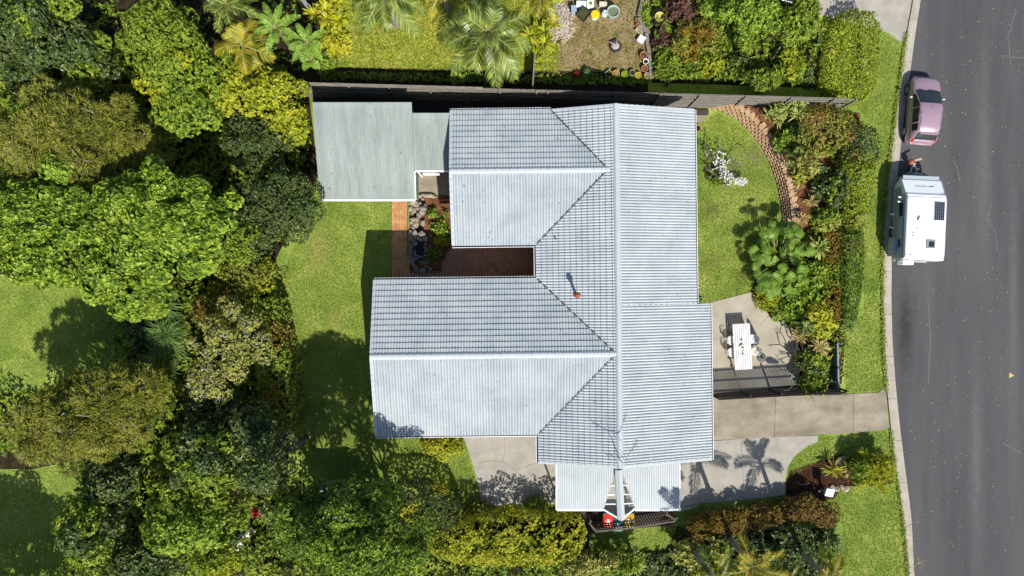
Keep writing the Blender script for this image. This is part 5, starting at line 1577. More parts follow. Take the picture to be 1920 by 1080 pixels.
def tree(name, label, cat, px, py, rx, ry, top, depth, style, mat, nb=14, k=1.25, flush=None, flush_frac=.0, group=None, bark='bark', density=1.0, ground=0.0,
         rot=0.0, squash=.8, under=-.35, trunk=True, seed=None, inner=.3, twigs=0, twig_mat='palebark', tr=None, crown_name='crown', leaf_parts=0):
    SEED[0] += 1; seed = seed or SEED[0]
    rng = np.random.default_rng(seed); rnd = random.Random(seed)
    bl, (cx, cy) = blobs_for(px, py, rx, ry, top, depth, nb, k, seed, rot)
    r = thing(name, label, cat, (cx, cy, ground), 0, group)
    loc = np.array([cx, cy, ground])
    zmed = sorted(q[2] for q in bl)[len(bl) // 2]
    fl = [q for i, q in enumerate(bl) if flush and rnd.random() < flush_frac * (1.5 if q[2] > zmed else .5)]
    ba = [q for q in bl if q not in fl]
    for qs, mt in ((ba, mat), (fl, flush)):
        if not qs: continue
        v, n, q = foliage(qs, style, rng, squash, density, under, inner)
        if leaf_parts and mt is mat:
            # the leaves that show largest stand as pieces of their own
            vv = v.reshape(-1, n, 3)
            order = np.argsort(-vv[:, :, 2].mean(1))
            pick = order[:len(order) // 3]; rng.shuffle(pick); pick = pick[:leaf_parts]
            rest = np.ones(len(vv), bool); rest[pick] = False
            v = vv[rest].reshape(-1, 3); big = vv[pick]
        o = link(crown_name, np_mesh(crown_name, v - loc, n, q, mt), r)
        if leaf_parts and mt is mat:
            proto = MB(); p0 = big[0] - big[0].mean(0)
            L_, Wd_ = STY[style][0], STY[style][1]
            proto.add([(0, 0, 0), (Wd_ / 2, L_ * .3, .03), (Wd_ * .42, L_ * .68, .02), (0, L_, -.03), (-Wd_ * .42, L_ * .68, .02), (-Wd_ / 2, L_ * .3, .03)], [(0, 1, 2, 3), (0, 3, 4, 5)])
            pm = proto.mesh('leaf', mt)
            for g in big:
                d = Vector(g[3] - g[0]).normalized(); sx = Vector(g[1] - g[5]).normalized(); sx = (sx - d * sx.dot(d)).normalized(); nz = sx.cross(d)
                if nz.z < 0: sx = -sx; nz = -nz
                Mx = Matrix((sx, d, nz)).transposed().to_4x4()
                link('leaf', pm, o, mat4=Matrix.Translation(Vector(g[0] - loc)) @ Mx)
    if trunk:
        zt = max(.3, top - depth - .8) if top > 2.5 else max(.2, top * .4)
        trunk_part(r, (cx, cy, ground - .05), (cx + rnd.uniform(-.3, .3), cy + rnd.uniform(-.3, .3), ground + (zt - ground) * .85), tr or min(.17, max(.05, .035 * top)), bl, M[bark], rnd=rnd)
    if twigs:
        b = MB()
        for i in range(twigs):
            q = rnd.choice(bl); d = Vector((rnd.gauss(0, 1), rnd.gauss(0, 1), abs(rnd.gauss(.2, .6)))).normalized()
            p = Vector(q[:3]) + d * q[3] * .35; e = Vector(q[:3]) + d * q[3] * rnd.uniform(.9, 1.12)
            m_ = p.lerp(e, .5) + Vector((rnd.uniform(-.1, .1), rnd.uniform(-.1, .1), rnd.uniform(-.05, .1)))
            b.tube([p, m_, e], [.028, .02, .01], 4, caps=False)
        b.build('twig', M[twig_mat], r, world=True)['kind'] = 'stuff'
    return r
def needle_tree(name, label, px, py, rx, ry, top, depth, mat, nb=26, group=None, seed=None, rot=0.0, twigs=150, L=.36, Wd=.036, m=13, sp=.25, k=1.25, ground=0.0, cat='tree'):
    SEED[0] += 1; seed = seed or SEED[0]
    rng = np.random.default_rng(seed); rnd = random.Random(seed)
    bl, (cx, cy) = blobs_for(px, py, rx, ry, top, depth, nb, k, seed, rot)
    r = thing(name, label, cat, (cx, cy, ground), 0, group)
    C, D = [], []
    for (x, y, z, q) in bl:
        n = int(2 * math.pi * q * q * 1.2 / sp ** 2)
        d = sphere_pts(n, rng, -.25)
        p = d * q * rng.uniform(.65, 1.0, (n, 1)) * np.array([1, 1, .8]) + np.array([x, y, z])
        p = np.repeat(p, m, 0); dd = np.repeat(unit(d + np.array([0, 0, .25])), m, 0)
        C.append(p); D.append(unit(dd * .75 + unit(rng.normal(size=p.shape)) * .85))
    v, n, q = strips(np.vstack(C), np.vstack(D), L, Wd, .15, rng)
    v = v.reshape(-1, 7, 3)[:, [0, 1, 2, 6, 3], :].reshape(-1, 3)
    link('crown', np_mesh('crown', v - np.array([cx, cy, ground]), 5, [(0, 1, 2, 3, 4)], mat), r)
    trunk_part(r, (cx, cy, ground - .05), (cx + .2, cy - .2, top - depth - 1), .03 * top, bl, M['bark'], nlimb=9, rnd=rnd)
    if twigs:
        b = MB()
        for i in range(twigs):
            q = rnd.choice(bl); d = Vector((rnd.gauss(0, 1), rnd.gauss(0, 1), abs(rnd.gauss(.3, .5)))).normalized()
            p = Vector(q[:3]) + d * q[3] * .4; e = Vector(q[:3]) + d * q[3] * rnd.uniform(.95, 1.18)
            b.tube([p, e], [.03, .012], 4, caps=False)
        b.build('twig', M['palebark'], r, world=True)['kind'] = 'stuff'
    return r
def in_poly(P, x, y):
    c = np.zeros(len(x), bool)
    for i in range(len(P)):
        a, b = P[i], P[(i + 1) % len(P)]
        cond = ((a[1] > y) != (b[1] > y)) & (x < (b[0] - a[0]) * (y - a[1]) / (b[1] - a[1] + 1e-12) + a[0])
        c ^= cond
    return c
def edge_dist(P, x, y):
    best = np.full(len(x), 1e9)
    for i in range(len(P)):
        a, b = np.array(P[i]), np.array(P[(i + 1) % len(P)]); ab = b - a
        t = np.clip(((x - a[0]) * ab[0] + (y - a[1]) * ab[1]) / (ab @ ab + 1e-12), 0, 1)
        best = np.minimum(best, np.hypot(x - a[0] - ab[0] * t, y - a[1] - ab[1] * t))
    return best
def hedge(name, label, cat, poly, h, mat, style='hedge', rnd_edge=.35, lump=.12, density=1.0, group=None, mats2=None, frac2=0, z0=0.0, sides=True, seed=None):
    """clipped mass over a plan outline (picture spots of its top), soft shoulders, leafy sides"""
    SEED[0] += 1; seed = seed or SEED[0]
    rng = np.random.default_rng(seed); rnd = random.Random(seed)
    P = [W(a, b, h * .9) for a, b in poly]
    L, Wd, m, sp, a_, hexa = STY[style]
    x0, x1 = min(p[0] for p in P), max(p[0] for p in P); y0, y1 = min(p[1] for p in P), max(p[1] for p in P)
    n = int((x1 - x0) * (y1 - y0) / sp ** 2 * 1.5 * density)
    x = rng.uniform(x0, x1, n); y = rng.uniform(y0, y1, n)
    k = in_poly(P, x, y); x, y = x[k], y[k]
    d = edge_dist(P, x, y)
    s = np.clip(1 - d / rnd_edge, 0, 1)
    ph = rng.uniform(0, 6, 4)
    lum = lump * (np.sin(x * 2.3 + ph[0]) * np.sin(y * 2.1 + ph[1]) + .6 * np.sin(x * 5.1 + ph[2]) * np.sin(y * 4.7 + ph[3]))
    z = h - rnd_edge * .8 * s ** 2 + lum - rng.uniform(0, .14, len(x)) ** 1.0
    g = 1e-2
    dx = (edge_dist(P, x + g, y) - d) / g; dy = (edge_dist(P, x, y + g) - d) / g
    nn = unit(np.stack([-dx * s * .9 - lum * 2, -dy * s * .9 + lum * 2, np.ones(len(x))], 1) + rng.normal(size=(len(x), 3)) * .25)
    C, N_ = [np.stack([x, y, z], 1)], [nn]
    if sides:
        for i in range(len(P)):
            a, b = np.array(P[i]), np.array(P[(i + 1) % len(P)]); l = np.linalg.norm(b - a)
            q = int(l * max(.2, (h - z0)) / sp ** 2 * .9 * density)
            if q < 1: continue
            t = rng.uniform(0, 1, q); zz = z0 + rng.uniform(.05, 1, q) * (h - z0 - rnd_edge * .4)
            e = (b - a) / l; no = np.array([e[1], -e[0]])
            area = sum(P[j][0] * P[(j + 1) % len(P)][1] - P[(j + 1) % len(P)][0] * P[j][1] for j in range(len(P)))
            if area < 0: no = -no
            off = rng.uniform(-.12, .05, q)
            C.append(np.stack([a[0] + (b - a)[0] * t + no[0] * off, a[1] + (b - a)[1] * t + no[1] * off, zz], 1))
            N_.append(unit(np.tile(np.array([[no[0], no[1], .5]]), (q, 1)) + rng.normal(size=(q, 3)) * .3))
    C, N_ = np.vstack(C), np.vstack(N_)
    c = np.array([np.mean([p[0] for p in P]), np.mean([p[1] for p in P]), z0])
    r = thing(name, label, cat, tuple(c), 0, group)
    mi = None
    v, nv, q = leaves_from_tufts(C, N_, m, L, Wd, a_, rng, hexa)
    mats = [mat]
    if mats2 is not None:
        mats = [mat, mats2]
        f = np.sin(C[:, 0] * 1.7 + ph[0]) * np.sin(C[:, 1] * 1.9 + ph[2]) + rng.normal(size=len(C)) * .35
        mi = np.repeat((f > (1 - 2 * frac2) * .8).astype(int), m)
    link('foliage', np_mesh('foliage', v - c, nv, q, mats, mi), r)
    b = MB()
    for i in range(max(3, int((x1 - x0) * (y1 - y0) * .8))):
        for _ in range(20):
            u, w = rnd.uniform(x0, x1), rnd.uniform(y0, y1)
            if in_poly(P, np.array([u]), np.array([w]))[0]: break
        b.tube([(u, w, z0), (u + rnd.uniform(-.2, .2), w + rnd.uniform(-.2, .2), z0 + (h - z0) * .8)], [.03, .012], 5)
    b.build('stem', M['bark'], r, world=True)['kind'] = 'stuff'
    return r
def rosette(name, label, cat, px, py, r_m, h, n, mat, Wd=.06, el=(10, 75), droop=.35, group=None, heads=1, spread=.0, seed=None, z0=0.0, stem=True, part='leaf_rosette'):
    SEED[0] += 1; seed = seed or SEED[0]
    rng = np.random.default_rng(seed); rnd = random.Random(seed)
    x, y = W(px, py, h)
    r = thing(name, label, cat, (x, y, z0), 0, group)
    for k in range(heads):
        a0 = k * 2.4; ox, oy = (spread * math.sqrt(k / max(1, heads)) * math.cos(a0), spread * math.sqrt(k / max(1, heads)) * math.sin(a0))
        hz = h - rnd.uniform(0, .35) * (k > 0)
        az = rng.uniform(0, 2 * np.pi, n) ; e = np.radians(rng.uniform(el[0], el[1], n))
        d = np.stack([np.cos(az) * np.cos(e), np.sin(az) * np.cos(e), np.sin(e)], 1)
        c = np.tile(np.array([[ox, oy, hz - z0]]), (n, 1)) + d * .03
        v, nv, q = strips(c, d, r_m, Wd, droop, rng)
        link(part, np_mesh(part, v, nv, q, mat), r)
        if stem:
            b = MB(); b.tube([(ox * .4, oy * .4, -.02), (ox, oy, hz - z0 + .02)], [.06, .045], 6); b.build('stem', M['bark'], r)
    return r
def frond_mesh(L, el, droop, n, lw, ll, mat, vee=.5, seed=0, sag=.35):
    rng = np.random.default_rng(seed)
    t = np.linspace(0, 1, 12); e = math.radians(el)
    def P(t): return np.stack([0 * t + .06 * L * np.sin(t * 2) * (seed % 3 - 1), L * t * math.cos(e) * (1 - .12 * t), L * (t * math.sin(e) - droop * t * t)], -1)
    b = MB(); b.tube([tuple(P(np.array(q))) for q in t], [.035 * (1 - .8 * q) + .006 for q in t], 5, mi=1, caps=False)
    vs, fs = [], []
    for side in (-1, 1):
        for i in range(n):
            if rng.random() < .06: continue
            tt = .13 + .86 * (i + rng.uniform(-.2, .2)) / n
            p = P(np.array(tt)); f = unit((P(np.array(min(1, tt + .02))) - P(np.array(tt - .02)))[None])[0]
            sd = np.cross(f, [0, 0, 1.0]); sd /= np.linalg.norm(sd); upv = np.cross(sd, f)
            l = ll * (math.sin(math.pi * min(1, .12 + tt * .88)) ** .6 * .9 + .15) * rng.uniform(.85, 1.1)
            ang = .55 + .55 * tt
            d = f * math.sin(ang) * .9 + sd * side * math.cos(ang * .8) + upv * vee * rng.uniform(.3, 1.0)
            d /= np.linalg.norm(d)
            w = np.cross(d, upv); w /= np.linalg.norm(w); w *= lw / 2
            m_ = p + d * l * .55 - np.array([0, 0, l * sag * .18]); q = p + d * l - np.array([0, 0, l * sag])
            k = len(vs); vs += [tuple(p - w * .4), tuple(p + w * .4), tuple(m_ + w), tuple(q), tuple(m_ - w)]
            fs.append((k, k + 1, k + 2, k + 3, k + 4))
    b.add(vs, fs, 0)
    return b.mesh('frond', [mat, M['frondstalk']])
M['frondstalk'] = plain('yellow_green_frond_stalk', (.30, .30, .08), .5)
def palm(label, px, py, h, L, mat, n=16, ground=0.0, lw=.034, ll=.6, seed=1, group=None, els=((62, .35), (38, .45), (14, .5), (-8, .45)), cat='palm', name='palm_tree', leaflets=34, dead=None, tr=.13, vee=.5, trunk_mat='bark', az0=0.0, base_shift=(0, 0)):
    rnd = random.Random(seed)
    x, y = W(px, py, h)
    r = thing(name, label, cat, (x + base_shift[0], y + base_shift[1], ground), 0, group)
    top = Vector((-base_shift[0], -base_shift[1], h - ground))
    b = MB()
    K = 8
    b.tube([Vector((0, 0, -.05)).lerp(top, i / K) for i in range(K + 1)], [tr * (1.25 - .4 * i / K) * (1.08 if i % 2 else 1) for i in range(K + 1)], 9)
    b.build('trunk', M[trunk_mat], r, smooth=False)
    meshes = {}
    for i in range(n):
        t = i / n; q = min(len(els) - 1, int(t * len(els)))
        key = (q, i % 2)
        if key not in meshes: meshes[key] = frond_mesh(L * (1 - .12 * (q == 0)), els[q][0], els[q][1], leaflets, lw, ll, mat, vee=vee, seed=seed * 10 + q * 2 + i % 2)
        me = meshes[key]
        if dead and q == len(els) - 1 and rnd.random() < .5:
            if 'dead' not in meshes: meshes['dead'] = frond_mesh(L * .9, els[-1][0] - 12, .5, leaflets, lw * .7, ll * .8, dead, vee=.1, seed=seed)
            me = meshes['dead']
        o = link('frond', me, r)
        o.location = top + Vector((0, 0, .05 * (1 - t)))
        o.rotation_euler = (rnd.uniform(-.08, .08), rnd.uniform(-.1, .1), az0 + i * 2.39996 + rnd.uniform(-.2, .2))
        s = rnd.uniform(.88, 1.08); o.scale = (s, s, s)
    return r
def banana_leaf_mesh(L, Wd, el, droop, mat, seed):
    rng = np.random.default_rng(seed); e = math.radians(el)
    def P(t): return Vector((0, L * t * math.cos(e) * (1 - .1 * t), L * (t * math.sin(e) - droop * t * t)))
    b = MB(); n = 13
    for side in (-1, 1):
        for i in range(n):
            a, c = .10 + .9 * i / n, .10 + .9 * (i + (1 if rng.random() > .35 else .9)) / n
            wa = Wd / 2 * math.sin(math.pi * (.06 + .94 * a)) ** .55; wc = Wd / 2 * math.sin(math.pi * min(.995, .06 + .94 * c)) ** .55
            lift = rng.uniform(-.02, .06)
            p, q = P(a), P(c)
            b.add([p, q, q + Vector((side * wc, .06, lift - .02)), p + Vector((side * wa, .06, lift))], [(0, 1, 2, 3)], 0)
    b.tube([P(i / 8) + Vector((0, 0, .012)) for i in range(9)], [.028 * (1 - i / 9) + .006 for i in range(9)], 5, mi=1, caps=False)
    return b.mesh('leaf', [mat, M['frondstalk']])
def banana(label, px, py, h, L, n, seed, ground=ZN):
    rnd = random.Random(seed); x, y = W(px, py, h)
    r = thing('banana_plant', label, 'banana plant', (x, y, ground), 0, 'banana plants in the corner next door')
    b = MB(); b.tube([(0, 0, 0), (.05, 0, (h - ground) * .5), (0, 0, h - ground)], [.16, .13, .09], 9); b.build('trunk', plain('banana_stem', (.20, .20, .08), .6) if seed == 1 else bpy.data.materials['banana_stem'], r)
    for i in range(n):
        me = banana_leaf_mesh(L * rnd.uniform(.8, 1.1), .42 * rnd.uniform(.85, 1.15), 50 - 45 * i / n, .4, LF['banana'], seed * 20 + i)
        o = link('leaf', me, r); o.location = (0, 0, h - ground - .05); o.rotation_euler = (0, rnd.uniform(-.2, .2), i * 2.39996 + seed)
    return r
def lobed_leaf_mesh(L, mat, seed):
    """deeply cut philodendron blade lying along +y with its midrib arched"""
    rng = np.random.default_rng(seed); b = MB(); n = 8
    def mid(t): return Vector((0, L * t, .10 * L * math.sin(math.pi * t) - .16 * L * t * t))
    for side in (-1, 1):
        for i in range(n):
            t0 = .02 + .90 * i / n; t1 = t0 + .9 / n * .86; tm = (t0 + t1) / 2
            w = L * .60 * math.sin(math.pi * (.22 + .74 * tm)) ** .7
            fwd = (-.10 + .42 * tm) * L * .8
            p, q = mid(t0), mid(t1); m_ = mid(tm)
            tip = m_ + Vector((side * w, fwd, -.10 * L + rng.uniform(-.03, .03)))
            a1 = p + Vector((side * w * .62, fwd * .55 - .012 * L, .0)); a2 = q + Vector((side * w * .62, fwd * .55 + .008 * L, .0))
            b.add([p, q, a2, tip, a1], [(0, 1, 2, 3, 4)], 0)
    b.add([mid(.88) + Vector((-.05 * L, 0, 0)), mid(.88) + Vector((.05 * L, 0, 0)), mid(1.04)], [(0, 1, 2)], 0)
    b.tube([mid(i / 6) + Vector((0, 0, .008)) for i in range(7)], [.012] * 7, 4, mi=1, caps=False)
    return b.mesh('leaf', [mat, M['frondstalk']])
def bare_branches(parent, base, h, spread, mat, seed, depth=4, r0=.07, name='branch', tips=None, n0=4):
    rnd = random.Random(seed); b = MB()
    def grow(p, d, l, r_, k):
        q = p + d * l
        m_ = p.lerp(q, .5) + Vector((rnd.uniform(-.06, .06), rnd.uniform(-.06, .06), 0)) * l
        b.tube([p, m_, q], [r_, r_ * .85, r_ * .7], 5)
        if k == 0:
            if tips is not None: tips.append(q)
            return
        for i in range(2 if rnd.random() < .7 else 3):
            e = (d + Vector((rnd.gauss(0, .55), rnd.gauss(0, .55), rnd.gauss(.05, .25)))).normalized()
            grow(q, e, l * rnd.uniform(.62, .85), r_ * .68, k - 1)
    for i in range(n0):
        a = 2 * math.pi * i / n0 + rnd.uniform(-.3, .3)
        grow(Vector(base), Vector((math.cos(a) * spread, math.sin(a) * spread, 1)).normalized(), h * .36, r0, depth)
    return b.build(name, mat, parent, world=True)
# ------------------------------------------------------------------ the trees on the left
T = tree
T('shade_tree', 'dark leafy tree in the top left corner of the picture', 'tree', 40, 40, 95, 90, 6.5, 2.2, 'medium', LF['dark'], nb=12, flush=LF['mid'], flush_frac=.25)
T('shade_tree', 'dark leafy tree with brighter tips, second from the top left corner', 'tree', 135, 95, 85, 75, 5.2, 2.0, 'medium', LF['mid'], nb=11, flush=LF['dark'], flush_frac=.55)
T('shade_tree', 'low dark tree with gaps between the top left corner and the olive tufted tree', 'tree', 25, 110, 70, 60, 3.8, 1.5, 'medium', LF['dark'], nb=8)
T('fine_leaf_tree', 'mid green fine leaved tree at the top edge, left of the banana plants', 'tree', 275, 45, 100, 70, 6.6, 1.8, 'fine', LF['mid'], nb=16, k=1.35)
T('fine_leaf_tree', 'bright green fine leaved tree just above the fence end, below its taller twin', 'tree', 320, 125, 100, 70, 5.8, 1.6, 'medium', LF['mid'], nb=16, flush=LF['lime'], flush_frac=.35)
T('fine_leaf_tree', 'light green leafy tree between the olive tufted tree and the dark round shrub', 'tree', 330, 195, 75, 65, 5.2, 1.6, 'medium', LF['mid'], nb=12, flush=LF['bright'], flush_frac=.4)
T('golden_shrub', 'yellow green clumpy shrub tree covering the left end of the boundary fence', 'shrub', 468, 165, 100, 50, 4.6, 1.2, 'medium', LF['lime'], nb=15, k=1.35, crown_name='foliage')
T('golden_shrub', 'yellow green shrub beside the top left corner of the shed', 'shrub', 537, 225, 36, 55, 3.8, 1.0, 'medium', LF['lime'], nb=8, crown_name='foliage')
T('golden_shrub', 'small yellow green shrub below the banana plants', 'shrub', 440, 130, 65, 26, 4.0, .8, 'medium', LF['lime'], nb=8, crown_name='foliage')
needle_tree('tufted_tree', 'big olive tufted needle tree at the left edge, upper of two', 95, 250, 165, 110, 6.8, 2.2, LF['olive'], nb=34)
needle_tree('tufted_tree', 'small olive tufted tree between the upper needle tree and the dark round shrub', 245, 265, 55, 70, 5.0, 1.6, LF['olive'], nb=9, twigs=20)
T('round_evergreen', 'dark round glossy evergreen to the left of the shed', 'tree', 462, 258, 78, 62, 4.4, 1.6, 'tiny', LF['dark'], nb=13, k=1.4)
T('broad_leaf_tree', 'large bright green broad leaved tree at the left edge between the two lawns', 'tree', 60, 425, 150, 120, 7.0, 1.0, 'broad', LF['bright'], nb=40, k=1.3, squash=.55, density=1.15, leaf_parts=300)
T('broad_leaf_tree', 'large bright green broad leaved tree left of the dark glossy evergreen', 'tree', 285, 410, 150, 115, 7.2, 1.1, 'broad', LF['bright'], nb=40, k=1.3, squash=.55, density=1.15, leaf_parts=300)
T('broad_leaf_tree', 'lower bright broad leaved tree hanging over the left lawn', 'tree', 210, 520, 110, 85, 5.8, 1.8, 'broad', LF['bright'], nb=13, k=1.35, density=1.1, flush=LF['mid'], flush_frac=.3)
T('round_evergreen', 'dark glossy evergreen touching the lower left corner of the shed', 'tree', 520, 375, 82, 72, 4.8, 1.6, 'tiny', LF['dark'], nb=15, k=1.4)
T('round_evergreen', 'dark evergreen with pale tips between the bright broad leaved tree and back lawn', 'tree', 440, 440, 72, 60, 4.3, 1.4, 'fine', LF['dark'], nb=12, k=1.35, flush=LF['mid'], flush_frac=.3)
T('garden_shrub', 'olive yellow shrub at the edge of the back lawn below the dark evergreens', 'shrub', 450, 510, 92, 48, 3.6, 1.2, 'fine', LF['lime'], nb=14, flush=LF['olive'], flush_frac=.55, crown_name='foliage')
for k, (px, py, r_, lab) in enumerate(((305, 570, 1.1, 'feathery blue green papyrus clump, topmost of three'), (313, 628, 1.2, 'feathery blue green papyrus clump, middle of three'), (300, 680, 1.1, 'feathery green papyrus clump, lowest of three'))):
    rosette('papyrus_clump', lab, 'papyrus', px, py, r_, 2.6, 150, LF['grassy'], Wd=.035, el=(0, 80), droop=.45, group='papyrus clumps under the trees', heads=3, spread=.5)
T('shade_tree', 'mid green low tree behind the papyrus clumps, left of the pale branched tree', 'tree', 260, 640, 60, 80, 2.6, 1.2, 'medium', LF['mid'], nb=9, flush=LF['dark'], flush_frac=.5)
T('open_tree', 'pale grey green open tree with bare white branches at the lawn edge', 'tree', 425, 640, 92, 78, 5.6, 1.6, 'fine', LF['sage'], nb=17, k=1.1, twigs=160, density=.8, bark='palebark')
T('open_tree', 'pale open tree with bare white branches, lower of two at the lawn edge', 'tree', 385, 715, 70, 50, 5.0, 1.4, 'fine', LF['sage'], nb=10, k=1.0, twigs=110, density=.65, bark='palebark')
T('garden_shrub', 'brownish green shrub with rusty tips beside the pale branched tree', 'shrub', 400, 575, 65, 36, 3.4, 1.0, 'fine', LF['rust'], nb=9, flush=LF['mid'], flush_frac=.4, crown_name='foliage')
hedge('lawn_hedge', 'tall narrow dark hedge along the left side of the back lawn', 'hedge', [(488, 560), (512, 560), (528, 640), (545, 740), (545, 810), (500, 815), (482, 700)], 3.0, LF['mid'], style='fine', mats2=LF['rust'], frac2=.25, lump=.2)
needle_tree('tufted_tree', 'big olive tufted needle tree at the left edge, lower of two', 135, 790, 175, 92, 6.8, 2.0, LF['olive'], nb=34, rot=.35)
needle_tree('tufted_tree', 'small olive tufted tree in the shade right of the lower needle tree', 240, 730, 75, 55, 5.4, 1.6, LF['olive'], nb=11, twigs=30)
T('shade_tree', 'dark shaded tree between the lower needle tree and the tall narrow hedge', 'tree', 400, 790, 85, 60, 3.6, 1.4, 'medium', LF['dark'], nb=11)
T('glossy_tree', 'mid green glossy tree in the lower left, upper of the group', 'tree', 375, 875, 105, 75, 6.4, 2.0, 'medium', LF['mid'], nb=17, flush=LF['dark'], flush_frac=.3)
T('glossy_tree', 'mid green glossy tree in the lower left, left of the garden bench', 'tree', 330, 985, 110, 80, 6.2, 2.0, 'medium', LF['mid'], nb=17, flush=LF['bright'], flush_frac=.25)
T('glossy_tree', 'green glossy tree at the bottom edge beside the shaded left lawn', 'tree', 140, 1020, 75, 75, 5.4, 1.8, 'medium', LF['mid'], nb=12, flush=LF['dark'], flush_frac=.3)
T('shade_tree', 'dark shaded tree between the left lawn and the glossy trees', 'tree', 190, 915, 60, 65, 4.0, 1.6, 'medium', LF['dark'], nb=9)
T('shade_tree', 'dark tree at the bottom edge between the glossy trees and the bench', 'tree', 250, 1070, 95, 50, 4.2, 1.4, 'medium', LF['dark'], nb=9)
T('golden_shrub', 'pale yellow flecked shrub on the left of the garden bench', 'shrub', 412, 945, 48, 48, 3.6, 1.2, 'fine', LF['sage'], nb=9, crown_name='foliage', twigs=25)
T('golden_shrub', 'yellow tipped shrub at the bottom edge below the garden bench', 'shrub', 395, 1062, 58, 36, 3.8, 1.0, 'fine', LF['lime'], nb=9, crown_name='foliage', flush=LF['mid'], flush_frac=.4)
T('shade_tree', 'dark dense tree at the lower left corner of the back lawn', 'tree', 488, 882, 54, 62, 8.8, 2.4, 'fine', LF['dark'], nb=15, k=1.4, under=-.8, density=1.15)
T('shade_tree', 'dark tree in deep shade between the hedge and the lower glossy tree', 'tree', 470, 815, 58, 62, 6.0, 1.8, 'medium', LF['dark'], nb=8)
rosette('red_cordyline', 'small crimson strappy plant under the trees beside the garden bench', 'cordyline', 480, 962, .42, 1.5, 34, LF['red'], Wd=.06, heads=2, spread=.3)
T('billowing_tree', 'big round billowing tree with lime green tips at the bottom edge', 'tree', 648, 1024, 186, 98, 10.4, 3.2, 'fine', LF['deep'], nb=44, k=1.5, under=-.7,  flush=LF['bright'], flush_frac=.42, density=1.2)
T('shade_tree', 'dark understorey tree added under the left half of the big billowing tree to fill the lawn shadow', 'tree', 592, 945, 70, 30, 5.6, 3.0, 'fine', LF['dark'], nb=14, under=-.8)  # added below the crown so the shadow on the lawn closes up
T('shade_tree', 'dark understorey tree added under the right half of the big billowing tree to fill the lawn shadow', 'tree', 705, 945, 58, 26, 5.0, 2.8, 'fine', LF['dark'], nb=12, under=-.8)  # second added tree, its low leaves thicken the lawn shadow
T('garden_shrub', 'low dark shrub added at the lawn edge beside the small shed roof to fill the lawn shadow', 'shrub', 672, 916, 40, 10, 1.6, .6, 'fine', LF['dark'], nb=8, crown_name='foliage', under=-.8)  # added for the shade it throws on the sunlit lawn patch
T('shade_tree', 'tall tree beyond the bottom left corner shading the side lawn', 'tree', -190, 1265, 175, 120, 9.0, 2.8, 'medium', LF['mid'], nb=20)
T('shade_tree', 'tall tree beyond the bottom edge shading the lower side lawn', 'tree', -50, 1250, 130, 110, 8.0, 2.6, 'medium', LF['mid'], nb=16)
T('shade_tree', 'dark understorey bush added below the middle of the big billowing tree to fill the lawn shadow', 'tree', 648, 950, 62, 26, 3.8, 2.6, 'fine', LF['dark'], nb=13, under=-.9, density=1.2)  # added bush whose shadow covers the gap left on the lawn
T('billowing_tree', 'darker low tree filling the gap left of the big billowing tree', 'tree', 545, 985, 62, 70, 6.6, 1.8, 'fine', LF['dark'], nb=14, k=1.4, flush=LF['mid'], flush_frac=.35)
hedge('clipped_shrub', 'large clipped dark shrub with a golden side beside the yellow hedge', 'shrub', [(722, 935), (745, 912), (800, 912), (845, 930), (862, 962), (858, 995), (830, 1010), (770, 1005), (730, 980)], 2.3, LF['dark'], style='tiny', mats2=LF['gold'], frac2=.22, rnd_edge=.9, lump=.1)
hedge('golden_hedge', 'long golden yellow hedge along the bottom of the garden', 'hedge', [(800, 985), (860, 985), (960, 968), (1040, 975), (1088, 975), (1100, 1005), (1085, 1045), (1040, 1060), (940, 1066), (850, 1060), (805, 1040)], 2.5, LF['gold'], style='fine', mats2=LF['lime'], frac2=.5, rnd_edge=.9, lump=.42)
T('golden_shrub', 'yellow green shrub against the house wall at the edge of the back lawn', 'shrub', 830, 838, 48, 26, 1.1, .4, 'fine', LF['lime'], nb=9, crown_name='foliage', flush=LF['gold'], flush_frac=.4)
T('garden_shrub', 'shaded green shrub on the deck left of the carport', 'shrub', 1005, 955, 45, 18, 1.0, .3, 'fine', LF['mid'], nb=8, crown_name='foliage')
T('garden_shrub', 'dark green shrub at the carport edge left of the bins', 'shrub', 1065, 950, 24, 14, 1.0, .3, 'medium', LF['dark'], nb=5, crown_name='foliage')
T('garden_shrub', 'olive shrub between the deck and the golden hedge', 'shrub', 900, 962, 42, 14, .9, .3, 'fine', LF['olive'], nb=6, crown_name='foliage')

# bottom garden, right of the golden hedge
T('garden_shrub', 'green leafy shrub at the bottom edge below the lawn strip', 'shrub', 1150, 1062, 75, 32, 2.4, .8, 'medium', LF['mid'], nb=10, flush=LF['sage'], flush_frac=.3, crown_name='foliage')
T('garden_shrub', 'grey green shrub at the bottom edge right of the golden hedge', 'shrub', 1095, 1070, 45, 30, 2.6, .8, 'star', LF['sage'], nb=6, crown_name='foliage')
rosette('spiky_plant', 'pale spiky plant on the shaded lawn strip near the bottom edge', 'yucca', 1190, 1045, .75, 1.3, 50, LF['cream'], Wd=.05, heads=3, spread=.6)
T('garden_shrub', 'pale flecked shrub at the foot of the bronze cloud hedge, left end', 'shrub', 1300, 1048, 40, 30, 2.2, .7, 'medium', LF['sage'], nb=6, crown_name='foliage')
T('garden_shrub', 'light green shrub below the bronze cloud hedge', 'shrub', 1345, 1040, 38, 26, 2.3, .7, 'medium', LF['mid'], nb=6, crown_name='foliage', flush=LF['sage'], flush_frac=.5)
T('garden_shrub', 'dark glossy shrub below the right end of the bronze cloud hedge', 'shrub', 1500, 1030, 70, 36, 2.2, .8, 'medium', LF['dark'], nb=10, crown_name='foliage')
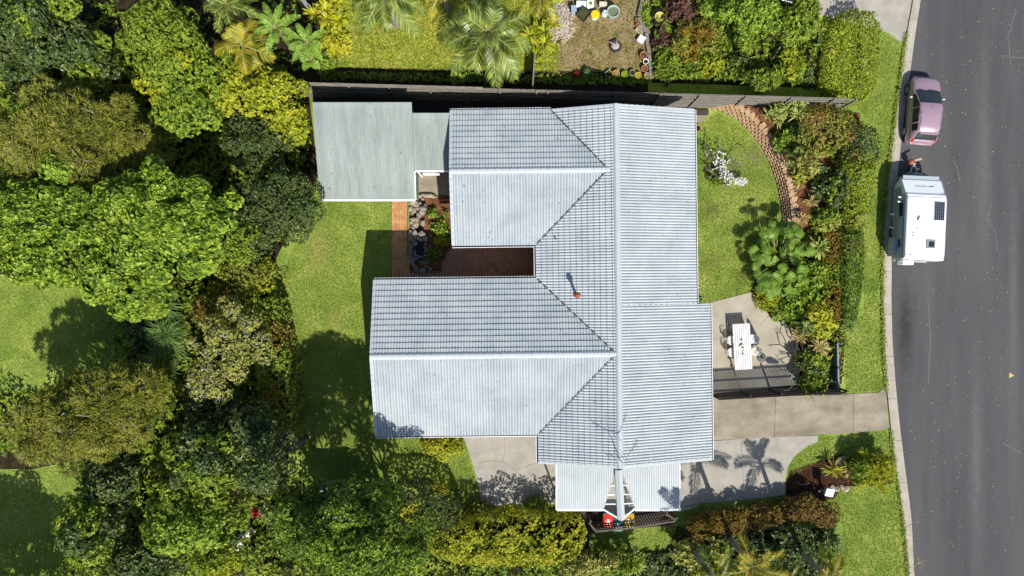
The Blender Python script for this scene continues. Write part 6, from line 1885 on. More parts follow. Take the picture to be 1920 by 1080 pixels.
T('garden_shrub', 'dark leafy shrub at the bottom right corner of the planted garden', 'shrub', 1548, 1030, 30, 40, 1.6, .5, 'medium', LF['dark'], nb=7, crown_name='foliage', flush=LF['mid'], flush_frac=.3)
T('garden_shrub', 'dark shrub in the shade under the bronze cloud hedge', 'shrub', 1400, 1010, 70, 26, 1.2, .5, 'medium', LF['dark'], nb=8, crown_name='foliage')
T('garden_shrub', 'yellow shrub at the bottom edge left of the palm', 'shrub', 1330, 1078, 45, 24, 2.4, .6, 'fine', LF['gold'], nb=6, crown_name='foliage', flush=LF['lime'], flush_frac=.5)
els_up = ((70, .3), (50, .38), (32, .45), (12, .5))
palm('feathery palm at the bottom edge casting its shadow towards the pale slab', 1412, 1060, 5.0, 2.35, LF['goldpalm'], n=11, ll=.5, seed=5, els=els_up)
palm('green palm at the bottom edge left of the feathery palm', 1340, 1090, 5.7, 1.9, LF['palm'], n=9, ll=.5, seed=6, els=els_up)
palm('young palm at the bottom edge near the verge lawn', 1556, 1086, 5.4, 1.9, LF['goldpalm'], n=10, ll=.5, seed=7, els=els_up)
palm('green palm at the bottom edge between two golden palms', 1470, 1092, 3.2, 1.6, LF['palm'], n=10, ll=.5, seed=8, els=els_up)
CH = [(1314, 996, 25), (1347, 982, 23), (1390, 978, 22), (1372, 994, 18), (1426, 974, 23), (1460, 972, 21), (1490, 968, 25), (1522, 956, 26), (1553, 969, 26)]
CL = ('bronze ball of the cloud hedge at its left end', 'bronze ball second from the left end of the cloud hedge', 'bronze ball with orange flecks third in the cloud hedge', 'small low bronze ball fourth in the cloud hedge', 'orange flecked ball at the middle of the cloud hedge',
      'yellow orange ball sixth in the cloud hedge', 'brown ball seventh in the cloud hedge', 'brown ball second from the right end of the cloud hedge', 'dark brown ball at the right end of the cloud hedge beside the letterbox')
for k, (px, py, q) in enumerate(CH):
    T('topiary_ball', CL[k], 'topiary', px, py, q * 1.1, q * 1.15, 1.6, .5, 'tiny', LF['bronze'], nb=7, k=1.5, flush=LF['rust'] if k in (0, 1, 2, 4, 5) else None, flush_frac=.45, group='bronze cloud pruned balls below the driveway', crown_name='foliage', tr=.06, inner=.15)

# ------------------------------------------------------------------ front garden
hedge('verge_hedge', 'large clipped yellow green hedge on the verge at the top right', 'hedge', [(1575, 25), (1600, 16), (1640, 22), (1653, 50), (1650, 110), (1642, 165), (1615, 190), (1570, 185), (1540, 160), (1545, 100), (1558, 55)], 2.2, LF['hedgegreen'], style='tiny', rnd_edge=.55, lump=.05, density=1.15)
rosette('striped_plant', 'pale striped strappy plant at the upper end of the raised bed, left one', 'dracaena', 1460, 212, .5, 1.9, 34, LF['cream'], Wd=.075, heads=5, spread=.55, group='pale striped strappy plants in the raised bed', z0=.8)
rosette('striped_plant', 'pale striped strappy plant at the upper end of the raised bed, right one', 'dracaena', 1495, 202, .6, 2.0, 34, LF['cream'], Wd=.075, heads=5, spread=.6, group='pale striped strappy plants in the raised bed', z0=.8)
T('garden_shrub', 'bright yellow green shrub behind the block retaining wall', 'shrub', 1472, 262, 24, 24, 1.9, .6, 'medium', LF['bright'], nb=7, crown_name='foliage', ground=.8)
T('garden_shrub', 'soft blue green shrub between the striped plants and the olive bush', 'shrub', 1498, 255, 28, 34, 1.9, .6, 'medium', LF['grassy'], nb=7, crown_name='foliage', ground=.8)
palm('small fern palm behind the block retaining wall', 1493, 290, 1.7, .7, LF['palm'], n=14, ground=.8, ll=.25, lw=.035, seed=9, leaflets=20, tr=.07, els=((55, .4), (30, .5), (10, .5)))
hedge('olive_bush', 'large round olive brown fine leaved bush near the top of the raised bed', 'bush', [(1510, 205), (1545, 192), (1585, 200), (1600, 225), (1592, 262), (1565, 285), (1530, 282), (1505, 255)], 2.7, LF['olive'], style='fine', rnd_edge=1.0, lump=.16, z0=.4, mats2=LF['rust'], frac2=.08)
hedge('clipped_bush', 'dark olive rounded bush bulging onto the verge lawn', 'bush', [(1588, 232), (1615, 225), (1645, 240), (1658, 268), (1650, 300), (1615, 308), (1588, 295)], 1.9, LF['olive'], style='tiny', rnd_edge=.8, lump=.1, mats2=LF['dark'], frac2=.5)
hedge('side_hedge', 'yellow green hedge between the raised bed and the verge lawn, upper part', 'hedge', [(1585, 302), (1612, 308), (1642, 308), (1640, 345), (1630, 395), (1592, 400), (1578, 350)], 1.8, LF['hedgegreen'], style='hedge', rnd_edge=.4, lump=.08, mats2=LF['mid'], frac2=.2)
hedge('side_hedge', 'pale flowered shrub in the hedge line beside the caravan', 'hedge', [(1585, 398), (1628, 396), (1622, 436), (1590, 440)], 1.5, LF['mid'], style='hedge', rnd_edge=.4, lump=.12, mats2=LF['sage'], frac2=.4)
hedge('side_hedge', 'dark clipped hedge beside the verge lawn, lower part', 'hedge', [(1580, 436), (1620, 436), (1620, 500), (1614, 560), (1606, 602), (1582, 598)], 1.7, LF['deep'], style='tiny', rnd_edge=.3, lump=.04, density=1.15)
hedge('side_hedge', 'rusty orange flecked hedge strip inside the dark clipped hedge', 'hedge', [(1545, 440), (1580, 428), (1582, 598), (1560, 600), (1548, 520)], 1.4, LF['rust'], style='tiny', rnd_edge=.3, lump=.12, mats2=LF['mid'], frac2=.3)
fr = T('frangipani', 'open grey branched frangipani with few leaves in the raised bed', 'tree', 1515, 305, 42, 26, 2.6, .6, 'star', LF['sage'], nb=8, density=.35, trunk=False, ground=.5, crown_name='foliage')
bare_branches(fr, (fr.location.x, fr.location.y, .5), 2.0, 1.1, M['palebark'], 3, depth=2, r0=.06)
T('garden_shrub', 'dark green shrub in the raised bed below the frangipani', 'shrub', 1565, 350, 42, 45, 2.2, .8, 'medium', LF['dark'], nb=9, crown_name='foliage', flush=LF['mid'], flush_frac=.4, ground=.3)
rosette('strappy_plant', 'yellow green strappy plant under the frangipani', 'dracaena', 1500, 330, .5, 1.5, 30, LF['lime'], Wd=.08, heads=4, spread=.4, z0=.5)
rosette('bromeliad', 'straw coloured spiky rosette right of the block wall, upper of two', 'bromeliad', 1520, 377, .48, 1.2, 46, LF['straw'], Wd=.055, droop=.2, group='straw coloured rosettes beside the block wall', z0=.4)
rosette('bromeliad', 'tan spiky rosette right of the block wall, lower of two', 'bromeliad', 1503, 410, .5, 1.2, 46, LF['straw'], Wd=.055, droop=.2, group='straw coloured rosettes beside the block wall', z0=.4)
rosette('agave', 'large yellow green rosette above the rusty hedge', 'agave', 1535, 464, .72, 1.3, 64, LF['cream'], Wd=.12, droop=.3, el=(5, 75))
T('garden_shrub', 'green flowering shrub between the straw rosettes and the large yellow rosette', 'shrub', 1555, 412, 38, 34, 1.7, .6, 'medium', LF['mid'], nb=8, crown_name='foliage', flush=LF['sage'], flush_frac=.3)
ph = thing('philodendron', 'sprawling philodendron with big deeply cut leaves at the lower end of the block wall', 'philodendron', (*W(1468, 488, 1.5), 0))
rnp = random.Random(4)
lmesh = [lobed_leaf_mesh(L_, LF['philo'], i) for i, L_ in enumerate((.44, .52, .58))]
PH = [(1440, 545), (1425, 485), (1512, 520), (1500, 440), (1455, 545), (1432, 455), (1435, 470), (1452, 452), (1470, 462), (1490, 455), (1442, 492), (1462, 482), (1482, 490), (1502, 482), (1450, 515), (1470, 508), (1492, 508), (1508, 505), (1436, 522), (1458, 532), (1478, 528), (1446, 436), (1468, 432), (1484, 436), (1430, 500), (1497, 470), (1460, 500), (1475, 445)]
b = MB()
for i, (px, py) in enumerate(PH * 3):
    h = rnp.uniform(1.3, 2.0) if i < 2 * len(PH) else rnp.uniform(.7, 1.2)
    x, y = W(px + rnp.uniform(-12, 12), py + rnp.uniform(-12, 12), h)
    o = link('leaf', lmesh[i % 3], ph)
    o.location = (x - ph.location.x, y - ph.location.y, h)
    a = math.atan2(y - ph.location.y, x - ph.location.x) - math.pi / 2 + rnp.uniform(-1.5, 1.5)
    o.rotation_euler = (rnp.uniform(-.45, .1), rnp.uniform(-.3, .3), a)
    bx_, by_ = ph.location.x + (x - ph.location.x) * .3, ph.location.y + (y - ph.location.y) * .3
    b.tube([(bx_, by_, 0), ((bx_ + x) / 2, (by_ + y) / 2, h * .8), (x, y, h)], [.03, .022, .014], 5)
b.build('stalk', M['frondstalk'], ph, world=True)
T('croton', 'broad leaved yellow green croton below the philodendron', 'shrub', 1515, 535, 55, 46, 1.9, .7, 'medium', LF['bright'], nb=11, crown_name='foliage', flush=LF['mid'], flush_frac=.5)
T('croton', 'golden green croton above the straw plants at the patio corner', 'shrub', 1545, 600, 40, 55, 1.8, .6, 'medium', LF['lime'], nb=10, crown_name='foliage', flush=LF['gold'], flush_frac=.35)
T('croton', 'mid green croton between the patio edge and the golden croton', 'shrub', 1490, 585, 36, 36, 1.3, .5, 'medium', LF['mid'], nb=8, crown_name='foliage', flush=LF['bright'], flush_frac=.3)
T('garden_shrub', 'fern like green shrub at the top corner of the patio', 'shrub', 1445, 560, 26, 26, .9, .3, 'spray', LF['lime'], nb=6, crown_name='foliage')
palm('small cycad behind the patio log edging', 1510, 612, 1.3, .7, LF['grassy'], n=16, ll=.2, lw=.03, seed=12, leaflets=22, tr=.09, els=((50, .35), (25, .4), (8, .4)), cat='cycad', name='cycad')
rosette('straw_plant', 'dry straw coloured strappy plant at the patio corner, left one', 'cordyline', 1500, 632, .55, 1.0, 44, LF['straw'], Wd=.045, heads=2, spread=.4, group='dry strappy plants by the patio')
rosette('straw_plant', 'dry golden strappy plant right of the patio corner', 'cordyline', 1540, 652, .6, 1.1, 50, LF['straw'], Wd=.05, heads=2, spread=.3, group='dry strappy plants by the patio')
T('garden_shrub', 'green shrub beside the patio above the batten fence', 'shrub', 1530, 680, 36, 26, 1.4, .5, 'medium', LF['mid'], nb=7, crown_name='foliage', flush=LF['lime'], flush_frac=.4)
wt = T('twiggy_shrub', 'green shrub with bare white twigs at the end of the batten fence', 'shrub', 1532, 718, 36, 26, 1.6, .5, 'medium', LF['lime'], nb=7, crown_name='foliage', flush=LF['mid'], flush_frac=.4)
bare_branches(wt, (wt.location.x - .2, wt.location.y, .1), 2.0, 1.0, M['palebark'], 8, depth=3, r0=.03)
bf = thing('bare_frangipani', 'leafless dark branched frangipani at the edge of the patio', 'tree', (*W(1498, 672, .2), 0))
bare_branches(bf, (bf.location.x, bf.location.y, 0), 1.9, .8, M['deadbark'], 21, depth=3, r0=.06)
rosette('spiky_plant', 'grey green spiky plant at the lower end of the dark clipped hedge', 'yucca', 1592, 612, .5, .9, 36, LF['grassy'], Wd=.05)

# white flowered bush on the front lawn
wb = thing('blossom_bush', 'leafless branching bush dotted with white blossom on the front lawn', 'bush', (*W(1352, 312, .2), 0))
tips = []
bare_branches(wb, (wb.location.x, wb.location.y, 0), 2.0, .8, M['bark'], 5, depth=4, r0=.04, tips=tips, n0=5)
rng = np.random.default_rng(5)
fx = np.array([W3(1345 + 22 * t + rng.normal() * (9 - 4 * t), 290 + 50 * t + rng.normal() * 7, 1.0 + .5 * rng.random()) for t in rng.uniform(0, 1, 105)])
v, nv, q = leaves_from_tufts(fx, np.tile([[0, 0, 1.0]], (len(fx), 1)), 4, .08, .07, .4, rng)
link('blossom', np_mesh('blossom', v - np.array(wb.location), nv, q, LF['flower']), wb)
fx = np.array([W3(1383 + rng.normal() * 7, 340 + rng.normal() * 4, .55 + .15 * rng.random()) for t in range(34)])
v, nv, q = leaves_from_tufts(fx, np.tile([[0, 0, 1.0]], (len(fx), 1)), 5, .12, .10, .2, rng)
link('blossom', np_mesh('blossom', v - np.array(wb.location), nv, q, LF['flower']), wb)
T('garden_shrub', 'small green clump under the blossom bush on the front lawn', 'shrub', 1345, 332, 22, 16, .5, .15, 'medium', LF['mid'], nb=5, crown_name='foliage', trunk=False)
T('garden_shrub', 'dark green shrub at the house corner where lawn meets patio', 'shrub', 1308, 560, 10, 12, .6, .2, 'medium', LF['dark'], nb=3, crown_name='foliage', trunk=False)

# verge bed by the driveway
rosette('flax_plant', 'strappy red and green flax plant beside the grey boulder', 'flax', 1563, 880, .75, .6, 44, LF['lime'], Wd=.06, el=(15, 80), droop=.4)
rosette('flax_plant', 'dry brown flax plant right of the grey boulder', 'flax', 1592, 880, .6, .5, 36, LF['straw'], Wd=.06, el=(15, 80), droop=.5)
T('verge_shrub', 'feathery bright green shrub on the verge beside the kerb', 'shrub', 1652, 885, 34, 42, 1.7, .6, 'spray', LF['lime'], nb=9, crown_name='foliage')
T('verge_shrub', 'darker feathery shrub left of the bright verge shrub', 'shrub', 1618, 885, 26, 30, 1.5, .5, 'spray', LF['mid'], nb=6, crown_name='foliage')
rosette('grass_tuft', 'tuft of long yellow green grass below the dry flax', 'grass tuft', 1612, 908, .5, .25, 60, LF['lime'], Wd=.03, el=(20, 80))

# courtyard bed
T('garden_shrub', 'round bright green clump near the top of the rock pond', 'shrub', 812, 398, 11, 11, .5, .15, 'fine', LF['bright'], nb=4, crown_name='foliage', trunk=False)
T('garden_shrub', 'lime green ground plant filling the middle of the courtyard bed', 'shrub', 824, 428, 21, 18, .5, .12, 'fine', LF['bright'], nb=7, crown_name='foliage', trunk=False)
T('garden_shrub', 'yellow green ground plant along the wall side of the courtyard bed', 'shrub', 827, 448, 21, 12, .45, .12, 'fine', LF['lime'], nb=6, crown_name='foliage', trunk=False)
T('garden_shrub', 'shaded green shrub in the courtyard bed next to the pond', 'shrub', 811, 474, 14, 13, .7, .2, 'fine', LF['mid'], nb=5, crown_name='foliage', trunk=False)
rosette('grass_tuft', 'small green tuft against the wall in the courtyard bed', 'grass tuft', 836, 402, .3, .4, 30, LF['mid'], Wd=.035)

# ------------------------------------------------------------------ next door's greenery
els_p = ((60, .45), (35, .55), (12, .55), (-10, .5))
palm('large feathery palm overhanging the boundary fence', 915, 62, 5.2, 2.75, LF['palm'], n=22, ground=ZN, ll=.75, lw=.036, seed=2, dead=LF['straw'], els=els_p, leaflets=40, tr=.16, vee=.2)
palm('palm with drooping fronds at the top edge over the rough lawn', 720, -5, 5.2, 2.3, LF['palm'], n=16, ground=ZN, ll=.65, lw=.034, seed=3, dead=LF['straw'], els=els_p, leaflets=36, vee=.15)
palm('golden palm at the top edge right of the large palm', 1015, -15, 4.0, 1.9, LF['goldpalm'], n=15, ground=ZN, ll=.5, seed=4, els=els_up)
palm('yellowing palm left of the banana plants', 455, 85, 4.0, 1.9, LF['goldpalm'], n=13, ground=ZN, ll=.55, seed=13, dead=LF['straw'], els=els_p, vee=.2)
palm('olive green palm at the top edge above the yellowing palm', 425, 10, 4.2, 1.8, LF['palm'], n=14, ground=ZN, ll=.5, seed=14, dead=LF['straw'], els=els_p)
palm('golden palm at the top edge between the two feathery palms', 830, -20, 3.8, 1.7, LF['goldpalm'], n=12, ground=ZN, ll=.5, seed=15, els=els_up)
banana('banana plant with pale new leaves near the top edge', 515, 52, 3.8, 1.75, 9, 1)
banana('banana plant with blue green leaves close to the rough lawn', 577, 80, 3.4, 1.5, 9, 2)
banana('small low banana plant nearest the fence', 582, 112, 2.5, .9, 6, 3)
rosette('golden_clump', 'bright yellow strappy clump at the top edge left of the rough lawn', 'shrub', 612, 20, .7, 2.0, 40, LF['gold'], Wd=.08, heads=6, spread=.9, z0=ZN)
T('garden_shrub', 'orange flecked yellow shrub at the left edge of the rough lawn', 'shrub', 630, 75, 26, 45, 1.9, .4, 'medium', LF['lime'], nb=7, crown_name='foliage', flush=LF['gold'], flush_frac=.4, ground=ZN)
T('garden_shrub', 'green weedy shrub right below the banana plants', 'shrub', 612, 118, 26, 20, 1.7, .3, 'medium', LF['mid'], nb=5, crown_name='foliage', ground=ZN)
T('garden_shrub', 'small green shrub at the fence under the large palm', 'shrub', 860, 145, 22, 11, 2.0, .3, 'medium', LF['bright'], nb=5, crown_name='foliage', ground=ZN)
T('garden_shrub', 'dark small shrub at the fence right of the palm trunk', 'shrub', 925, 148, 26, 10, 1.9, .3, 'medium', LF['mid'], nb=5, crown_name='foliage', ground=ZN)
rosette('golden_clump', 'yellow green strappy clump right of the large palm', 'shrub', 1020, 60, .7, 1.9, 40, LF['lime'], Wd=.07, heads=5, spread=.9, z0=ZN)
rosette('golden_clump', 'tall yellow strappy clump next to the woodchip heap', 'shrub', 1008, 105, .6, 1.7, 30, LF['lime'], Wd=.06, heads=3, spread=.5, z0=ZN)
hp = thing('woodchip_heap', 'grey heap of dry clippings next to the vegetable plot', 'heap', (*W(1050, 45, ZN), ZN))
rng = np.random.default_rng(77); n = 900
rr_, th_ = .95 * np.sqrt(rng.random(n)), rng.uniform(0, 2 * np.pi, n)
c = np.stack([rr_ * np.cos(th_) * .8, rr_ * np.sin(th_) * 1.15, .42 * (1 - (rr_ / .95) ** 2) + .03], 1)
d = unit(rng.normal(size=(n, 3)) * np.array([1, 1, .3]))
v, nv, q = strips(c, d, .28, .035, .05, rng)
M['chip'] = leafmat('dry_clippings', [(.30, .24, .18), (.42, .36, .29), (.52, .47, .40)], transl=.05, clump=.2)
link('clipping', np_mesh('clipping', v, nv, q, M['chip']), hp)['kind'] = 'stuff'
b = MB(); b.lathe((0, 0, 0), [(.9, 0), (.7, .2), (.35, .36), (.05, .42)], 16); b.build('mound', M['dirt'], hp)
T('red_plant', 'small red leaved plant at the edge of the vegetable plot near the fence', 'plant', 1084, 138, 7, 5, 1.6, .1, 'tiny', LF['red'], nb=3, density=.6, crown_name='foliage', ground=ZN, trunk=False)
T('garden_shrub', 'bluish green plant right beside the small red leaved plant', 'shrub', 1103, 138, 12, 7, 1.7, .1, 'medium', LF['grassy'], nb=3, crown_name='foliage', ground=ZN, trunk=False)
T('red_plant', 'orange red clump beside the woodchip heap', 'plant', 1049, 76, 6, 5, 1.5, .1, 'tiny', LF['rust'], nb=3, density=.6, crown_name='foliage', ground=ZN, trunk=False)
T('seedling_bed', 'bright green seedlings in the narrow bed beyond the timber edging', 'seedlings', 1212, 24, 9, 34, 1.6, .1, 'fine', LF['bright'], nb=8, crown_name='foliage', ground=ZN, trunk=False)
T('maroon_shrub', 'maroon leaved shrub at the top of the overgrown bed', 'shrub', 1275, 12, 42, 28, 2.8, .7, 'medium', LF['maroon'], nb=8, crown_name='foliage', ground=ZN)
T('maroon_shrub', 'maroon leaved shrub beside the timber edging', 'shrub', 1243, 68, 22, 26, 2.0, .5, 'medium', LF['maroon'], nb=6, crown_name='foliage', ground=ZN)
T('garden_shrub', 'olive star leaved shrub in the overgrown bed beside the maroon shrub', 'shrub', 1305, 62, 52, 40, 2.9, .8, 'star', LF['olive'], nb=10, crown_name='foliage', ground=ZN, flush=LF['rust'], flush_frac=.3)
T('garden_shrub', 'dark olive star leaved shrub next to the fence in the overgrown bed', 'shrub', 1255, 125, 36, 30, 2.2, .6, 'star', LF['mid'], nb=7, crown_name='foliage', ground=ZN, flush=LF['dark'], flush_frac=.4)
T('garden_shrub', 'rounded deep green leafy patch in the middle of the overgrown bed', 'shrub', 1297, 122, 18, 24, 1.9, .3, 'medium', LF['mid'], nb=5, crown_name='foliage', ground=ZN)
T('garden_shrub', 'yellow green low shrub in the middle of the overgrown bed', 'shrub', 1338, 118, 30, 30, 1.9, .4, 'fine', LF['lime'], nb=7, crown_name='foliage', ground=ZN, flush=LF['gold'], flush_frac=.2)
T('leafy_tree', 'bright green leafy tree at the top edge over the overgrown bed', 'tree', 1410, 8, 88, 40, 4.6, 1.0, 'medium', LF['bright'], nb=13, ground=ZN)
T('leafy_tree', 'bright green leafy tree reaching the shaded driveway next door', 'tree', 1495, 38, 48, 45, 4.2, 1.0, 'medium', LF['bright'], nb=9, ground=ZN, flush=LF['mid'], flush_frac=.4)
T('cassava', 'star leaved green shrub with bare grey stems in the overgrown bed', 'shrub', 1405, 60, 26, 34, 3.0, .8, 'star', LF['mid'], nb=6, crown_name='foliage', ground=ZN, flush=LF['bright'], flush_frac=.5)
T('cassava', 'star leaved green shrub at the fence below the long stake', 'shrub', 1440, 145, 48, 20, 3.0, .5, 'star', LF['mid'], nb=8, crown_name='foliage', ground=ZN, flush=LF['bright'], flush_frac=.4, twigs=25)
T('cassava', 'star leaved green shrub beside the clipped verge hedge', 'shrub', 1488, 118, 32, 36, 3.0, .6, 'star', LF['mid'], nb=7, crown_name='foliage', ground=ZN, flush=LF['lime'], flush_frac=.3)
T('garden_shrub', 'dark shrub in the shaded middle of the overgrown bed', 'shrub', 1385, 118, 26, 26, 2.0, .5, 'medium', LF['dark'], nb=5, crown_name='foliage', ground=ZN)
T('garden_shrub', 'dark shrub in shade between the bed and the clipped verge hedge', 'shrub', 1525, 140, 20, 36, 1.8, .5, 'medium', LF['dark'], nb=5, crown_name='foliage', ground=ZN)
T('garden_shrub', 'dry straw coloured shrub under the leafy tree next door', 'shrub', 1465, 55, 24, 22, 2.2, .5, 'fine', LF['straw'], nb=5, crown_name='foliage', ground=ZN, density=.7)

# low undergrowth that carpets the beds
def undergrowth(name, poly, n, z, mat, L=.22, Wd=.11, hmax=.6, seed=1, a=.4):
    rng = np.random.default_rng(seed)
    P = [W(p, q, z) for p, q in poly]
    x = rng.uniform(min(p[0] for p in P), max(p[0] for p in P), n * 2); y = rng.uniform(min(p[1] for p in P), max(p[1] for p in P), n * 2)
    k = in_poly(P, x, y); x, y = x[k][:n], y[k][:n]
    hz = hmax * np.clip(.5 + .5 * np.sin(x * 1.9 + seed) * np.sin(y * 1.7) + rng.normal(size=len(x)) * .25, .05, 1)
    c = np.stack([x, y, z + hz * rng.uniform(.5, 1, len(x))], 1)
    nn = unit(np.tile([[0, 0, 1.0]], (len(c), 1)) + rng.normal(size=c.shape) * .4)
    v, nv, q = leaves_from_tufts(c, nn, 5, L, Wd, a, rng)
    o = link(name, np_mesh(name, v, nv, q, mat)); o['kind'] = 'stuff'
undergrowth('undergrowth', [(-10, -10), (590, -10), (590, 160), (570, 170), (585, 250), (565, 380), (522, 470), (500, 540), (515, 640), (535, 760), (545, 870), (640, 915), (740, 915), (800, 990), (1090, 1005), (1090, 1090), (110, 1090), (165, 930), (165, 850), (-10, 840), (-10, 735), (120, 735), (215, 690), (235, 620), (215, 545), (-10, 500)], 22000, 0.0, LF['mid'], hmax=1.9, seed=1)
undergrowth('undergrowth', [(1110, 1045), (1250, 1035), (1290, 1000), (1570, 995), (1570, 1090), (1110, 1090)], 1800, 0.0, LF['dark'], hmax=.6, seed=2)
undergrowth('undergrowth', [(1224, -10), (1535, -10), (1540, 160), (1224, 150)], 2600, ZN, LF['mid'], hmax=.6, seed=3, L=.18, Wd=.08)
undergrowth('undergrowth', [(1490, 215), (1590, 215), (1590, 420), (1585, 640), (1570, 720), (1505, 715), (1500, 640), (1480, 605), (1440, 585), (1420, 540), (1440, 470), (1490, 420)], 2200, .1, LF['mid'], hmax=.7, seed=4, L=.18, Wd=.08)
undergrowth('fence_weeds', [(600, 135), (1215, 146), (1215, 160), (600, 150)], 900, ZN, LF['mid'], hmax=.3, seed=5, L=.14, Wd=.06)
# cracks in the concrete and the asphalt
def cracks(name, lines, z, w, mat, on):
    b = MB(); rr_ = random.Random(5)
    for l in lines:
        pts = []
        for (a, c) in zip(l[:-1], l[1:]):
            for i in range(6):
                t = i / 6; pts.append((a[0] + (c[0] - a[0]) * t + rr_.uniform(-1.2, 1.2), a[1] + (c[1] - a[1]) * t + rr_.uniform(-1.2, 1.2)))
        pts.append(l[-1])
        q = [Vector(W(*p, z)) for p in pts]
        for a, c in zip(q[:-1], q[1:]):
            d = (c - a); n2 = Vector((-d.y, d.x)).normalized() * w * rr_.uniform(.3, .6)
            b.add([(a.x - n2.x, a.y - n2.y, z), (c.x - n2.x, c.y - n2.y, z), (c.x + n2.x, c.y + n2.y, z), (a.x + n2.x, a.y + n2.y, z)], [(0, 1, 2, 3)])
    o = b.build(name, mat); o['kind'] = 'stuff'
M['crack'] = plain('dark_crack', (.26, .22, .17), 1)
M['tar'] = plain('pale_road_scar', (.165, .158, .155), 1)
cracks('concrete_crack', [[(893, 868), (925, 864), (950, 868), (970, 885), (988, 900)], [(945, 815), (948, 845), (942, 868)], [(970, 880), (1000, 870), (1012, 866)]], .0262, .026, M['crack'], None)
cracks('driveway_crack', [[(1345, 790), (1400, 783), (1452, 788)], [(1500, 745), (1512, 780), (1508, 815)], [(1600, 760), (1630, 775)]], .0342, .02, M['crack'], None)
cracks('patio_crack', [[(1425, 610), (1438, 595), (1442, 592)], [(1360, 572), (1372, 640)]], .0382, .02, M['crack'], None)
cracks('road_crack', [[(1858, 380), (1850, 410), (1868, 440), (1870, 470)], [(1872, 105), (1920, 108)], [(1905, 20), (1890, 70), (1895, 120)], [(1790, 300), (1800, 340)], [(1880, 830), (1915, 850)], [(1740, 560), (1745, 640), (1740, 720)]], .0085, .04, M['tar'], None)
# ------------------------------------------------------------------ lawn blades
def grass(name, polys, n, z, hgt=.055, wd=.022, mat=None, avoid=(), seed=1):
    rng = np.random.default_rng(seed)
    C = []
    areas = []
    for P in polys:
        A = abs(sum(P[i][0] * P[(i + 1) % len(P)][1] - P[(i + 1) % len(P)][0] * P[i][1] for i in range(len(P)))) / 2; areas.append(A)
    for P, A in zip(polys, areas):
        k = int(n * A / sum(areas)); bx = [min(p[0] for p in P), max(p[0] for p in P), min(p[1] for p in P), max(p[1] for p in P)]
        m = int(k * (bx[1] - bx[0]) * (bx[3] - bx[2]) / A)
        x, y = rng.uniform(bx[0], bx[1], m), rng.uniform(bx[2], bx[3], m)
        s = in_poly(P, x, y); C.append(np.stack([x[s], y[s], np.full(s.sum(), z)], 1))
    C = np.vstack(C); K = len(C)
    az = rng.uniform(0, 2 * np.pi, K); el = np.radians(rng.uniform(15, 70, K))
    d = np.stack([np.cos(az) * np.cos(el), np.sin(az) * np.cos(el), np.sin(el)], 1)
    s = np.stack([-np.sin(az), np.cos(az), 0 * az], 1); l = hgt * rng.uniform(.6, 1.6, (K, 1)); w = wd * rng.uniform(.6, 1.3, (K, 1))
    v = np.stack([C - s * w, C + s * w, C + d * l], 1).reshape(-1, 3)
    o = link(name, np_mesh(name, v, 3, [(0, 1, 2)], mat or M['blade'])); o['kind'] = 'stuff'
    return o
def PX(l, z=0.0): return [W(a, b, z) for a, b in l]
grass('grass', [PX([(600, 375), (735, 375), (735, 520), (700, 520), (700, 815), (870, 815), (900, 948), (860, 945), (740, 900), (560, 860), (530, 640), (515, 545), (545, 480), (590, 400)]),
                PX([(1303, 230), (1350, 212), (1400, 245), (1440, 300), (1462, 370), (1466, 420), (1430, 500), (1415, 550), (1305, 570)]),
                PX([(1600, 190), (1650, 130), (1655, 62), (1690, 82), (1690, 130), (1680, 200), (1670, 280), (1655, 410), (1654, 560), (1660, 725), (1648, 733), (1585, 735), (1585, 610), (1620, 590), (1620, 440), (1640, 310), (1655, 270)]),
                PX([(1535, 820), (1660, 808), (1668, 820), (1673, 855), (1600, 855), (1545, 862), (1478, 895), (1480, 870), (1500, 845)]),
                PX([(1545, 935), (1580, 915), (1675, 912), (1690, 980), (1702, 1090), (1570, 1090), (1580, 985)]),
                PX([(1275, 960), (1470, 930), (1500, 948), (1300, 985)]), PX([(1105, 1005), (1260, 985), (1300, 1000), (1270, 1020), (1250, 1040), (1110, 1050)]),
                PX([(-5, 520), (120, 525), (210, 570), (225, 640), (180, 700), (-5, 720)]), PX([(-5, 885), (160, 870), (160, 930), (110, 1085), (-5, 1085)])], 150000, .002, seed=2)
rng = np.random.default_rng(31)
ee = [lerp_poly(ko, t) for t in rng.uniform(.1, .9, 4200)]
ee = np.array([(p.x + min(.16, max(-.3, rng.normal() * .06 - .04)), p.y, .095) for p in ee if not (W(0, 736)[1] > p.y > W(0, 806)[1]) and p.y < W(0, 62)[1]])
az = rng.uniform(0, 2 * np.pi, len(ee)); d_ = unit(np.stack([np.cos(az), np.sin(az), rng.uniform(.2, 1.2, len(ee))], 1)); s_ = np.stack([-np.sin(az), np.cos(az), 0 * az], 1) * .028
link('kerb_edge_grass', np_mesh('kerb_edge_grass', np.stack([ee - s_, ee + s_, ee + d_ * rng.uniform(.05, .16, (len(ee), 1))], 1).reshape(-1, 3), 3, [(0, 1, 2)], M['blade']))['kind'] = 'stuff'
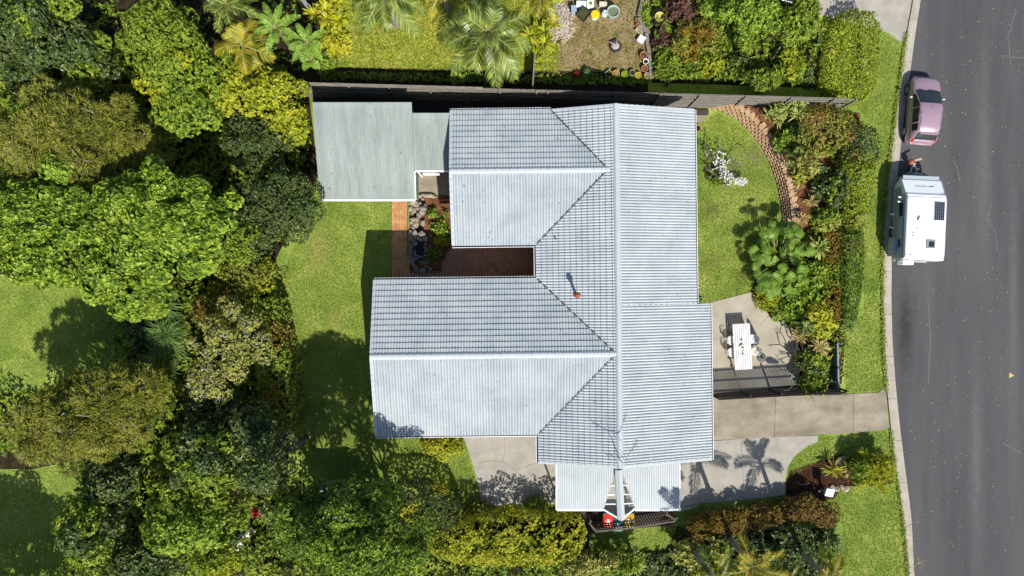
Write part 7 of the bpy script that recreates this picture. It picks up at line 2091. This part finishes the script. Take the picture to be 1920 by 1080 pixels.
grass('rough_grass', [PX([(605, 60), (800, 40), (800, 132), (600, 125)], ZN), PX([(800, 0), (1000, 0), (1050, 90), (1045, 135), (800, 132)], ZN), PX([(620, 0), (800, 0), (800, 60), (605, 70)], ZN)], 26000, ZN + .004, hgt=.11, wd=.03, mat=leafmat('weedy_grass', [(.11, .16, .02), (.21, .26, .03), (.32, .32, .06), (.38, .32, .14)], clump=.6), seed=3)
grass('weed', [PX([(1062, 0), (1215, 0), (1222, 148), (1040, 142)], ZN)], 2600, ZN + .006, hgt=.10, wd=.03, mat=LF['olive'], seed=4)
grass('bark_chips', [PX([(1474, 905), (1510, 873), (1575, 855), (1672, 858), (1650, 910), (1580, 912), (1565, 935), (1500, 948)])], 5000, .008, hgt=.05, wd=.02, mat=leafmat('mulch_chips', [(.03, .014, .01), (.07, .03, .018), (.12, .06, .035)], transl=0, clump=.2), seed=5)
# leaf litter on the road, gutter and roof
def litter(name, pts, mat, size, seed):
    rng = np.random.default_rng(seed)
    c = np.array(pts); n = np.tile([[0, 0, 1.0]], (len(c), 1))
    v, nv, q = leaves_from_tufts(c, n, 1, size, size * .5, .1, rng)
    o = link(name, np_mesh(name, v, nv, q, mat)); o['kind'] = 'stuff'
rng = np.random.default_rng(9)
pts = [W3(rng.uniform(1690, 1925), rng.uniform(0, 1080), .0) for _ in range(260)]
pts += [W3(1706 + rng.normal() * 3 + (y - 1040) * .1, y, 0) for y in rng.uniform(985, 1080, 260)] + [W3(1725 + rng.normal() * 4, 1053 + rng.normal() * 5, 0) for _ in range(25)]
litter('leaf_litter', [(x, y, .012 + .02 * rng.random()) for x, y, z in pts if x > 21.8], LF['straw'], .09, 10)
pts = [W3(rng.uniform(720, 1350), rng.uniform(380, 1000), 0) for _ in range(30)]
litter('fallen_leaves', [(*W(rng.uniform(520, 700), rng.uniform(400, 880)), .03) for _ in range(120)] + [(*W(rng.uniform(1310, 1450), rng.uniform(240, 560)), .03) for _ in range(40)], LF['straw'], .09, 12)
